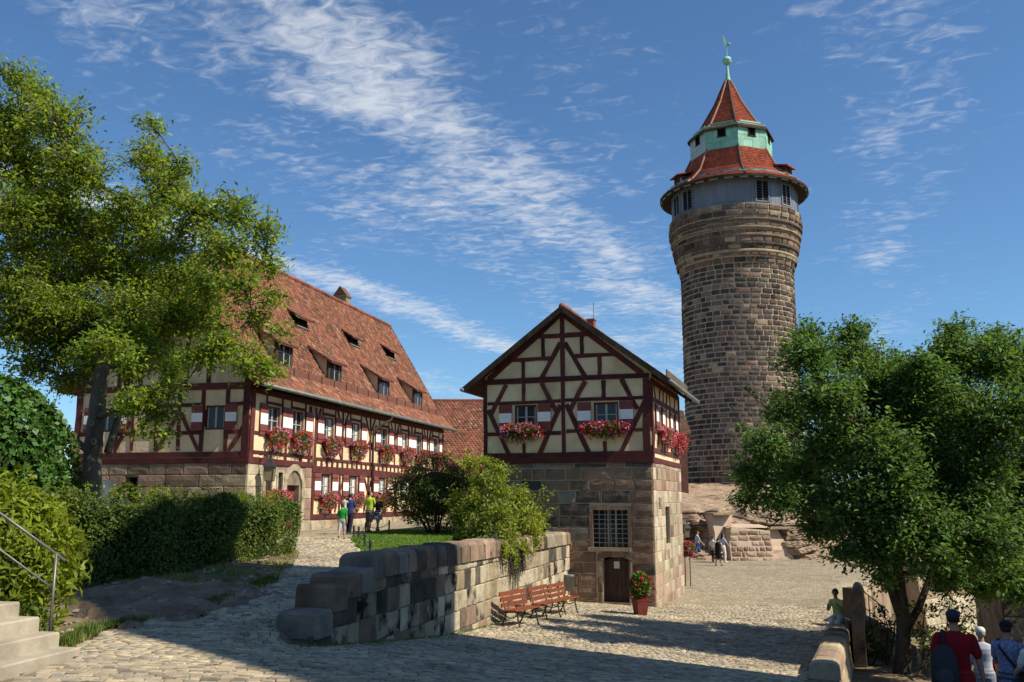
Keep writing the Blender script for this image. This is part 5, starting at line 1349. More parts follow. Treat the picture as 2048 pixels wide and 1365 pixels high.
    for k in range(8):
        a = off8+PI/8+k*PI/4
        if math.cos(a-view) < -.15: continue
        d = Vector((math.cos(a), math.sin(a), 0)); t = Vector((-d.y, d.x, 0)); F_ = Face((c+d*R2).xy, t.xy, d.xy)
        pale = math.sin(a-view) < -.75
        wu = (-.32, .32, zd0+.85, zd0+1.65)
        rows_ = [zd0-.2, zd0+.42, zd0+.85, zd0+1.65, zd1+.25]
        for i, (za, zb_) in enumerate(zip(rows_[:-1], rows_[1:])):
            cuts = [-side/2+.01, -side/4+rg.uniform(-.2, .1), rg.uniform(-.1, .1), side/4+rg.uniform(-.1, .2), side/2-.01]
            if i == 2: cuts = [-side/2+.01, -.75, -.34, .34, .78, side/2-.01]
            for u0, u1 in zip(cuts[:-1], cuts[1:]):
                if i == 2 and u0 == -.34: continue
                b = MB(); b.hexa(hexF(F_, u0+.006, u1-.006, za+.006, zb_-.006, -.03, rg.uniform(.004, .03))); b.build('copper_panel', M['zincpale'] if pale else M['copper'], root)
        b = MB(); b.hexa(hexF(F_, wu[0], wu[1], wu[2], wu[3], -.06, -.02)); w = b.build('window', M['dark'], root)
        b = MB()
        for x0, x1, y0, y1 in ((-.36, -.28, wu[2]-.03, wu[3]+.04), (.28, .36, wu[2]-.03, wu[3]+.04), (-.28, .28, wu[3]-.03, wu[3]+.05), (-.40, .40, wu[2]-.07, wu[2])): b.hexa(hexF(F_, x0, x1, y0, y1, -.05, .06))
        b.build('window_frame', M['barkd'], w)
    # spire roof
    zu = zy(284)
    b = MB(); b.lathe([(R2c-.1, zd1+.35), (3.72, zu+.05), (3.72, zu-.10), (R2c-.1, zu+.15)], (TX, TY, 0), 8, a0=off8); b.build('eave', M['barkd'], root)
    pr2 = [(3.55, zu+.06), (2.78, zu+.75), (2.22, zy(248)), (1.25, zy(212)), (.72, zy(186)), (.25, zy(164))]; kb2 = [1]*6
    r2 = shell(pr2, kb2, 'spire_roof', TTILE[0]); polar_roof(pr2, kb2, 'roof_tiles', r2, seed=4); hips(pr2, kb2, r2)
    for k in range(8):
        a = off8+PI/8+k*PI/4
        if math.cos(a-view) < 0: continue
        d = Vector((math.cos(a), math.sin(a), 0)); t = Vector((-d.y, d.x, 0)); p = c+d*3.08+Vector((0, 0, zu+.58)); b = MB(); b.bar(p-t*1.0, p+t*1.0, .05, .12, (0,0,1)); b.build('snow_guard', M['copper'], root)
    zt = zy(166); zball = zy(122)
    b = MB(); b.lathe([(.32, zt-.1), (.16, zt+.7), (.09, zball-.3), (.05, zball), (.04, zy(90))], (TX, TY, 0), 10); fin = b.build('finial', M['copper'], root, True)
    b = MB(); b.blob((TX, TY, zball), .40, .40, .40, 14, 10); b.build('finial_ball', M['copper'], fin, True)
    b = MB(); b.lathe([(.405, -.02), (.43, 0), (.405, .02)], (TX, TY, zball), 14); b.build('ball_band', M['copper'], fin, True)
    b = MB(); z0 = zy(96); pts = [(-.12, z0), (.06, z0+.1), (.02, z0+.45), (-.12, z0+.95), (-.30, z0+1.25), (-.26, z0+.75), (-.22, z0+.35)]
    b.face([(TX+x, TY-.02, z) for x, z in pts]); b.face([(TX+x, TY+.02, z) for x, z in reversed(pts)])
    for (x0, za), (x1, zb_) in zip(pts, pts[1:]+pts[:1]): b.face([(TX+x0, TY-.02, za), (TX+x1, TY-.02, zb_), (TX+x1, TY+.02, zb_), (TX+x0, TY+.02, za)])
    b.build('weather_vane', M['copper'], fin); b = MB(); b.blob((TX+.22, TY, z0+.35), .14, .14, .14, 10, 7); b.tube([(TX, TY, z0+.35), (TX+.2, TY, z0+.35)], .02, 6); b.build('vane_ball', M['copper'], fin, True)
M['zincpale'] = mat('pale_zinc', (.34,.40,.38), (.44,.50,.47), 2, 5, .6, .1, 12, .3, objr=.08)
make_tower()

# ------------------------------------------------------------------ rock below the tower
def tower_rock():
    g = np.random.default_rng(3)
    nx, nt = 330, 130; xs = np.linspace(6.5, 46, nx); ts = np.linspace(0, 1, nt)
    T_, X = np.meshgrid(ts, xs, indexing='ij')
    Yb = 56.6+.9*np.sin(X*.33)+.5*np.sin(X*.9+1); 
    Yb = Yb+np.clip(X-24, 0, 30)*.12
    top = 1.25-np.clip(X-26, 0, 40)*.30
    zf = np.where(T_ < .68, T_/.68*.62, .62+(T_-.68)/.32*.38)
    yf = np.where(T_ < .68, T_/.68*.22, .22+(T_-.68)/.32*.78)
    z0 = h_arr(X, Yb)-.25
    Z = z0+(top-z0)*zf; Y = Yb+15*yf
    def n2(a, b_, s): return np.sin(a*s+1.3*np.sin(b_*s*.7))*np.cos(b_*s*1.1-.8*np.sin(a*s*.6))
    warp = .22*np.sin(X*.45)+.16*np.sin(X*1.1+2)+.10*n2(X, Z, 1.3); lay = (Z+warp)/.42; li = np.floor(lay); fr = lay-li
    rv = np.random.default_rng(8).normal(0, 1, (40, 60)); xi = (X/1.4+li*.37); x0 = np.floor(xi).astype(int) % 60; xf = xi-np.floor(xi); xf = np.clip((xf-.35)/.3, 0, 1)
    lk = (li.astype(int)+20) % 40; led = rv[lk, x0]*(1-xf)+rv[lk, (x0+1) % 60]*xf; led = led*.9-.8*(np.abs(fr-.5) > .42)
    face = np.clip(1-np.abs(T_-.35)/.45, 0, 1)
    disp = (.24*led+.55*n2(X, Z, .55)+.22*n2(X, Z, 1.7)+.10*n2(X, Z, 5.0)+.05*n2(Z, X, 11.0))*np.clip(face*1.6, 0, 1)
    # hollows in the ledge
    for hx, hz, hr in ((12.4, -.9, .55), (14.2, -.85, .7), (11.3, -2.2, .8), (17.5, -.6, .6)): disp -= 1.1*np.exp(-(((X-hx)/hr)**2+((Z-hz)/.5)**2)**2)
    disp = disp+g.normal(0, .045, X.shape)*np.clip(face*2, 0, 1)
    Y = Y-disp; X = X+.1*n2(Z, Y, 2.0); Z = Z+(.10*n2(X, Y, 1.3)+.05*n2(X, Y, 4.0))*np.clip(T_*3, 0, 1)
    V = np.stack([X, Y, Z], -1).reshape(-1, 3); i = np.arange((nt-1)*(nx-1)); r_, c_ = i//(nx-1), i % (nx-1); a = r_*nx+c_
    o = np_mesh('rock_outcrop', V, np.stack([a, a+1, a+nx+1, a+nx], 1), M['towerrock'], smooth=False); o['kind'] = 'structure'
tower_rock()
def buttress():
    rg = random.Random(9)
    def P(px, py, Y): return at(px, py, Y)
    # masonry patch with a sloping rendered pier on either side
    o = P(1462, 1100, 55.4); d = (P(1548, 1100, 55.6)-o); d.z = 0; L_ = d.length; d.normalize(); n = Vector((d.y, -d.x, 0))
    F_ = Face(o.xy, d.xy, n.xy); gz = H(o.x, o.y)
    root = empty('masonry_buttress', (o.x, o.y, gz), 'patched masonry buttress of small red blocks at the foot of the tower rock', 'buttress')
    lean = lambda u, z, w: F_.P(u, z, w-.22*(z-gz))
    b = MB(); q = [(0, gz-.3), (L_, gz-.3), (L_, gz+1.0), (L_-.2, gz+1.75), (.2, gz+1.95), (0, gz+1.0)]
    b.face([lean(u, z, 0) for u, z in q]); b.face([lean(u, gz+1.9, 0) for u in (0, L_)]+[F_.P(L_, gz+2.1, -3), F_.P(0, gz+2.1, -3)]); b.face([lean(0, gz-.3, 0), lean(0, gz+1.0, 0), lean(.2, gz+1.95, 0), F_.P(0, gz+2.1, -3), F_.P(0, gz-.3, -3)]); b.face([lean(L_, gz-.3, 0), lean(L_, gz+1.0, 0), lean(L_-.2, gz+1.75, 0), F_.P(L_, gz+2.1, -3), F_.P(L_, gz-.3, -3)]); b.build('render_face', M['render'], root)
    for a, c, z0, z1 in courses(.05, L_-.05, [gz-.1+.31*i for i in range(7)], (.35, .7), [], rg, .08):
        if rg.random() < .85: block(lean, a, c, z0, z1, .05, .05, rg, .03).build('stone_block', pick([(S_RED, .4), (S_PINK, .3), (S_BROWN, .3), (S_TAN, .2)], rg), root)
    r2 = None
    for k, (px0, px1, yt, Y, lab) in enumerate(((1432, 1466, 1030, 56.0, 'smooth pale rendered pier beside the walking group below the tower'), (1546, 1592, 1058, 56.3, 'sloping rendered buttress under the right tree branches below the tower'))):
        a, c = P(px0, 1108, Y), P(px1, 1110, Y); z0 = H(a.x, a.y)-.2; zt = P(px0, yt, Y+1).z
        root = empty('rendered_buttress', (a.x, a.y, z0), lab, 'buttress', 'rendered buttresses')
        b = MB(); n = 8; dep = 2.6
        for i in range(n+1):
            t = i/n; z = z0+(zt-z0)*t; le = .9*t**1.5; sh = (.25*t if k == 0 else -.8*t)
            for x, y in ((a.x+sh*.3, Y+le), (c.x+sh, Y+le+.1), (c.x+sh+.2, Y+dep), (a.x, Y+dep)): b.v.append((x+rg.uniform(-.04, .04), y+rg.uniform(-.05, .05), z))
        for i in range(n):
            for j in range(4): b.f.append((i*4+j, i*4+(j+1) % 4, i*4+4+(j+1) % 4, i*4+4+j)); b.m.append(0)
        b.f.append((n*4, n*4+1, n*4+2, n*4+3)); b.m.append(0); b.build('render_face', M['render'], root)
        b = MB(); b.box(((a.x+c.x)/2+.05, Y+dep*.6, zt+.05), (c.x-a.x)*1.15, dep*.9, .12, .05); b.build('cap_stone', S_TAN, root)
buttress()

# ------------------------------------------------------------------ houses between and behind
M['annex'] = mat('annex_wall_shaded', (.085,.045,.038), (.13,.068,.055), 2, 6, .9, .4, 12, .1)  # shade from the neighbouring buildings is put into this dark wall colour
def rear_house():
    a = at(830, 803, 68); rz = at(900, 803, 68).z; ezz = at(900, 935, 61.5).z
    x0 = a.x; x1 = at(1040, 803, 68).x; root = empty('rear_house', (x0, 62, -1.2), 'lower red tiled house seen between the long house and the well house', 'house')
    b = MB(); b.hexa([(x0, 62.2, -2), (x1, 62.2, -2), (x1, 73.5, -2), (x0, 73.5, -2), (x0, 62.2, ezz), (x1, 62.2, ezz), (x1, 73.5, ezz), (x0, 73.5, ezz)]); b.build('wall', M['plaster'], root)
    for s in (0, 1):
        b = MB(); y0 = 61.5 if s == 0 else 74.5; q = [Vector((x0-.3, y0, ezz)), Vector((x1+.3, y0, ezz)), Vector((x1+.3, 68, rz)), Vector((x0-.3, 68, rz))]; b.hexa([v-Vector((0,0,.15)) for v in q]+q); sl = b.build('roof', M['timber'], root)
        if s == 0: tile_rows((x0-.3, 0, 0), (1, 0, 0), x1-x0+.6, [(61.5, ezz+.02), (68, rz+.02)], (0, 1, 0), parent=sl, rg=np.random.default_rng(3), tw=.24, ex=.27, pal=(.30,.40,.2,.05,.05), bow=.03, lift=.04)
    for i in range(22):
        p = Vector((x0+(x1-x0)*i/22, 68, rz+.04)); b = MB(); b.tube([p, p+Vector(((x1-x0)/22*1.1, 0, .01))], [.15, .12], 7); b.build('ridge_tile', TILE[1], root)
    F_ = Face((x0, 62.2), (1, 0), (0, -1))
    for u in np.linspace(.3, x1-x0-.3, 7): beam(F_, (u, -1.6), (u, ezz), .2, root)
    beam(F_, (0, ezz-.9), (x1-x0, ezz-.9), .2, root, .05); beam(F_, (0, -.6), (x1-x0, -.6), .2, root, .05)
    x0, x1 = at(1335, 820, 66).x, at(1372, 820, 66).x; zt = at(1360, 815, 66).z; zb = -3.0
    root = empty('annex_house', (x0, 66, zb), 'red annex with tiled roof, its shade put into dark colours, squeezed between the well house and the tower', 'house')
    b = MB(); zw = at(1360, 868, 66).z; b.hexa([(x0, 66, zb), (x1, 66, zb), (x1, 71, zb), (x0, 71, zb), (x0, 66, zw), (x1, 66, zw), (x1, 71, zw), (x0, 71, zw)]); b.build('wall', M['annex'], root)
    b = MB(); q = [Vector((x0-.2, 65.7, zw-.1)), Vector((x1+.2, 65.7, zw-.1)), Vector((x1+.2, 68.5, zt)), Vector((x0-.2, 68.5, zt))]; b.hexa([v-Vector((0,0,.15)) for v in q]+q); sl = b.build('roof', M['timber'], root); tile_rows((x0-.2, 0, 0), (1, 0, 0), x1-x0+.4, [(65.7, zw-.08), (68.5, zt+.02)], (0, 1, 0), parent=sl, pal=(.0,.08,.35,.0,.57))  # mostly dark tiles here: the roof's shade is put into the tile mix
rear_house()

# ------------------------------------------------------------------ trees and shrubs
def make_tree(name, label, base, trunk_pts, trunk_r, clumps, leafm, leaf_size, twig_density, leaves_per_twig, seed, bark, aspect=.42, extra=None, up=.55, droop=.2, twig_r=.012, spread=.13, wind=0.0, ymul=1.0, shoots=(), cull=True):
    """clumps: (centre Vector, radius). Limbs grow from the nearest existing branch to every clump, twigs fill the clump."""
    rg = random.Random(seed); g = np.random.default_rng(seed)
    root = empty(name, base, label, 'tree')
    tr = MB(); nodes = []
    tp = [Vector(p) for p in trunk_pts]
    for i in range(len(tp)-1):
        for k in range(6): t = k/6; nodes.append((tp[i].lerp(tp[i+1], t), trunk_r[i]+(trunk_r[i+1]-trunk_r[i])*t))
    nodes.append((tp[-1], trunk_r[-1]))
    tr.tube([n_[0] for n_ in nodes], [n_[1]*(1+.05*math.sin(i*2.1)) for i, n_ in enumerate(nodes)], 12)
    nodes = [n_ for n_ in nodes if n_[0].z > tp[0].z+.35*(tp[-1].z-tp[0].z)]
    top = tp[-1]
    lim = MB(); order = sorted(clumps, key=lambda c: (c[0]-top).length)
    tw = MB(); leafP = []; leafD = []
    for c, r in order:
        best = min(nodes, key=lambda n_: (n_[0]-c).length+.9*max(0, n_[0].z-c.z)*.6-n_[1]*2.0)
        p0, r0 = best; L_ = (c-p0).length; n = max(3, int(L_/.45)); pts = []; rs = []
        rr = min(r0*.72, .035+.035*L_); bend = Vector((rg.uniform(-.2, .2), rg.uniform(-.2, .2), rg.uniform(.05, .35)))*L_*.5
        for i in range(n+1):
            t = i/n; p = p0.lerp(c, t)+bend*math.sin(PI*t)*.6+Vector((rg.uniform(-1, 1), rg.uniform(-1, 1), rg.uniform(-1, 1)))*.05*(0 < i < n)
            pts.append(p); rs.append(rr*(1-t)+max(.018, rr*.35)*t)
        lim.tube(pts, rs, 7)
        nodes += [(p, q) for p, q in zip(pts[1:], rs[1:])]
        k = max(5, int(twig_density*r*r))
        for _ in range(k):
            v = g.normal(size=3); v /= np.linalg.norm(v); v[2] = v[2]*.85+.12; e = Vector(v)*r*rg.uniform(.55, 1.12); e.y *= ymul
            s = pts[rg.randrange(max(1, n//2), n+1)] if rg.random() < .5 else c
            q = c+e; mid = s.lerp(q, .55)+Vector((rg.uniform(-1, 1), rg.uniform(-1, 1), rg.uniform(-.3, 1)))*.12*r
            tw.tube([s, mid, q], [twig_r*1.3, twig_r, twig_r*.4], 3, cap=False)
            m = leaves_per_twig+rg.randrange(-3, 4)
            ts = g.beta(2.2, 1.3, m)
            S, Mm, Q = np.array(s), np.array(mid), np.array(q)
            P = ((1-ts)**2)[:, None]*S+(2*ts*(1-ts))[:, None]*Mm+(ts**2)[:, None]*Q
            leafP.append(P+g.normal(0, spread, (m, 3))*np.array([1, 1, .75])); leafD.append(np.tile((Q-S)/(np.linalg.norm(Q-S)+1e-6), (m, 1)))
    for p, q in shoots:
        p, q = Vector(p), Vector(q); tw.tube([p, p.lerp(q, .5)+Vector((rg.uniform(-.05, .05),)*3), q], [twig_r*1.6, twig_r, twig_r*.3], 4, cap=False)
        m = int((q-p).length*38); ts = g.uniform(.05, 1, m); S, Q = np.array(p), np.array(q)
        leafP.append(S+(Q-S)*ts[:, None]+g.normal(0, .075, (m, 3))*(1.25-ts[:, None])); leafD.append(np.tile((Q-S)/np.linalg.norm(Q-S), (m, 1)))
    k = len(tr.v); tr.v += lim.v; tr.f += [tuple(i+k for i in f) for f in lim.f]; tr.m += lim.m
    tr.build('trunk', bark, root, True)
    tw.build('twigs', bark, root)
    LP = np.concatenate(leafP); LD_ = np.concatenate(leafD)
    if isinstance(leafm, (list, tuple)):
        sel = g.random(len(LP)) < .55; leaves('crown', LP[sel], leaf_size, leafm[0], root, up, aspect, droop, dirs=LD_[sel]); leaves('crown', LP[~sel], leaf_size, leafm[1], root, up, aspect, droop, dirs=LD_[~sel])
    else: leaves('crown', LP, leaf_size, leafm, root, up, aspect, droop, dirs=LD_)
    return root, LP

def px_clumps(lst, Y, dy, seed, scale=1.0):
    rg = random.Random(seed); out = []
    for c in lst:
        px, py, r = c[:3]; y = Y+(c[3] if len(c) > 3 else rg.uniform(-dy, dy)); out.append((at(px, py, y), r*y/FPX*scale))
    return out
# walnut tree behind the hedge
WY = 26.0
wb = at(186, 960, WY); wb.z = H(wb.x, wb.y)-.1
wc = [(40,235,90),(115,250,75),(55,330,100),(150,350,85),(30,430,100),(120,455,100),(215,450,62),(300,320,62),(335,380,75),(395,430,75),(285,450,80),(470,425,58),(520,455,48),(450,505,75),(540,530,42),
      (375,555,75),(300,570,85),(205,550,85),(105,570,95),(20,560,80),(30,655,90),(120,680,90),(220,665,85),(310,680,85),(395,640,70),(420,715,55),(345,745,48),(265,745,45),(60,735,55),(545,600,30,-1.5),(560,670,26,-1.5),
      (535,740,40,-3),(495,730,48,-3),(455,690,48,-2),(325,830,34,-1.5),(275,820,34,-1.5),(300,250,30),(70,180,48),(-60,300,110),(-80,450,120),(-70,600,110),(-150,400,120),(-160,560,120),(505,640,40,-1.5),(165,320,50),(90,400,80),(180,500,80),(60,500,80),(250,520,70),(340,500,70),(420,570,60),(150,620,80),(250,620,80),(70,620,80),(350,620,70),(480,570,50),(30,150,40),(180,720,60),(290,700,60),(130,760,50),(360,335,38),(245,400,48),(205,690,45,-3),(160,715,36,-3),(245,715,40,-3),(300,790,42,-2),(255,800,36,-2.5),(345,785,30,-2),(285,858,26,-2),(330,878,22,-2)]
make_tree('walnut_tree', 'broad walnut tree with yellow-green leaves and grey trunk behind the hedge', wb,
    [wb, at(186, 900, WY), at(194, 820, WY), at(206, 720, WY), at(215, 620, WY)], [.34, .25, .22, .20, .15], px_clumps(wc, WY, 2.4, 4), [LEAF['walnut'], LEAF['walnut2']], .145, 64, 25, 41, M['bark'], aspect=.40, spread=.17, droop=.35, up=1.0)
def trunk_extras():
    t = [o for o in bpy.data.objects if o.name == 'walnut_tree'][0]
    b = MB()
    for px, py, s in ((183, 848, .055), (188, 884, .07)):
        c = at(px, py, WY-.30); n = 12
        b.tube([c+Vector((s*math.cos(a)*.75, 0, s*1.15*math.sin(a))) for a in np.linspace(0, 2*PI, n+1)], .03, 6, cap=False)
    b.build('bark_knot', M['wound'], t, True)
    for pts, r in (([(128, 860, 26.4), (150, 880, 26.2), (178, 905, 26)], .10), ([(215, 905, 26.0), (232, 850, 26.3), (252, 780, 26.8), (262, 700, 27.2)], .11)):
        b = MB(); P = [at(*p) for p in pts]; b.tube(P, np.linspace(r*.8, r, len(P)) if pts[0][0] < 150 else np.linspace(r, r*.7, len(P)), 9); b.build('limb', M['bark'], t, True)
trunk_extras()
# dark leaved tree at the right
CY = 23.0
cb = at(1803, 1345, CY); cb.z = H(cb.x, cb.y)-.1
cc = [(1615,715,60),(1695,715,65),(1655,800,85),(1575,825,55),(1535,895,62),(1498,950,42),(1600,950,85),(1560,1000,55),(1500,1000,36),(1700,890,95),(1750,780,85),(1800,880,100),(1700,1015,95),(1635,1050,52),(1785,1000,105),(1745,1100,70),(1850,1090,95),
      (1850,770,75),(1915,715,62),(1900,830,105),(1985,730,72),(2000,840,105),(1930,960,115),(2045,960,100),(1960,1085,105),(2050,1075,100),(1895,1145,50),(1975,1150,55),(2045,1160,45),(2040,740,80),(2120,800,110),(2130,950,120),(2120,1080,100),(2180,880,110),(1690,1105,34),(1765,1160,30),(1885,1168,38),(1965,1178,42),(2045,1190,40),(1705,668,38),(1618,672,36),(1915,662,40),(1985,678,38),(1800,800,60),(1830,765,45),(1790,740,48),(1840,735,40),(1880,900,90),(1760,900,90),(1660,900,85),(1850,980,90)]
cl = px_clumps(cc, CY, 2.2, 8)
rgs = random.Random(6); sh = []
for px0, py0, px1, py1 in ((1625,715,1598,632),(1640,720,1632,648),(1700,720,1708,628),(1720,730,1730,650),(1670,740,1668,660),(1750,740,1765,675),(1600,740,1560,690),(1570,760,1530,715),(1540,820,1490,775),(1500,900,1462,812),(1510,900,1450,925),(1490,960,1448,945),(1915,700,1912,622),(1935,700,1950,660),(1985,700,1990,655),(2010,710,2022,662),(1880,720,1870,668),(1850,730,1835,690),(2035,720,2040,660),(1780,760,1795,700),(1480,990,1452,1003),(1560,1040,1530,1058),(1690,1120,1690,1150),(1960,700,1945,640)):
    y = CY+rgs.uniform(-1, 1); sh.append((at(px0, py0, y), at(px1, py1, y+rgs.uniform(-.3, .3))))
make_tree('cherry_tree', 'dense dark green tree in front of the tower at the right', cb,
    [cb, at(1806, 1300, CY), at(1808, 1240, CY), at(1800, 1180, CY), at(1790, 1080, CY)], [.215, .175, .16, .14, .10], cl, LEAF['cherry'], .122, 112, 34, 43, M['barkd'], aspect=.46, spread=.13, droop=.3, shoots=sh, up=1.1)
def cherry_fork():
    t = bpy.data.objects['cherry_tree']; b = MB(); P = [at(1812, 1262, CY), at(1838, 1215, CY+.1), at(1862, 1150, CY+.3), at(1880, 1050, CY+.5)]; b.tube(P, [.10, .09, .08, .06], 9); b.build('limb', M['barkd'], t, True)
    b = MB(); P = [at(1800, 1230, CY), at(1785, 1190, CY-.1), at(1765, 1120, CY-.3)]; b.tube(P, [.11, .09, .07], 9); b.build('limb', M['barkd'], t, True)
cherry_fork()

def shell_leaves(name, fn, n, size, m, parent, jit=.10, up=.4, aspect=.5, droop=.25, ow=.8, seed=1):
    g = np.random.default_rng(seed); P, N_ = fn(g, n)
    P = P-N_*np.abs(g.normal(0, jit, n))[:, None]+g.normal(0, jit*.25, (n, 3))
    return leaves(name, P, size, m, parent, up, aspect, droop, outw=N_, ow=ow)
def wob(P, k=1.0):
    return .16*k*np.sin(P[:, 0]*2.3+P[:, 2]*1.7)*np.cos(P[:, 1]*1.9-P[:, 2]*1.3)+.08*k*np.sin(P[:, 0]*5.1-P[:, 1]*4.3+P[:, 2]*3.7)
# clipped hedge
def make_hedge():
    pl = np.array([(-10.6, 15.4), (-9.6, 16.9), (-8.75, 18.4), (-7.6, 20.9), (-6.75, 23.8), (-6.25, 26.0), (-6.2, 26.9)])
    d = np.r_[0, np.cumsum(np.hypot(*np.diff(pl, axis=0).T))]; LT = d[-1]
    W = 1.9
    root = empty('clipped_hedge', (-7.6, 21, -1.65), 'tall clipped green hedge along the left side of the path', 'hedge')
    def fn(g, n):
        s = g.uniform(-.9, LT+.55, n); sc = np.clip(s, 0, LT)
        x = np.interp(sc, d, pl[:, 0]); y = np.interp(sc, d, pl[:, 1]); x2 = np.interp(np.clip(sc+.1, 0, LT), d, pl[:, 0])-np.interp(np.clip(sc-.1, 0, LT), d, pl[:, 0]); y2 = np.interp(np.clip(sc+.1, 0, LT), d, pl[:, 1])-np.interp(np.clip(sc-.1, 0, LT), d, pl[:, 1])
        l = np.hypot(x2, y2); tx, ty = x2/l, y2/l; nx, ny = ty, -tx           # to the path
        a = g.uniform(0, PI, n); a = np.where(g.random(n) < .55, a*.42, a)
        ce = .45; cx = np.sign(np.cos(a))*np.abs(np.cos(a))**ce; cz = np.abs(np.sin(a))**ce
        end = np.where(s > LT, (s-LT)/.55, np.where(s < 0, -s/.9, 0)); shr = np.sqrt(np.clip(1-end**2, .02, 1))
        top = np.interp(sc, [0, LT], [.10, -.08])+.10*np.sin(sc*2.1)+.06*np.sin(sc*5.3); gz = h_arr(x, y)
        w = (cx-1)*W/2*1.0
        off = -W/2+cx*W/2*shr
        P = np.stack([x+nx*off+tx*(s-sc), y+ny*off+ty*(s-sc), gz+(top-gz)*(cz*shr**.4)*np.where(a < .2, g.random(n), 1)], 1)
        N_ = np.stack([nx*cx+tx*np.sign(s-sc)*end, ny*cx+ty*np.sign(s-sc)*end, cz*np.where(a < .35, .1, .9)], 1); N_ /= np.linalg.norm(N_, axis=1)[:, None]+1e-6
        # sides: spread over the full height
        side = a < .5; P[side, 2] = gz[side]+.03+(top-gz)[side]*g.random(side.sum())*.97*shr[side]**.4
        P += N_*wob(P, 1.5)[:, None]
        return P, N_
    shell_leaves('foliage', fn, 72000, .075, LEAF['hedge'], root, jit=.10, up=.45, aspect=.55, seed=2)
    # solid dark core added inside the leaves to block light
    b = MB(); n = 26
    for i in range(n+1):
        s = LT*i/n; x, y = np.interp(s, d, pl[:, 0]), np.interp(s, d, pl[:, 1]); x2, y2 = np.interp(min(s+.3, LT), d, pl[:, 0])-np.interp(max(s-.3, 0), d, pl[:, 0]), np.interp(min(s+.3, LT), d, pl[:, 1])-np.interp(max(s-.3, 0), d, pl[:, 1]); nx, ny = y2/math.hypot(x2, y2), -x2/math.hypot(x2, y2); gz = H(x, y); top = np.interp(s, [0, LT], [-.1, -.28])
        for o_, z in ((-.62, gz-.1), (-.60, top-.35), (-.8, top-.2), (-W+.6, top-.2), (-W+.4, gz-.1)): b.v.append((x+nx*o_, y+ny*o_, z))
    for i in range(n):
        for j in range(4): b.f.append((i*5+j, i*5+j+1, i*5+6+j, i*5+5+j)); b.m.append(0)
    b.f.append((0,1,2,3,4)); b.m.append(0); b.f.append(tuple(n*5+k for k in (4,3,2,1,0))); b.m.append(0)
    b.build('light_block_core', M['hedgecore'], root)
    # loose shoots on the top
    g = np.random.default_rng(9); P = []
    for _ in range(230):
        s = g.uniform(LT*.35, LT); x, y = np.interp(s, d, pl[:, 0])-g.uniform(.1, 1.4), np.interp(s, d, pl[:, 1]); z0 = np.interp(s, [0, LT], [.12, -.06]); hh = g.uniform(.08, .38)
        m = int(hh*45); t = g.random(m); P.append(np.stack([x+g.normal(0, .03, m)+t*g.normal(0, .08), y+g.normal(0, .03, m), z0+t*hh], 1))
    leaves('shoots', np.concatenate(P), .06, LEAF['bush'], root, .5, .5)
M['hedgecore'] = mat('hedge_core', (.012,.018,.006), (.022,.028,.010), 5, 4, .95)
make_hedge()
def ellipsoid_bush(name, label, c, r, n, size, leafm, seed, core=.72, cat='shrub', aspect=.5, box=2.0, stems=0, jit=.12, k=1.0, up=.4, twigs=0, rough=.0, low=-.9):
    root = empty(name, (c[0], c[1], H(c[0], c[1])), label, cat); r = np.array(r, float); C = np.array(c, float)
    def fn(g, n_):
        v = g.normal(size=(n_, 3)); v /= np.linalg.norm(v, axis=1)[:, None]; v[:, 2] = np.maximum(v[:, 2], low)
        s = (np.abs(v)**box).sum(1)**(-1/box); P = v*s[:, None]; N_ = np.sign(P)*np.abs(P)**(box-1)/r; N_ /= np.linalg.norm(N_, axis=1)[:, None]
        Q = C+P*r; bl = wob(Q, k)
        if rough: bl = bl+rough*(np.sin(Q[:, 0]*7+1)*np.sin(Q[:, 2]*8)*np.sin(Q[:, 1]*7.5))
        return Q+N_*bl[:, None], N_
    shell_leaves('foliage', fn, n, size, leafm, root, jit=jit, seed=seed, aspect=aspect, up=up)
    b = MB(); b.blob((0, 0, 0), 1, 1, 1, 20, 14, .03)  # solid dark core added under the leaf shell to block light
    bv = np.array(b.v); bv = bv*((np.abs(bv)**box).sum(1)**(-1/box))[:, None]*(np.linalg.norm(bv, axis=1)[:, None]); b.v = [tuple(v) for v in C+bv*r*core]; b.build('light_block_core', M['hedgecore'], root)
    if stems:
        b = MB(); rg = random.Random(seed); gz = H(c[0], c[1])
        for i in range(stems):
            a = rg.uniform(0, 2*PI); p = Vector((c[0]+.25*math.cos(a), c[1]+.25*math.sin(a), gz-.05)); q = Vector((c[0]+r[0]*.55*math.cos(a), c[1]+r[1]*.55*math.sin(a), c[2]-r[2]*.3)); b.tube([p, p.lerp(q, .5)+Vector((0, 0, .1)), q], [.05, .04, .025], 6)
        b.build('stems', M['barkd'], root, True)
    return root
# ivy masses at the left
iv = ellipsoid_bush('ivy_wall', 'big mass of glossy ivy over a wall at the left edge', (-14.0, 21.6, .25), (3.35, 1.5, 2.55), 30000, .14, LEAF['ivy'], 3, .82, 'ivy', .85, 3.2, jit=.10, k=1.4)
ellipsoid_bush('ivy_pillar', 'dark ivy-covered pillar between the ivy mass and the walnut trunk', (-12.6, 24.6, .15), (.95, .7, 1.9), 6000, .11, LEAF['berry'], 4, .75, 'ivy', .8, 2.6, jit=.08)
ellipsoid_bush('laurel_bush', 'bright yellow-green bush behind the steel handrail', (-7.45, 12.6, -.72), (1.55, 1.25, 1.02), 11000, .15, LEAF['bush'], 5, .66, 'shrub', .30, 2.3, jit=.16, k=1.2, rough=.10)
ellipsoid_bush('low_plant', 'small dark plant at the foot of the handrail beside the steps', (-6.15, 11.7, -1.68), (.42, .35, .36), 900, .10, LEAF['hedge'], 15, .5, 'plant', .35, 2.0, jit=.10)
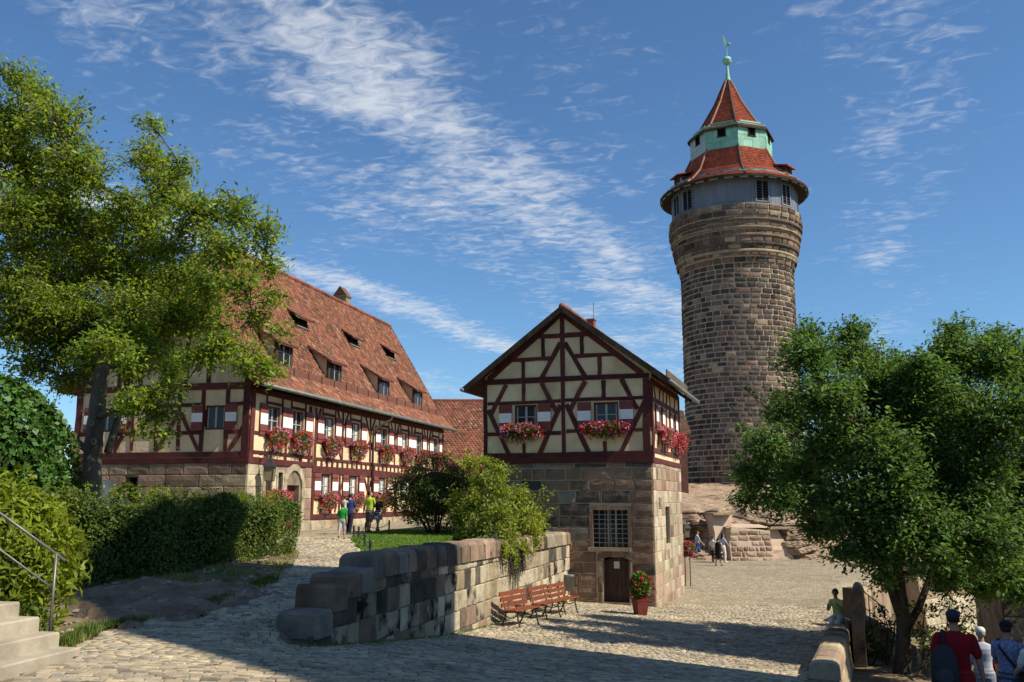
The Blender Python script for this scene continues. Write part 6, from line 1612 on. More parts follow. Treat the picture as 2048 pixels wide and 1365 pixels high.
# berry bush on the lawn
c = at(872, 985, 37.5)
bb = ellipsoid_bush('berry_bush', 'round dark bush dotted with red berries on the lawn', (c.x, c.y, c.z-.05), (1.95, 1.8, 1.45), 17000, .085, LEAF['berry'], 6, .60, 'shrub', .5, 2.0, stems=7, jit=.22, k=1.6, rough=.18, low=-.75)
def berries():
    g = np.random.default_rng(2); v = g.normal(size=(800, 3)); v /= np.linalg.norm(v, axis=1)[:, None]; v = v[(v[:, 1] < .3)]; P = np.array((c.x, c.y, c.z-.05))+v*np.array((1.9, 1.75, 1.4))*g.uniform(.85, 1.05, (len(v), 1)); o = leaves('berries', P, .055, FL['red'], bb, .2, .9); o['kind'] = 'stuff'
berries()
# lime green shrub hanging over the wall
def lime_shrub():
    c = at(985, 1015, 29.6); gz = H(c.x-1.0, c.y)
    root = empty('lime_shrub', (c.x-.6, c.y, gz), 'lime green shrub hanging over the middle of the retaining wall', 'shrub')
    cl = []; rg = random.Random(4); g = np.random.default_rng(14)
    def wy(px):
        k = (px-1024)/FPX; return float((WA[0]-WA[1]*WD[0]/WD[1])/(k-WD[0]/WD[1]))
    for px, py, r, dy in ((915,1000,32,2.5),(960,960,38,2.4),(950,1010,48,2.0),(1000,985,42,1.6),(1000,1035,52,.9),(1045,1030,42,.7),(1062,1060,36,.1),(1015,1080,34,-.15),(965,1050,40,1.4),(1075,1040,26,.3),(1000,945,26,2),(940,930,24,2.5),(1040,990,26,1.2),(920,1045,36,2.5),(975,925,18,2),(1040,1095,28,-.2),(1005,1100,22,-.2),(1065,1085,24,-.2),(1025,1115,18,-.25)):
        y = max(25.0, wy(px))+dy; cl.append((at(px, py, y), r*y/FPX))
    LP = []; tw = MB(); ctr = Vector((c.x-1.2, c.y-1.0, gz))
    for cc_, r in cl:
        tw.tube([ctr, ctr.lerp(cc_, .5)+Vector((0, 0, .5)), cc_], [.03, .022, .012], 5, cap=False)
        for _ in range(int(90*r*r)+8):
            v = Vector(g.normal(size=3)).normalized(); q = cc_+v*r*rg.uniform(.5, 1.1); m = 22; t = g.beta(2, 1.2, m)[:, None]; LP.append(np.array(cc_)*(1-t)+np.array(q)*t+g.normal(0, .075, (m, 3))); tw.tube([cc_, q], [.008, .004], 3, cap=False)
    for px, py, qx, qy in ((1075,1020,1105,985),(1080,1030,1115,1015),(1060,1010,1092,975),(990,950,1040,940),(930,930,905,915)):
        p, q = at(px, py, wy(px)+.3), at(qx, qy, wy(px)+.2); m = 40; t = g.random(m)[:, None]; LP.append(np.array(p)*(1-t)+np.array(q)*t+g.normal(0, .06, (m, 3))); tw.tube([p, q], [.010, .004], 4, cap=False)
    leaves('foliage', np.concatenate(LP), .10, LEAF['lime'], root, .5, .42, .2); o = tw.build('stems', M['barkd'], root); o['kind'] = 'stuff'
    # dry hanging strands on the wall face
    b = MB(); F_ = Face(WA, WD, WN)
    for i in range(120):
        u = rg.gauss(13.0, .8); z0 = rg.uniform(-1.6, -1.2); l = rg.uniform(.4, 1.35)*max(.35, 1-abs(u-13.0)/2.2); p = F_.P(u, z0, .08); q = F_.P(u+rg.uniform(-.12, .12), z0-l, .07+rg.uniform(0, .05)); b.tube([p, p.lerp(q, .5)+F_.n*.03+F_.d*rg.uniform(-.05, .05), q], [.010, .008, .003], 3, cap=False)
    o = b.build('dry_strands', M['twig'], root); o['kind'] = 'stuff'
    P = []
    for i in range(1200):
        u = rg.gauss(13.0, .85); z = -1.25-abs(rg.gauss(0, .42)); P.append(F_.P(u, z, .08+rg.random()*.06))
    leaves('dry_leaves', np.array(P), .05, LEAF['twig'], root, .1, .4, .8)
M['twig'] = mat('dry_strand', (.035,.03,.025), (.07,.06,.05), 8, 3, .95)
lime_shrub()
# thin scrub beside the right tree
def scrub(name, label, items, Y, seed, m_, size, dens):
    rg = random.Random(seed); g = np.random.default_rng(seed); b0 = at(items[0][0], items[0][1], Y); b0.z = H(b0.x, b0.y); root = empty(name, b0, label, 'shrub'); tw = MB(); LP = []
    for px0, py0, px1, py1, r in items:
        p, q = at(px0, py0, Y+rg.uniform(-.6, .6)), at(px1, py1, Y+rg.uniform(-.8, .8)); p.z = min(p.z, H(p.x, p.y)+.1); mid = p.lerp(q, .5)+Vector((rg.uniform(-.2, .2), 0, .15)); tw.tube([p, mid, q], [.028, .018, .008], 5, cap=False)
        for _ in range(int(dens)):
            s = mid.lerp(q, rg.random()); e = s+Vector(g.normal(size=3)).normalized()*r*rg.uniform(.4, 1.1); tw.tube([s, e], [.008, .003], 3, cap=False); m = 14; t = g.beta(2, 1.2, m)[:, None]; LP.append(np.array(s)*(1-t)+np.array(e)*t+g.normal(0, .05, (m, 3)))
    tw.build('stems', M['barkd'], root); leaves('foliage', np.concatenate(LP), size, m_, root, .5, .48, .2)
scrub('scrub_bush', 'thin leafy scrub growing right of the tree trunk', [(1850,1330,1850,1210,.7),(1860,1330,1900,1200,.7),(1845,1335,1835,1260,.5),(1880,1335,1940,1225,.6),(1835,1340,1870,1290,.5)], 22.5, 3, LEAF['berry'], .10, 13)
scrub('stair_shrub', 'leafy shrub beside the small iron stair railing', [(1770,1300,1765,1215,.6),(1760,1310,1735,1262,.4),(1775,1300,1790,1240,.5),(1745,1330,1742,1300,.45),(1775,1330,1780,1305,.5)], 24.8, 5, LEAF['berry'], .095, 12)

# grass
def grass(name, keep, n, box, size, m_, parent=None, z=0.0, lab=None, seed=5):
    g = np.random.default_rng(seed); x = g.uniform(box[0], box[1], n); y = g.uniform(box[2], box[3], n); k = keep(x, y, g); x, y = x[k], y[k]; n = len(x)
    hz = h_arr(x, y)+z; a = g.uniform(0, 2*PI, n); L_ = size*g.uniform(.5, 1.3, n); w = .010+.12*L_*.3
    d = np.stack([np.cos(a), np.sin(a), np.zeros(n)], 1); s = np.stack([-np.sin(a), np.cos(a), np.zeros(n)], 1)
    B0 = np.stack([x, y, hz], 1); tip = B0+d*(L_*.5)[:, None]+np.stack([np.zeros(n), np.zeros(n), L_], 1)
    V = np.stack([B0-s*w[:, None], B0+s*w[:, None], tip], 1).reshape(-1, 3); o = np_mesh(name, V, np.arange(3*n).reshape(n, 3), m_, parent); o['kind'] = 'stuff'
    return o
o = grass('lawn_grass', lambda x, y, g: (x > lawn_left(y)+.02) & (qwall(x, y) > .55) & (y < 41-.25*(x+6)), 60000, (-6.5, 2, 17, 41), .055, LEAF['grass']); tag(o, 'short mown green lawn behind the retaining wall', 'grass')
def dk(x, y, g):
    f = np.sin(x*1.7+2*np.sin(y*.9))*np.cos(y*1.3+x*.6)+.5*np.sin(x*4+y*3)
    edge = np.abs(x-path_left(y)) < .45*g.random(len(x))
    return (x < path_left(y)+.06) & (qwall(x, y) > .7) & ((f > .30) | edge) & (y > 10.7) & (x > -12)
o = grass('dry_grass', dk, 70000, (-12, -4, 10.5, 33), .085, LEAF['dry'], seed=6); tag(o, 'patchy dry grass along the left edge of the path', 'grass')
def ek(x, y, g):
    return (np.abs(x-path_left(y)+.12) < .22*g.random(len(x))) & (y > 11.5) & (y < 20) & (np.sin(y*2.3)+.6*np.sin(y*5.1) > -.3)
o = grass('edge_grass', ek, 60000, (-7, -4, 11, 20), .11, LEAF['hedge'], seed=8, z=.02); tag(o, 'green grass tufts where the dirt bank meets the cobbles', 'grass')
def jk(x, y, g):
    return (np.abs(qwall(x, y)+.06) < .07) & (y > 14)
o = grass('wall_weeds', jk, 60000, (-4, 3, 14, 34), .05, LEAF['grass'], seed=7); tag(o, 'thin line of weeds at the foot of the retaining wall', 'weeds')

# ------------------------------------------------------------------ furniture
def ground_hit(px, py, y0=6.0, y1=90.0):
    r = ray(px, py); Y = np.arange(y0, y1, .04); t = Y/r[1]; below = r[2]*t <= h_arr(r[0]*t, Y); i = int(np.argmax(below)); return Vector((r[0]*t[i], Y[i], float(h_arr(r[0]*t[i], Y[i]))))
def make_bench(c, ang, label):
    """ang: direction of the long axis; the seat faces to its right"""
    root = empty('park_bench', c, label, 'bench', 'benches along the retaining wall')
    a = Vector((math.cos(ang), math.sin(ang), 0)); f = Vector((a.y, -a.x, 0)); up = Vector((0, 0, 1)); L_ = 1.32
    P = lambda l, d, z: c+a*l+f*d+up*z
    for s in (-1, 1):
        b = MB(); l = s*.48
        b.tube([P(l, .27, -.03), P(l, .235, .03), P(l, .20, .18), P(l, .17, .34), P(l, .22, .395)], [.030, .022, .020, .022, .022], 8)
        b.tube([P(l, -.34, -.03), P(l, -.27, .06), P(l, -.19, .22), P(l, -.16, .36)], [.030, .022, .020, .022], 8)
        b.tube([P(l, -.20, .36), P(l, .0, .375), P(l, .24, .40)], .022, 8)
        b.tube([P(l, .17, .30), P(l, .06, .235), P(l, -.05, .225), P(l, -.18, .28)], .014, 6)
        b.tube([P(l, -.17, .34), P(l, -.20, .50), P(l, -.27, .72), P(l, -.31, .86)], [.022, .018, .016, .014], 8)
        b.build('leg_frame', M['iron'], root, True)
    def slat(p, q, w, t, n):
        b = MB(); b.bar(p, q, w, t, n); b.build('slat', M['bench'], root)
    for d in (-.13, -.02, .09, .20): 
        z = .418+.012*(d > .1); slat(P(-L_/2, d, z), P(L_/2, d, z), .092, .035, up)
    for d, z in ((-.195, .54), (-.225, .68), (-.262, .81)): slat(P(-L_/2, d, z), P(L_/2, d, z), .030, .105, up)
    return root
ba = math.atan2(.86, .51)
make_bench(ground_hit(1042, 1251), ba, 'nearest of the three red-brown slatted benches by the wall')
make_bench(ground_hit(1092, 1236), ba+.10, 'middle one of the three red-brown slatted benches by the wall')
make_bench(ground_hit(1128, 1226.5), ba+.10, 'farthest of the three red-brown slatted benches, next to the litter bin')
# litter bin on a bracket
def litter_bin():
    p = ground_hit(1139, 1210); zt = at(1139, 1151, p.y).z; zb = at(1139, 1182, p.y).z; root = empty('litter_bin', p, 'round zinc litter bin on a post where the wall meets the well house', 'litter bin')
    b = MB(); b.lathe([(.0, zb-p.z), (.155, zb-p.z), (.175, zt-p.z), (.185, zt-p.z), (.185, zt-p.z+.02), (.165, zt-p.z+.02), (.15, zb-p.z+.04), (0, zb-p.z+.04)], p, 20); b.build('bucket', M['binmetal'], root, True)
    b = MB(); b.lathe([(.19, 0), (.195, .012), (.19, .024)], (p.x, p.y, zt-.03), 20); b.build('rim', M['binmetal'], root, True)
    b = MB(); b.tube([(p.x-.16, p.y+.14, p.z-.05), (p.x-.16, p.y+.14, zt-.05)], .022, 8); b.bar((p.x-.17, p.y+.14, (zt+zb)/2), (p.x, p.y+.05, (zt+zb)/2), .03, .05); b.build('post', M['iron'], root)
litter_bin()
def flower_pot(c, w, h, top_h, top_r, label, seed, mix, n=900, rot=.3, nf=70, group=None):
    root = empty('flower_pot', c, label, 'flower pot', group); b = MB(); k = .74
    b.lathe([(w*.5*k*1.41, -.02), (w*.5*1.41, h-.05), (w*.5*1.48, h-.05), (w*.5*1.48, h), (w*.45*1.41, h), (w*.45*1.41, h-.06), (0, h-.06)], c, 4, a0=PI/4+rot); b.build('planter', M['pot'], root)
    C = np.array((c.x, c.y, c.z+h+top_h*.42))
    def pos(g, m, k):
        v = g.normal(size=(m, 3)); v /= np.linalg.norm(v, axis=1)[:, None]; r = g.uniform(.45, 1, m)**.5*k; return C+v*r[:, None]*np.array((top_r, top_r, top_h*.55))
    geranium(pos, n, nf, mix, .085, .06, root, seed)
    b = MB()
    for i in range(6): a = i; b.tube([c+Vector((0, 0, h-.06)), Vector((c.x+top_r*.5*math.cos(a), c.y+top_r*.5*math.sin(a), c.z+h+top_h*.6))], .012, 5)
    b.build('stems', M['barkd'], root)
flower_pot(ground_hit(1281, 1230), .40, .48, .92, .36, 'red square pot of crimson geraniums beside the well house door', 61, [('crimson', 6), ('red', 2)], 1100, .35, 45)
p = ground_hit(641, 1050)
flower_pot(p, .42, .55, 1.0, .62, 'tall dark red tub overflowing with red flowers at the end of the hedge', 62, [('red', 8), ('crimson', 2), ('white', 1)], 1500, .5, 190, 'tubs beside the long house')
q = p+Vector((-.55, .5, 0)); q.z = H(q.x, q.y)
flower_pot(q, .42, .45, .8, .5, 'second tub with red and white flowers partly hidden by the hedge end', 63, [('red', 4), ('white', 3)], 900, .2, 90, 'tubs beside the long house')
# bollards with chains round the lawn
bp = [ground_hit(*v) for v in ((740, 1112), (729, 1094), (717, 1079), (709, 1078), (731, 1067), (778, 1062))]
bp[3] = bp[2]+Vector((-.35, 1.0, 0)); bp[3].z = H(bp[3].x, bp[3].y)
where = ['nearest the retaining wall', 'second from the retaining wall', 'third from the retaining wall', 'fourth from the retaining wall', 'behind the lime shirted man', 'in front of the berry bush']
for i, c in enumerate(bp):
    root = empty('iron_bollard', c, 'short black iron bollard at the lawn edge, '+where[i], 'bollard', 'bollards round the lawn'); b = MB(); b.lathe([(.055, -.05), (.05, .03), (.036, .06), (.034, .33), (.05, .345), (.05, .36), (.03, .375)], c, 12); b.build('post', M['iron'], root, True); b = MB(); b.blob((c.x, c.y, c.z+.405), .042, .042, .042, 12, 8); b.build('ball_top', M['iron'], root, True)
for i, (a, c) in enumerate(zip(bp[:-1], bp[1:])):
    b = MB(); n = 16; A_, B_ = a+Vector((0, 0, .32)), c+Vector((0, 0, .32)); sag = min(.20, .07*(B_-A_).length)
    b.tube([A_.lerp(B_, k/n)-Vector((0, 0, sag*4*(k/n)*(1-k/n))) for k in range(n+1)], [.017 if k % 2 else .009 for k in range(n+1)], 6)
    o = b.build('iron_chain', M['iron']); tag(o, 'sagging iron chain at the lawn edge between the bollards, %s span from the wall' % ['first', 'second', 'third', 'fourth', 'last'][i], 'chain', 'chains round the lawn')

# ------------------------------------------------------------------ low wall, pier and stairs at the right
def low_wall():
    rg = random.Random(13); F_ = Face(LA, LD, LN); L_ = float(np.linalg.norm(LB-LA)); zt = lambda u: -2.99-.29*u/L_
    root = empty('low_wall', (LA[0], LA[1], H(LA[0]-.3, LA[1])), 'low sandstone parapet with rounded coping leading to the seated woman', 'wall')
    u = 0.0; W0, W1 = -.08, .40
    b = MB(); b.hexa([F_.P(.03, -5.4, W0+.03), F_.P(L_, -5.4, W0+.03), F_.P(L_, -5.4, W1+.30), F_.P(.03, -5.4, W1+.30), F_.P(.03, zt(0)-.2, W0+.03), F_.P(L_, zt(L_)-.2, W0+.03), F_.P(L_, zt(L_)-.2, W1-.03), F_.P(.03, zt(0)-.2, W1-.03)]); b.build('core', M['mortar'], root)
    bat = lambda u, z, w: F_.P(u, z, W1-.03+w+.27*max(0, zt(u)-.2-z)/2)
    lef = lambda u, z, w: F_.P(u, z, W0+.03-w)
    zs = [-5.2+.42*i for i in range(6)]
    for mp, pl in ((bat, [(S_TAN, .5), (S_PALE, .3), (S_BROWN, .2)]), (lef, [(S_TAN, .5), (S_BROWN, .3), (S_PINK, .2)])):
        for a, c, z0, z1 in courses(.05, L_-.02, zs, (.5, .9), [], rg, .02):
            z1 = min(z1, zt((a+c)/2)-.30)
            if z1-z0 > .1: block(mp, a, c, z0, z1, .03, .02, rg, .008).build('stone_block', pick(pl, rg), root)
    # end stone and coping
    b = MB(); e = lambda w, z, o_: F_.P(-o_, z, w); 
    block(lambda w, z, o_: F_.P(.03-o_, z, w), W0+.02, W1, -4.4, zt(0)-.32, .04, .05, rg, .01).build('end_stone', S_BROWN, root)
    while u < L_-.05:
        l = rg.uniform(.55, .95); u1 = min(L_, u+l)
        if L_-u1 < .3: u1 = L_
        b = MB(); n = 8; ring = []; wa, wb_ = W0-.03, W1+.05
        for k in range(n+1):
            a = PI*k/n; w = (wa+wb_)/2+(wb_-wa)/2*math.copysign(abs(math.cos(a))**.6, math.cos(a)); z = -.34+.34*(.45+.55*abs(math.sin(a))**.7); ring.append((w, z))
        ring = [(wb_, -.34)]+ring+[(wa, -.34)]; ss = [(u+.006, .90), (u+.05, 1.0), (u1-.05, 1.0), (u1-.006, .90)]
        for uu, kk in ss:
            for w, z in ring: b.v.append(tuple(F_.P(uu, zt(uu)+(z+.34)*kk-.34, w)))
        m_ = len(ring)
        for i in range(3):
            for k in range(m_-1): b.f.append((i*m_+k, i*m_+k+1, (i+1)*m_+k+1, (i+1)*m_+k)); b.m.append(0)
        b.f.append(tuple(reversed(range(m_)))); b.m.append(0); b.f.append(tuple(range(3*m_, 4*m_))); b.m.append(0); b.build('coping_stone', pick([(S_TAN, .6), (S_PINK, .2), (S_BROWN, .2)], rg), root); u = u1
    # tall round-topped pier behind the bench end of the wall
    pc = at(1717, 1240, 24.8); root = empty('gate_pier', (pc.x, pc.y, -4.6), 'tall round-topped stone pier beside the seated woman', 'pier')
    d = Vector((LD[0], LD[1], 0)); n_ = Vector((LN[0], LN[1], 0)); w = .15; l0, l1 = -.9, 1.6; zt_ = at(1709, 1182, 23.6).z
    def ring(l, s=1.0):
        P = [(-w, -4.9), (-w, zt_-.22)]+[(-w*math.cos(a), zt_-.22+.22*math.sin(a)) for a in np.linspace(.3, PI-.3, 7)]+[(w, zt_-.22), (w, -4.9)]
        return [Vector((pc.x, pc.y, 0))+d*l+n_*x*s+Vector((0, 0, z)) for x, z in P]
    L0 = [l0, l0+.9, l0+1.8, l1]
    for a, c in zip(L0[:-1], L0[1:]):
        b = MB(); r0, r1 = ring(a+.008), ring(c-.008); k = len(r0); b.v = [tuple(v) for v in r0+r1]
        for j in range(k-1): b.f.append((j, j+1, k+j+1, k+j)); b.m.append(0)
        b.f.append(tuple(reversed(range(k)))); b.m.append(0); b.f.append(tuple(range(k, 2*k))); b.m.append(0); b.build('stone_block', pick([(S_BROWN, .6), (S_GREY, .4)], rg), root)
    p2 = at(1706, 1180, 27.8); b = MB(); b.box((p2.x, p2.y, (at(1706, 1176, 27.8).z-4.6)/2), .36, .5, at(1706, 1176, 27.8).z+4.6, .4); b.build('rear_post', S_BROWN, root)
    # receding parapet behind
    root = empty('rear_parapet', (10.5, 29, -4), 'sandstone parapet receding behind the seated woman towards the square', 'wall')
    A_ = at(1712, 1180, 28.5); B_ = at(1790, 1140, 41.0); dd = Vector((B_.x-A_.x, B_.y-A_.y, 0)); LL = dd.length; dd.normalize(); nn = Vector((dd.y, -dd.x, 0))
    u = 0
    while u < LL:
        l = rg.uniform(.55, .9); z0 = A_.z+(B_.z-A_.z)*u/LL; b = MB(); P = []
        for uu in (u+.01, u+l-.01):
            for w_, z in ((-.22, -5.5), (-.24, z0-.25), (-.20, z0-.08), (0, z0), (.20, z0-.08), (.24, z0-.25), (.30, -5.5)): P.append(Vector((A_.x, A_.y, 0))+dd*uu+nn*w_+Vector((0, 0, z)))
        b.v = [tuple(v) for v in P]
        for j in range(6): b.f.append((j, j+1, j+8, j+7)); b.m.append(0)
        b.f.append((6,5,4,3,2,1,0)); b.m.append(0); b.f.append((7,8,9,10,11,12,13)); b.m.append(0); b.build('coping_stone', pick([(S_TAN, .5), (S_PINK, .3), (S_BROWN, .2)], rg), root); u += l
    # small flight of steps with iron railing
    s0 = at(1728, 1238, 25.6); root = empty('side_steps', (s0.x, s0.y, -4.5), 'short flight of stone steps behind the pier leading down to the right', 'stairs')
    for i in range(4):
        b = MB(); b.box((s0.x+.15+.32*i, s0.y+.3, (s0.z-.22*i-5.2)/2), .34, 1.3, s0.z-.22*i+5.2, -.1); b.build('step', S_BROWN if i % 2 else S_TAN, root)
    root = empty('iron_railing', (s0.x, s0.y, s0.z), 'thin black iron railing on the small side steps', 'railing')
    b = MB(); q0, q1 = at(1718, 1176, 25.2), at(1775, 1222, 25.2); b.tube([q0, q1], .016, 6); b.tube([q0-Vector((0, 0, .42)), q1-Vector((0, 0, .42))], .012, 6); b.build('rail', M['iron'], root)
    for t in (.12, .33):
        p = q0.lerp(q1, t); b = MB(); b.tube([p, p-Vector((0, 0, 1.05))], .015, 6); b.build('post', M['iron'], root)
low_wall()
# high castle wall beyond the scrub
def castle_wall():
    rg = random.Random(17); A_ = at(1830, 1200, 36.5); B_ = at(2030, 1200, 41.5); d = Vector((B_.x-A_.x, B_.y-A_.y, 0)); L_ = d.length; d.normalize(); n = Vector((d.y, -d.x, 0)); zt = at(1930, 1100, 39).z; gz = -6.2
    F_ = Face(A_.xy, d.xy, n.xy); root = empty('castle_wall', (A_.x, A_.y, gz), 'sunlit pale castle wall behind the scrub at the lower right', 'wall')
    bat = lambda u, z, w: F_.P(u, z, w+.16*(zt-z))
    b = MB(); b.face([bat(0, gz, 0), bat(L_, gz, 0), bat(L_, zt, 0), bat(0, zt, 0)]); b.face([bat(0, zt, 0), bat(L_, zt, 0), F_.P(L_, zt, -1.2), F_.P(0, zt, -1.2)]); b.face([bat(L_, gz, 0), F_.P(L_, gz, -1.2), F_.P(L_, zt, -1.2), bat(L_, zt, 0)]); b.face([bat(0, gz, 0), F_.P(0, gz, -1.2), F_.P(0, zt, -1.2), bat(0, zt, 0)]); b.build('core', M['mortar'], root)
    zs = list(np.arange(gz, zt, .48)); 
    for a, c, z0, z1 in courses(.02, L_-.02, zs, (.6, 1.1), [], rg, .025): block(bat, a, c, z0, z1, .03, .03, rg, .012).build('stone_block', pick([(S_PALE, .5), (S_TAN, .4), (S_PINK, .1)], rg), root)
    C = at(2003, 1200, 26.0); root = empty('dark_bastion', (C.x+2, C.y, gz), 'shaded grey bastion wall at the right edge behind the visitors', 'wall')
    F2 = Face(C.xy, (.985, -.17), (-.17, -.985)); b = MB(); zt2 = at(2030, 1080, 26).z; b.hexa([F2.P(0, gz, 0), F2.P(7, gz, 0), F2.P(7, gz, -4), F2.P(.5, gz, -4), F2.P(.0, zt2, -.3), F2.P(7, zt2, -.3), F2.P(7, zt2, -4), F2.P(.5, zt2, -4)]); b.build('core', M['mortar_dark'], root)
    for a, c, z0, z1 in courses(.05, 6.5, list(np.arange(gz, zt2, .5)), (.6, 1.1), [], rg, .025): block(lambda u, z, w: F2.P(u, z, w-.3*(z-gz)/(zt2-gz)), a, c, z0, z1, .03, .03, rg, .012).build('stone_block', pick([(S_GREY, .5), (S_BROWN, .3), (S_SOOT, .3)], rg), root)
castle_wall()
# lantern, railing and flowers beyond the well house
def house_side():
    F_ = FS
    lp = at(1374, 1062, 41.5); lantern(lp, 'square iron lantern on a bracket at the rear corner of the well house', s=.9, bracket=FS.P(6.55, lp.z+.55, .03))
    a = at(1366, 1145, 40.6); root = empty('iron_fence', (a.x, a.y, H(a.x, a.y)), 'short black iron fence with posts behind the well house corner', 'fence'); 
    for px, yt in ((1364, 1058), (1368, 1062), (1379, 1100)):
        t = at(px, yt, 41.0); b = MB(); b.tube([t, (t.x, t.y, H(t.x, t.y)-.05)], .022, 6); b.build('post', M['iron'], root)
    for py in (1062, 1090, 1105): p, q = at(1362, py, 41.0), at(1380, py+4, 41.0); b = MB(); b.tube([p, q], .015, 6); b.build('rail', M['iron'], root)
    b = MB(); p = at(1362, 1150, 41.6); b.box((p.x+.3, p.y+1.0, H(p.x, p.y)+.35), .35, 2.6, .9, -.3); o = b.build('parapet', S_PINK); tag(o, 'low stone parapet behind the rear corner of the well house', 'wall')
    c = at(1376, 1098, 40.6); root = empty('flower_basket', c, 'basket of pink geraniums hung on the iron fence behind the well house', 'flower basket'); b = MB(); b.blob(c-Vector((0, 0, .15)), .20, .20, .16, 10, 6); b.build('planter', M['pot'], root)
    C = np.array(c)
    def pos(g, m, k):
        v = g.normal(size=(m, 3)); v /= np.linalg.norm(v, axis=1)[:, None]; return C+v*(g.uniform(.5, 1, m)**.5*k)[:, None]*np.array((.36, .30, .36))
    geranium(pos, 420, 80, [('pink', 6), ('crimson', 4)], .08, .06, root, 71)
house_side()
# vine on the far corner of the long house
def vine():
    g = np.random.default_rng(31); n = 700; u = 23.55+g.normal(0, .16, n); z = g.uniform(-1, 2.9, n); P = np.array([FR.P(a, b_, .08+.1*g.random()) for a, b_ in zip(u, z)]); root = empty('vine', FR.P(23.6, -1.1, .1), 'thin green vine climbing the far corner post of the long house', 'vine'); leaves('foliage', P, .13, LEAF['lime'], root, .2, .8, .3, outw=np.tile(np.array(FR.n), (n, 1)), ow=.8); b = MB(); b.tube([FR.P(23.6, -1.1, .06), FR.P(23.55, 1, .06), FR.P(23.6, 2.8, .06)], .02, 5); b.build('stem', M['barkd'], root)
vine()
# van parked behind the hedge
def van():
    c = at(140, 1000, 28.5); gz = H(c.x, c.y); root = empty('parked_van', (c.x, c.y, gz), 'dark parked van whose roof just shows above the hedge below the walnut tree', 'van'); 
    b = MB(); sec = [(-2.2, .45, 1.0), (-2.1, .35, 1.9), (-1.9, .35, 2.08), (.9, .35, 2.08), (1.6, .35, 1.35), (2.3, .35, 1.15), (2.4, .4, .8)]
    for x, z0, z1 in sec:
        for y, z in ((-.9, z0), (-.92, (z0+z1)/2), (-.8, z1), (.8, z1), (.92, (z0+z1)/2), (.9, z0)): b.v.append((c.x+x, c.y+y, gz+z))
    for i in range(6):
        for j in range(6): b.f.append((i*6+j, i*6+(j+1) % 6, i*6+6+(j+1) % 6, i*6+6+j)); b.m.append(0)
    b.f.append((5,4,3,2,1,0)); b.m.append(0); b.f.append(tuple(36+k for k in range(6))); b.m.append(0); b.build('body', M['vanpaint'], root, True)
    for x in (-1.4, 1.5):
        for y in (-.85, .85):
            b = MB(); b.tube([(c.x+x, c.y+y-.1, gz+.33), (c.x+x, c.y+y+.1, gz+.33)], .33, 16); b.build('wheel', M['iron'], root)
    b = MB(); b.hexa([(c.x-1.7, c.y-.93, gz+1.3), (c.x+.8, c.y-.93, gz+1.3), (c.x+.8, c.y-.86, gz+1.3), (c.x-1.7, c.y-.86, gz+1.3), (c.x-1.7, c.y-.88, gz+1.85), (c.x+.7, c.y-.88, gz+1.85), (c.x+.7, c.y-.8, gz+1.85), (c.x-1.7, c.y-.8, gz+1.85)]); b.build('side_window', M['glass'], root)
M['vanpaint'] = mat('van_paint', (.06,.075,.085), None, rough=.3, spec=.5)
van()

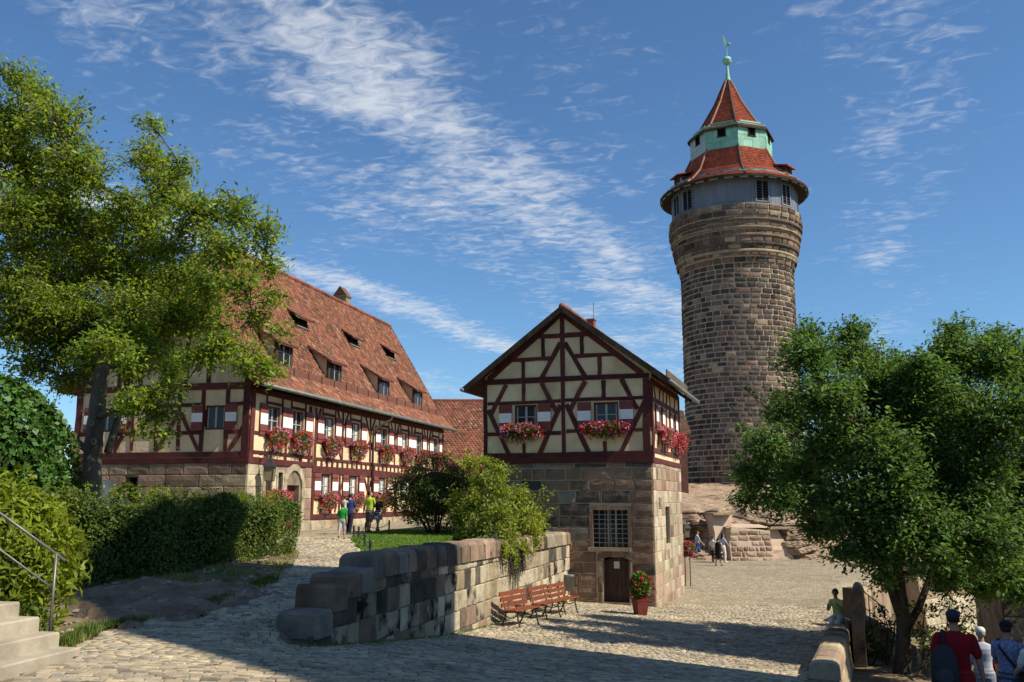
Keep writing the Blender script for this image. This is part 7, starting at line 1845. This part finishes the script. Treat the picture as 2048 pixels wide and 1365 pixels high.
# ------------------------------------------------------------------ people
from mathutils.kdtree import KDTree
_cm = {}
def cmat(c, rough=.85, c2=None, sc=30):
    k = (c, c2, sc)
    if k not in _cm: _cm[k] = mat('cloth_%d' % len(_cm), c, c2 or tuple(v*.82 for v in c), sc if c2 else 6, 4, rough, .25, 40, .15)
    return _cm[k]
SKIN = (.48, .27, .185); SKIN_T = (.40, .21, .14)
def rotx(v, a): return Vector((v.x, v.y*math.cos(a)-v.z*math.sin(a), v.y*math.sin(a)+v.z*math.cos(a)))
def make_person(label, pos, heading, Hh, shirt, bottom, pose=None, kind='shorts', sleeve='short', hair=(.03,.02,.015), hair_len=0, cap=None, shoes=(.05,.05,.05), skin=SKIN, vox=.014, build=1.0, head_turn=0.0, head_tilt=0.0, bag=None, group='visitors', lean=0.0, socks=None, curly=False, female=False, pattern=None):
    """pose: dict with hipL, hipR, kneeL, kneeR, shL, shR (forward swing), abL, abR (abduction), elL, elR in degrees"""
    po = dict(hipL=18, hipR=-14, kneeL=6, kneeR=14, shL=-14, shR=16, abL=7, abR=7, elL=14, elR=18, hipabL=2, hipabR=2); po.update(pose or {})
    R = math.radians; S = Hh/1.75; fw = .88 if female else 1.0
    root = empty('person', pos, label, 'person', group)
    rm = Matrix.Rotation(heading-PI/2, 3, 'Z')
    MBs = []     # (mesh, part)
    def tube(pts, rad, part, n=14):
        b = MB(); P = []; Q = []
        for (p, q), (r, s) in zip(zip(pts[:-1], pts[1:]), zip(rad[:-1], rad[1:])):
            k = max(2, int((q-p).length/.03))
            for i in range(k): P.append(p.lerp(q, i/k)); Q.append(r+(s-r)*i/k)
        P.append(pts[-1]); Q.append(rad[-1]); b.tube(P, Q, n); MBs.append((b, part))
        b = MB(); b.blob(pts[0], rad[0], rad[0], rad[0], 12, 8); MBs.append((b, part)); b = MB(); b.blob(pts[-1], rad[-1], rad[-1], rad[-1], 12, 8); MBs.append((b, part))
    def loft(rings, part, n=24):
        """rings (z, cx, cy, rx, ry)"""
        b = MB()
        for z, cx, cy, rx, ry in rings:
            for j in range(n): a = 2*PI*j/n; b.v.append((cx+rx*math.copysign(abs(math.cos(a))**.85, math.cos(a)), cy+ry*math.copysign(abs(math.sin(a))**.85, math.sin(a)), z))
        for i in range(len(rings)-1):
            for j in range(n): b.f.append((i*n+j, i*n+(j+1) % n, i*n+n+(j+1) % n, i*n+n+j)); b.m.append(0)
        b.f.append(tuple(reversed(range(n)))); b.m.append(0); b.f.append(tuple((len(rings)-1)*n+j for j in range(n))); b.m.append(0); MBs.append((b, part))
    bw = build
    hipz = .53*1.75; shz = 1.435
    ln = lambda z: math.tan(R(lean))*(z-hipz)
    tp = 'shirt'
    # torso
    loft([(hipz-.06, 0, 0, .155*bw, .115*bw), (hipz+.02, 0, .0, .170*bw, .125*bw), (hipz+.10, 0, ln(hipz+.1), .150*bw*fw, .112*bw), (hipz+.22, 0, ln(hipz+.22), .148*bw*fw, .108*bw), (hipz+.36, 0, ln(hipz+.36), .172*bw*fw, .122*bw), (shz-.06, 0, ln(shz-.06)-.005, .185*bw*fw, .112*bw), (shz+.01, 0, ln(shz)-.01, .150*bw*fw, .085), (shz+.05, 0, ln(shz)-.01, .075, .065)], tp)
    if kind in ('shorts', 'trousers'):
        loft([(hipz-.10, 0, 0, .165*bw, .125*bw), (hipz+.0, 0, 0, .176*bw, .132*bw), (hipz+.055, 0, 0, .165*bw, .125*bw)], 'bottom')
    hem = loft
    # head and neck
    hc = Vector((0, ln(1.6)+.015, 1.635)); 
    tube([Vector((0, ln(shz)-.01, shz+.0)), Vector((0, hc.y-.01, 1.56))], [.058, .052], 'skin')
    hr = Matrix.Rotation(R(head_turn), 3, 'Z') @ Matrix.Rotation(R(-head_tilt), 3, 'X')
    def hp(x, y, z): return hc+hr @ Vector((x, y, z))
    def hblob(c, rx, ry, rz, part, n=16, m=12):
        b = MB(); b.blob((0, 0, 0), rx, ry, rz, n, m); b.v = [tuple(hc+hr @ (Vector(c)+Vector(v))) for v in b.v]; MBs.append((b, part))
    hblob((0, -.005, .02), .076, .096, .098, 'skin'); hblob((0, .022, -.045), .058, .068, .072, 'skin'); hblob((0, .098, -.012), .013, .020, .026, 'skin', 8, 6); hblob((0, .072, -.085), .030, .026, .022, 'skin', 8, 6); hblob((.077, -.005, -.005), .010, .018, .030, 'skin', 8, 6); hblob((-.077, -.005, -.005), .010, .018, .030, 'skin', 8, 6); hblob((0, .085, -.058), .024, .014, .009, 'lip', 8, 6)
    # limbs
    for s, L_ in ((-1, 'L'), (1, 'R')):
        hip = Vector((s*.088*bw, 0, hipz-.03)); a = R(po['hip'+L_]); k = R(po['knee'+L_]); ab = R(po['hipab'+L_])
        d1 = Vector((s*math.sin(ab), math.sin(a), -math.cos(a))).normalized(); knee = hip+d1*.425; a2 = a-k; d2 = Vector((s*math.sin(ab)*.4, math.sin(a2), -math.cos(a2))).normalized(); ank = knee+d2*.415
        tube([hip, hip.lerp(knee, .5), knee], [.088*bw, .074*bw, .056], 'skin'); tube([knee, knee.lerp(ank, .3)+Vector((0, -.012, 0)), ank], [.054, .055*bw, .037], 'skin')
        fa = a2*.5; fd = Vector((s*.12, math.cos(fa), math.sin(fa)*.6)); toe = ank+fd*.165+Vector((0, 0, -.045)); heel = ank+fd*-.045+Vector((0, 0, -.045))
        tube([heel, ank+fd*.06+Vector((0, 0, -.042)), toe], [.038, .043, .034], 'shoe', 12)
        if kind == 'shorts': e = hip.lerp(knee, .98); tube([hip, e], [.106*bw, .098*bw], 'bottom')
        elif kind == 'trousers': tube([hip, knee, knee.lerp(ank, .95)], [.103*bw, .078, .066], 'bottom')
        # arm
        sh = Vector((s*.192*bw*fw, ln(shz)-.005, shz-.045)); a = R(po['sh'+L_]); ab = R(po['ab'+L_]); el = R(po['el'+L_])
        d1 = Vector((s*math.sin(ab), math.sin(a)*math.cos(ab), -math.cos(a)*math.cos(ab))).normalized(); elb = sh+d1*.285; inw = R(po.get('in'+L_, 0))
        d2 = Vector((s*math.sin(ab)*.6-s*math.sin(inw), math.sin(a+el), -math.cos(a+el)*math.cos(ab))).normalized(); wr = elb+d2*.245
        tube([sh, elb], [.052*bw, .041], 'skin'); tube([elb, elb.lerp(wr, .3), wr], [.041, .042, .028], 'skin')
        if sleeve == 'short': tube([sh+Vector((-s*.02, 0, .005)), sh.lerp(elb, .62)], [.066*bw, .060*bw], 'shirt')
        elif sleeve == 'long': tube([sh+Vector((-s*.02, 0, .005)), elb, elb.lerp(wr, .95)], [.066*bw, .054, .042], 'shirt')
        # hand: palm, four unequal curled fingers and a thumb
        side = Vector((0, 1, 0)).cross(d2)
        fdir = d2; lat = Vector((0, 1, 0))-fdir*fdir.y; lat = lat.normalized() if lat.length > .1 else Vector((1, 0, 0)); pn = fdir.cross(lat)*(-s); pal = wr+fdir*.05
        b = MB(); b.blob((0, 0, 0), .018, .042, .055, 10, 8); Mx = Matrix((pn, lat, fdir)).transposed(); b.v = [tuple(pal+Mx @ Vector(v)) for v in b.v]; MBs.append((b, 'skin'))
        for i, (o_, fl) in enumerate(((.030, .066), (.010, .076), (-.010, .070), (-.030, .054))):
            p = pal+fdir*.040+lat*o_; q1 = p+fdir*fl*.5+pn*.006; q2 = q1+fdir*fl*.35+pn*.022; tube([p, q1, q2], [.0105, .0098, .0088], 'skin', 8)
        p = pal-fdir*.012+lat*.034; tube([p, p+lat*.024+fdir*.026, p+lat*.028+fdir*.056+pn*.008], [.013, .011, .0095], 'skin', 8)
    if kind == 'skirt': loft([(.50*1.75-.30, 0, 0, .235*bw, .205*bw), (hipz-.18, 0, 0, .215*bw, .175*bw), (hipz, 0, 0, .180*bw, .135*bw), (hipz+.09, 0, 0, .150*bw, .115*bw)], 'bottom')
    if kind == 'dress': loft([(hipz-.48, 0, 0, .25*bw, .22*bw), (hipz-.2, 0, 0, .225*bw, .185*bw), (hipz, 0, 0, .195*bw, .15*bw), (hipz+.15, 0, ln(hipz+.15), .165*bw, .13*bw), (hipz+.3, 0, ln(hipz+.3), .175*bw, .135*bw)], 'bottom')
    if kind == 'seated_skirt':
        for s in (-1, 1):
            a = R(po['hipL' if s < 0 else 'hipR']); d1 = Vector((0, math.sin(a), -math.cos(a))); hip = Vector((s*.088, 0, hipz-.03)); tube([hip, hip+d1*.45], [.115, .10], 'bottom')
        loft([(hipz-.10, 0, 0, .18, .14), (hipz+.06, 0, 0, .17, .125)], 'bottom')
    # one continuous body: voxel union
    J = MB(); pts = []
    for b, part in MBs:
        k = len(J.v); J.v += b.v; J.f += [tuple(i+k for i in f) for f in b.f]; pts += [(v, part) for v in b.v]
    me = bpy.data.meshes.new('body'); me.from_pydata(J.v, [], J.f); tmp = bpy.data.objects.new('body_tmp', me); COL.objects.link(tmp)
    md = tmp.modifiers.new('r', 'REMESH'); md.mode = 'VOXEL'; md.voxel_size = vox/S; sm = tmp.modifiers.new('s', 'SMOOTH'); sm.factor = .5; sm.iterations = 2
    dg = bpy.context.evaluated_depsgraph_get(); dg.update(); em = bpy.data.meshes.new_from_object(tmp.evaluated_get(dg)); bpy.data.objects.remove(tmp)
    n = len(em.vertices); co = np.empty(n*3, np.float32); em.vertices.foreach_get('co', co); co = co.reshape(-1, 3)
    kds = {}
    for cloth in (0, 1):
        sub = [(v, i) for i, (v, q) in enumerate(pts) if (q in ('shirt', 'bottom', 'shoe')) == bool(cloth)]; kd = KDTree(len(sub))
        for v, i in sub: kd.insert(v, i)
        kd.balance(); kds[cloth] = kd
    def label_of(c):
        _, i0, d0 = kds[0].find(c); _, i1, d1 = kds[1].find(c)
        return names.index(pts[i1 if d1 < d0+.014 else i0][1])
    names = ['skin', 'shirt', 'bottom', 'shoe', 'lip']; ctr = np.empty(len(em.polygons)*3, np.float32); em.polygons.foreach_get('center', ctr); ctr = ctr.reshape(-1, 3)
    pr = {'bottom': 0, 'shirt': 0, 'skin': 0}
    idx = [label_of(c) for c in ctr]
    bm_ = {'skin': cmat(skin, .55), 'shirt': shirt if not isinstance(shirt, tuple) else cmat(shirt), 'bottom': bottom if not isinstance(bottom, tuple) else cmat(bottom), 'shoe': cmat(shoes, .5), 'lip': cmat(tuple(v*k for v, k in zip(skin, (.85, .6, .6))), .5)}
    em.materials.clear()
    for k in names: em.materials.append(bm_[k])
    em.polygons.foreach_set('material_index', idx); em.polygons.foreach_set('use_smooth', [True]*len(idx))
    A = np.array(rm)*S; em.vertices.foreach_set('co', (co @ A.T).astype(np.float32).ravel()); em.update()
    o = bpy.data.objects.new('body', em); COL.objects.link(o); o.parent = root
    def child(b, name, m_, smooth=True):
        b.v = [tuple(Vector(pos)+(rm @ Vector(v))*S) for v in b.v]; return b.build(name, m_, root, smooth)
    # hair
    hm = cmat(hair, .6); rg = random.Random(int(pos[0]*100)); b = MB(); n1, m1 = 18, 12; k = 0
    for i in range(m1+1):
        t = PI*i/m1
        for j in range(n1):
            q = 2*PI*j/n1; x, y, z = math.sin(t)*math.cos(q), math.sin(t)*math.sin(q), math.cos(t); e = 1+(.10 if curly else .035)*rg.uniform(-1, 1)
            lim = -.55 if y < .1 else (.35 if y > .45 else -.05)
            z2 = max(z, lim); sc_ = 1 if z >= lim else .86
            b.v.append(tuple(hp(x*.086*e*sc_*(1.12 if curly else 1), -.012+y*.104*e*sc_*(1.08 if curly else 1), .024+z2*.106*e*(1.15 if curly else 1))))
    for i in range(m1):
        for j in range(n1): b.f.append((i*n1+j, i*n1+(j+1) % n1, i*n1+n1+(j+1) % n1, i*n1+n1+j)); b.m.append(0)
    child(b, 'hair', hm)
    if hair_len:
        b = MB(); P = [hp(0, -.06, .03), hp(0, -.095, -.08), hp(0, -.115, -.08-hair_len*.5), hp(0, -.11, -.08-hair_len)]
        for q in range(-3, 4): b.tube([p+Vector((q*.024, .012*abs(q), 0)) for p in P], [.03, .032, .03, .012], 7)
        child(b, 'long_hair', hm)
    b = MB()
    for s in (-1, 1): b.blob(hp(s*.032, .086, .008), .010, .008, .008, 8, 6)
    child(b, 'eyes', cmat((.03, .02, .015), .3))
    if cap:
        b = MB(); n1 = 18
        prof = [(1.06, .20), (1.10, .40), (1.02, .75), (.72, 1.05), (.3, 1.17), (.02, 1.20)]
        for r, z in prof:
            for j in range(n1): q = 2*PI*j/n1; b.v.append(tuple(hp(.083*r*math.cos(q), -.008+.104*r*math.sin(q), .022+.098*z)))
        for i in range(len(prof)-1):
            for j in range(n1): b.f.append((i*n1+j, i*n1+(j+1) % n1, i*n1+n1+(j+1) % n1, i*n1+n1+j)); b.m.append(0)
        k = len(b.v)
        for i, t in enumerate(np.linspace(-1.1, 1.1, 9)):
            x, y = math.sin(t), math.cos(t); b.v.append(tuple(hp(.086*x, -.008+.104*y, .05))); b.v.append(tuple(hp(.080*x, .01+.175*y, .036))); b.v.append(tuple(hp(.080*x, .01+.175*y, .028))); b.v.append(tuple(hp(.086*x, -.008+.104*y, .040)))
        for i in range(8):
            for j in range(4): b.f.append((k+i*4+j, k+i*4+(j+1) % 4, k+i*4+4+(j+1) % 4, k+i*4+4+j)); b.m.append(0)
        child(b, 'cap', cmat(cap, .7))
    if bag == 'backpack':
        bo = empty('backpack', Vector(pos)+rm @ Vector((-.16, -.20, 1.1))*S, 'dark grey backpack hanging from the shoulder of the red shirted man', 'backpack')
        def bchild(b, name, m_): b.v = [tuple(Vector(pos)+(rm @ Vector(v))*S) for v in b.v]; return b.build(name, m_, bo, True)
        b = MB(); rr = [(.78, .11, .07), (.80, .165, .10), (.95, .175, .115), (1.15, .165, .10), (1.27, .12, .07), (1.33, .05, .03)]
        n1 = 16
        for z, rx, ry in rr:
            for j in range(n1): q = 2*PI*j/n1; b.v.append((-.15+rx*math.copysign(abs(math.cos(q))**.6, math.cos(q)), -.215+ry*math.copysign(abs(math.sin(q))**.6, math.sin(q)), z))
        for i in range(len(rr)-1):
            for j in range(n1): b.f.append((i*n1+j, i*n1+(j+1) % n1, i*n1+n1+(j+1) % n1, i*n1+n1+j)); b.m.append(0)
        b.f.append(tuple(reversed(range(n1)))); b.m.append(0); b.f.append(tuple(5*n1+j for j in range(n1))); b.m.append(0); bchild(b, 'bag_body', cmat((.035,.036,.042), .8))
        b = MB(); b.blob((-.15, -.325, .93), .115, .04, .12, 12, 8); bchild(b, 'front_pocket', cmat((.05,.05,.058), .8))
        b = MB(); b.tube([(-.13, -.15, 1.30), (-.14, -.10, 1.44), (-.15, .0, 1.485), (-.16, .10, 1.42), (-.18, .13, 1.2), (-.2, .05, 1.0), (-.2, -.1, .9)], .022, 8); bchild(b, 'shoulder_strap', cmat((.03,.03,.034), .8))
    if bag == 'shoulder':
        bo = empty('shoulder_bag', Vector(pos)+rm @ Vector((.2, .05, .9))*S, 'black shoulder bag at the hip of the man in the checked shirt', 'bag')
        def bchild(b, name, m_): b.v = [tuple(Vector(pos)+(rm @ Vector(v))*S) for v in b.v]; return b.build(name, m_, bo, True)
        b = MB(); rr = [(.74, .05, .17), (.76, .075, .20), (.9, .075, .20), (1.02, .06, .18), (1.04, .02, .16)]; n1 = 16
        for z, rx, ry in rr:
            for j in range(n1): q = 2*PI*j/n1; b.v.append((.245+rx*math.copysign(abs(math.cos(q))**.5, math.cos(q)), .05+ry*math.copysign(abs(math.sin(q))**.5, math.sin(q)), z))
        for i in range(len(rr)-1):
            for j in range(n1): b.f.append((i*n1+j, i*n1+(j+1) % n1, i*n1+n1+(j+1) % n1, i*n1+n1+j)); b.m.append(0)
        b.f.append(tuple(reversed(range(n1)))); b.m.append(0); b.f.append(tuple(4*n1+j for j in range(n1))); b.m.append(0); bchild(b, 'bag_body', cmat((.02,.02,.022), .7))
        b = MB(); b.tube([(.24, .2, 1.02), (.14, .16, 1.25), (-.05, .10, 1.45), (-.14, -.02, 1.47), (-.05, -.14, 1.35), (.12, -.15, 1.15), (.24, -.1, 1.02)], .018, 8); bchild(b, 'strap', cmat((.02,.02,.022), .7))
    return root
def stand(px, py): return ground_hit(px, py)
def Hfrom(p, px, top): return at(px, top, p.y).z-p.z
CHK = mat('checked_blue', (.07,.09,.20), (.28,.29,.42), 26, 2, .85)
CHK2 = mat('checked_pale_blue', (.10,.15,.22), (.50,.55,.60), 22, 2, .85)
SPOT = mat('spotted_skirt', (.02,.02,.022), (.62,.58,.56), 26, 2, .85)
HEAD = lambda dx, dy: math.atan2(dy, dx)
p = stand(683, 1079); make_person('boy in a green T-shirt and grey shorts walking up the path', p, HEAD(-.05, 1), Hfrom(p, 683, 1008), (.012,.24,.035), (.42,.41,.40), dict(hipL=-12, hipR=16, kneeL=28, shL=10, shR=-12), hair=(.06,.03,.02), shoes=(.02,.10,.06))
p = stand(698, 1069); fa = make_person('person in a navy T-shirt and dark jeans carrying a small child up the path', p, HEAD(.2, 1), Hfrom(p, 697, 988), (.03,.05,.16), (.018,.02,.035), dict(hipL=10, hipR=-8, shL=30, elL=70, abL=14, shR=20, elR=70, abR=10, inR=20), 'trousers', hair=(.02,.014,.012), shoes=(.05,.12,.10))
k = p+Vector((-.20, -.10, 0)); hc = .98; k.z = at(692, 994, k.y).z-hc*.98
make_person('small dark haired child in a white and yellow top carried on an arm', k, HEAD(.3, 1), hc, (.62,.60,.52), (.16,.30,.03), dict(hipL=55, hipR=55, kneeL=60, kneeR=60, hipabL=18, hipabR=18, shL=60, shR=60, elL=30, elR=30), hair=(.025,.016,.013), shoes=(.3,.3,.3))
p = stand(738, 1064); make_person('man in a lime T-shirt and grey shorts with his head bowed', p, HEAD(.35, 1), Hfrom(p, 740, 983), (.42,.58,.05), (.13,.115,.11), dict(hipL=8, hipR=-10, kneeR=8, shR=18, elR=35, inR=15), hair=(.022,.015,.012), head_turn=-55, head_tilt=-22, build=1.04)
p = stand(755, 1064); make_person('girl with long brown hair in a black top and spotted skirt', p, HEAD(.3, 1), Hfrom(p, 756, 991), (.015,.015,.018), SPOT, dict(hipL=24, hipR=-16, kneeL=4, kneeR=18), 'skirt', hair=(.16,.065,.03), hair_len=.30, female=True, shoes=(.02,.02,.02), head_turn=-35)
p = stand(1396, 1119); make_person('man in a pale checked shirt and blue shorts walking past the tower rock', p, HEAD(1, .05), Hfrom(p, 1396, 1062), CHK2, (.03,.10,.24), dict(hipL=20, hipR=-20, shR=25, shL=-18), hair=(.05,.03,.02), shoes=(.4,.4,.4), vox=.018)
p = stand(1427, 1126); make_person('man in a white shirt and dark trousers in the group below the tower', p, HEAD(.55, .7), Hfrom(p, 1429, 1073), (.55,.53,.50), (.035,.03,.028), dict(hipL=16, hipR=-14), 'trousers', hair=(.03,.02,.016), head_turn=-30, vox=.018)
p = stand(1438, 1132); make_person('woman in a sleeveless black dress in the group below the tower', p, HEAD(.6, .7), Hfrom(p, 1437, 1076), (.012,.011,.013), (.012,.011,.013), dict(hipL=-10, hipR=12), 'dress', 'none', hair=(.03,.02,.015), female=True, build=1.18, vox=.018, skin=(.55,.34,.24))
p = stand(1447, 1125); make_person('woman with long dark hair in a light blue top and white trousers', p, HEAD(.9, .4), Hfrom(p, 1447, 1067), (.36,.46,.58), (.68,.70,.72), dict(hipL=-8, hipR=10, shR=32, elR=10), 'trousers', hair=(.035,.018,.014), hair_len=.28, female=True, shoes=(.6,.6,.58), vox=.018)
# seated on the low wall
sy = 25.4; s = Vector((at(1686, 1240, sy).x, sy, 0)); u = (s.x-LA[0])*LD[0]+(s.y-LA[1])*LD[1]; c2 = LA+LD*u+LN*.14; s = Vector((c2[0], c2[1], 0)); zseat = -2.99-.29*u/float(np.linalg.norm(LB-LA)); hh = 1.55; s.z = zseat-(.53*1.75-.145)*hh/1.75
make_person('woman in a pale yellow top seated on the low wall with curly hair', s, HEAD(-.55, -.85), hh, (.62,.60,.22), (.70,.69,.66), dict(hipL=76, hipR=84, kneeL=82, kneeR=70, shL=48, shR=38, elL=75, elR=80, abL=10, abR=8, inL=25, inR=20), 'seated_skirt', 'long', hair=(.055,.03,.02), curly=True, female=True, lean=14, vox=.011, skin=(.36,.20,.14))
# group at the lower right
def near(px, top, Y, lab, head, *a, **k):
    t = at(px, top, Y); p = Vector((t.x, Y, H(t.x, Y))); make_person(lab, p, head, t.z-p.z, *a, **k)
near(1905, 1222, 13.2, 'man in a red T-shirt and dark cap with a backpack on one shoulder', HEAD(.42, .9), (.22,.008,.012), (.30,.012,.016), dict(hipL=8, hipR=-8, shR=4, elR=12, abR=12, abL=12), cap=(.035,.035,.05), bag='backpack', vox=.009, build=1.12, skin=SKIN_T, hair=(.03,.02,.015))
near(1960, 1256, 17.3, 'older man in a white cap and grey-white shirt seen from behind', HEAD(.35, .95), (.46,.47,.53), (.24,.25,.30), dict(hipL=6, hipR=-6), 'trousers', cap=(.62,.60,.50), vox=.010, build=1.08, hair=(.3,.29,.27), skin=SKIN_T)
near(1990, 1290, 17.9, 'child in a red T-shirt beside the man in the white cap', HEAD(.4, .9), (.42,.012,.014), (.02,.03,.05), dict(shR=18, abR=14, elR=10), hair=(.05,.03,.02), vox=.011)
near(2011, 1244, 14.8, 'man in a black cap and blue checked shirt looking right', HEAD(.8, .6), CHK, (.05,.08,.11), dict(hipL=8, hipR=-8, shR=18, elR=80, inR=10, abR=6, shL=16, elL=75), 'trousers', cap=(.012,.012,.014), bag='shoulder', vox=.009, build=1.06, head_turn=-12, skin=SKIN_T)
near(2035, 1268, 15.9, 'fair haired child partly hidden behind the man in the black cap', HEAD(.2, 1), (.07,.10,.17), (.05,.06,.08), dict(), hair=(.24,.15,.07), vox=.011)
near(2068, 1262, 14.3, 'person in a white top cut by the right edge of the frame', HEAD(.3, 1), (.68,.67,.64), (.25,.24,.22), dict(abL=12, shL=20, elL=35), 'trousers', hair=(.02,.014,.012), vox=.011)
import OpenImageIO as oiio, numpy as np, sys
b=oiio.ImageBuf('/workdir/render_main.png'); a=b.get_pixels(oiio.FLOAT)[...,:3]*255
for n,(x,y,w,h) in dict(skytop=(850,30,4,4),skylow=(900,280,4,4),cobshade=(400,655,30,20),coblit=(725,580,30,20),gable=(535,345,5,5),roof=(320,330,25,10),tower=(720,380,40,30),cloud=(360,60,20,20)).items(): print(n,a[y:y+h,x:x+w].mean((0,1)).round())
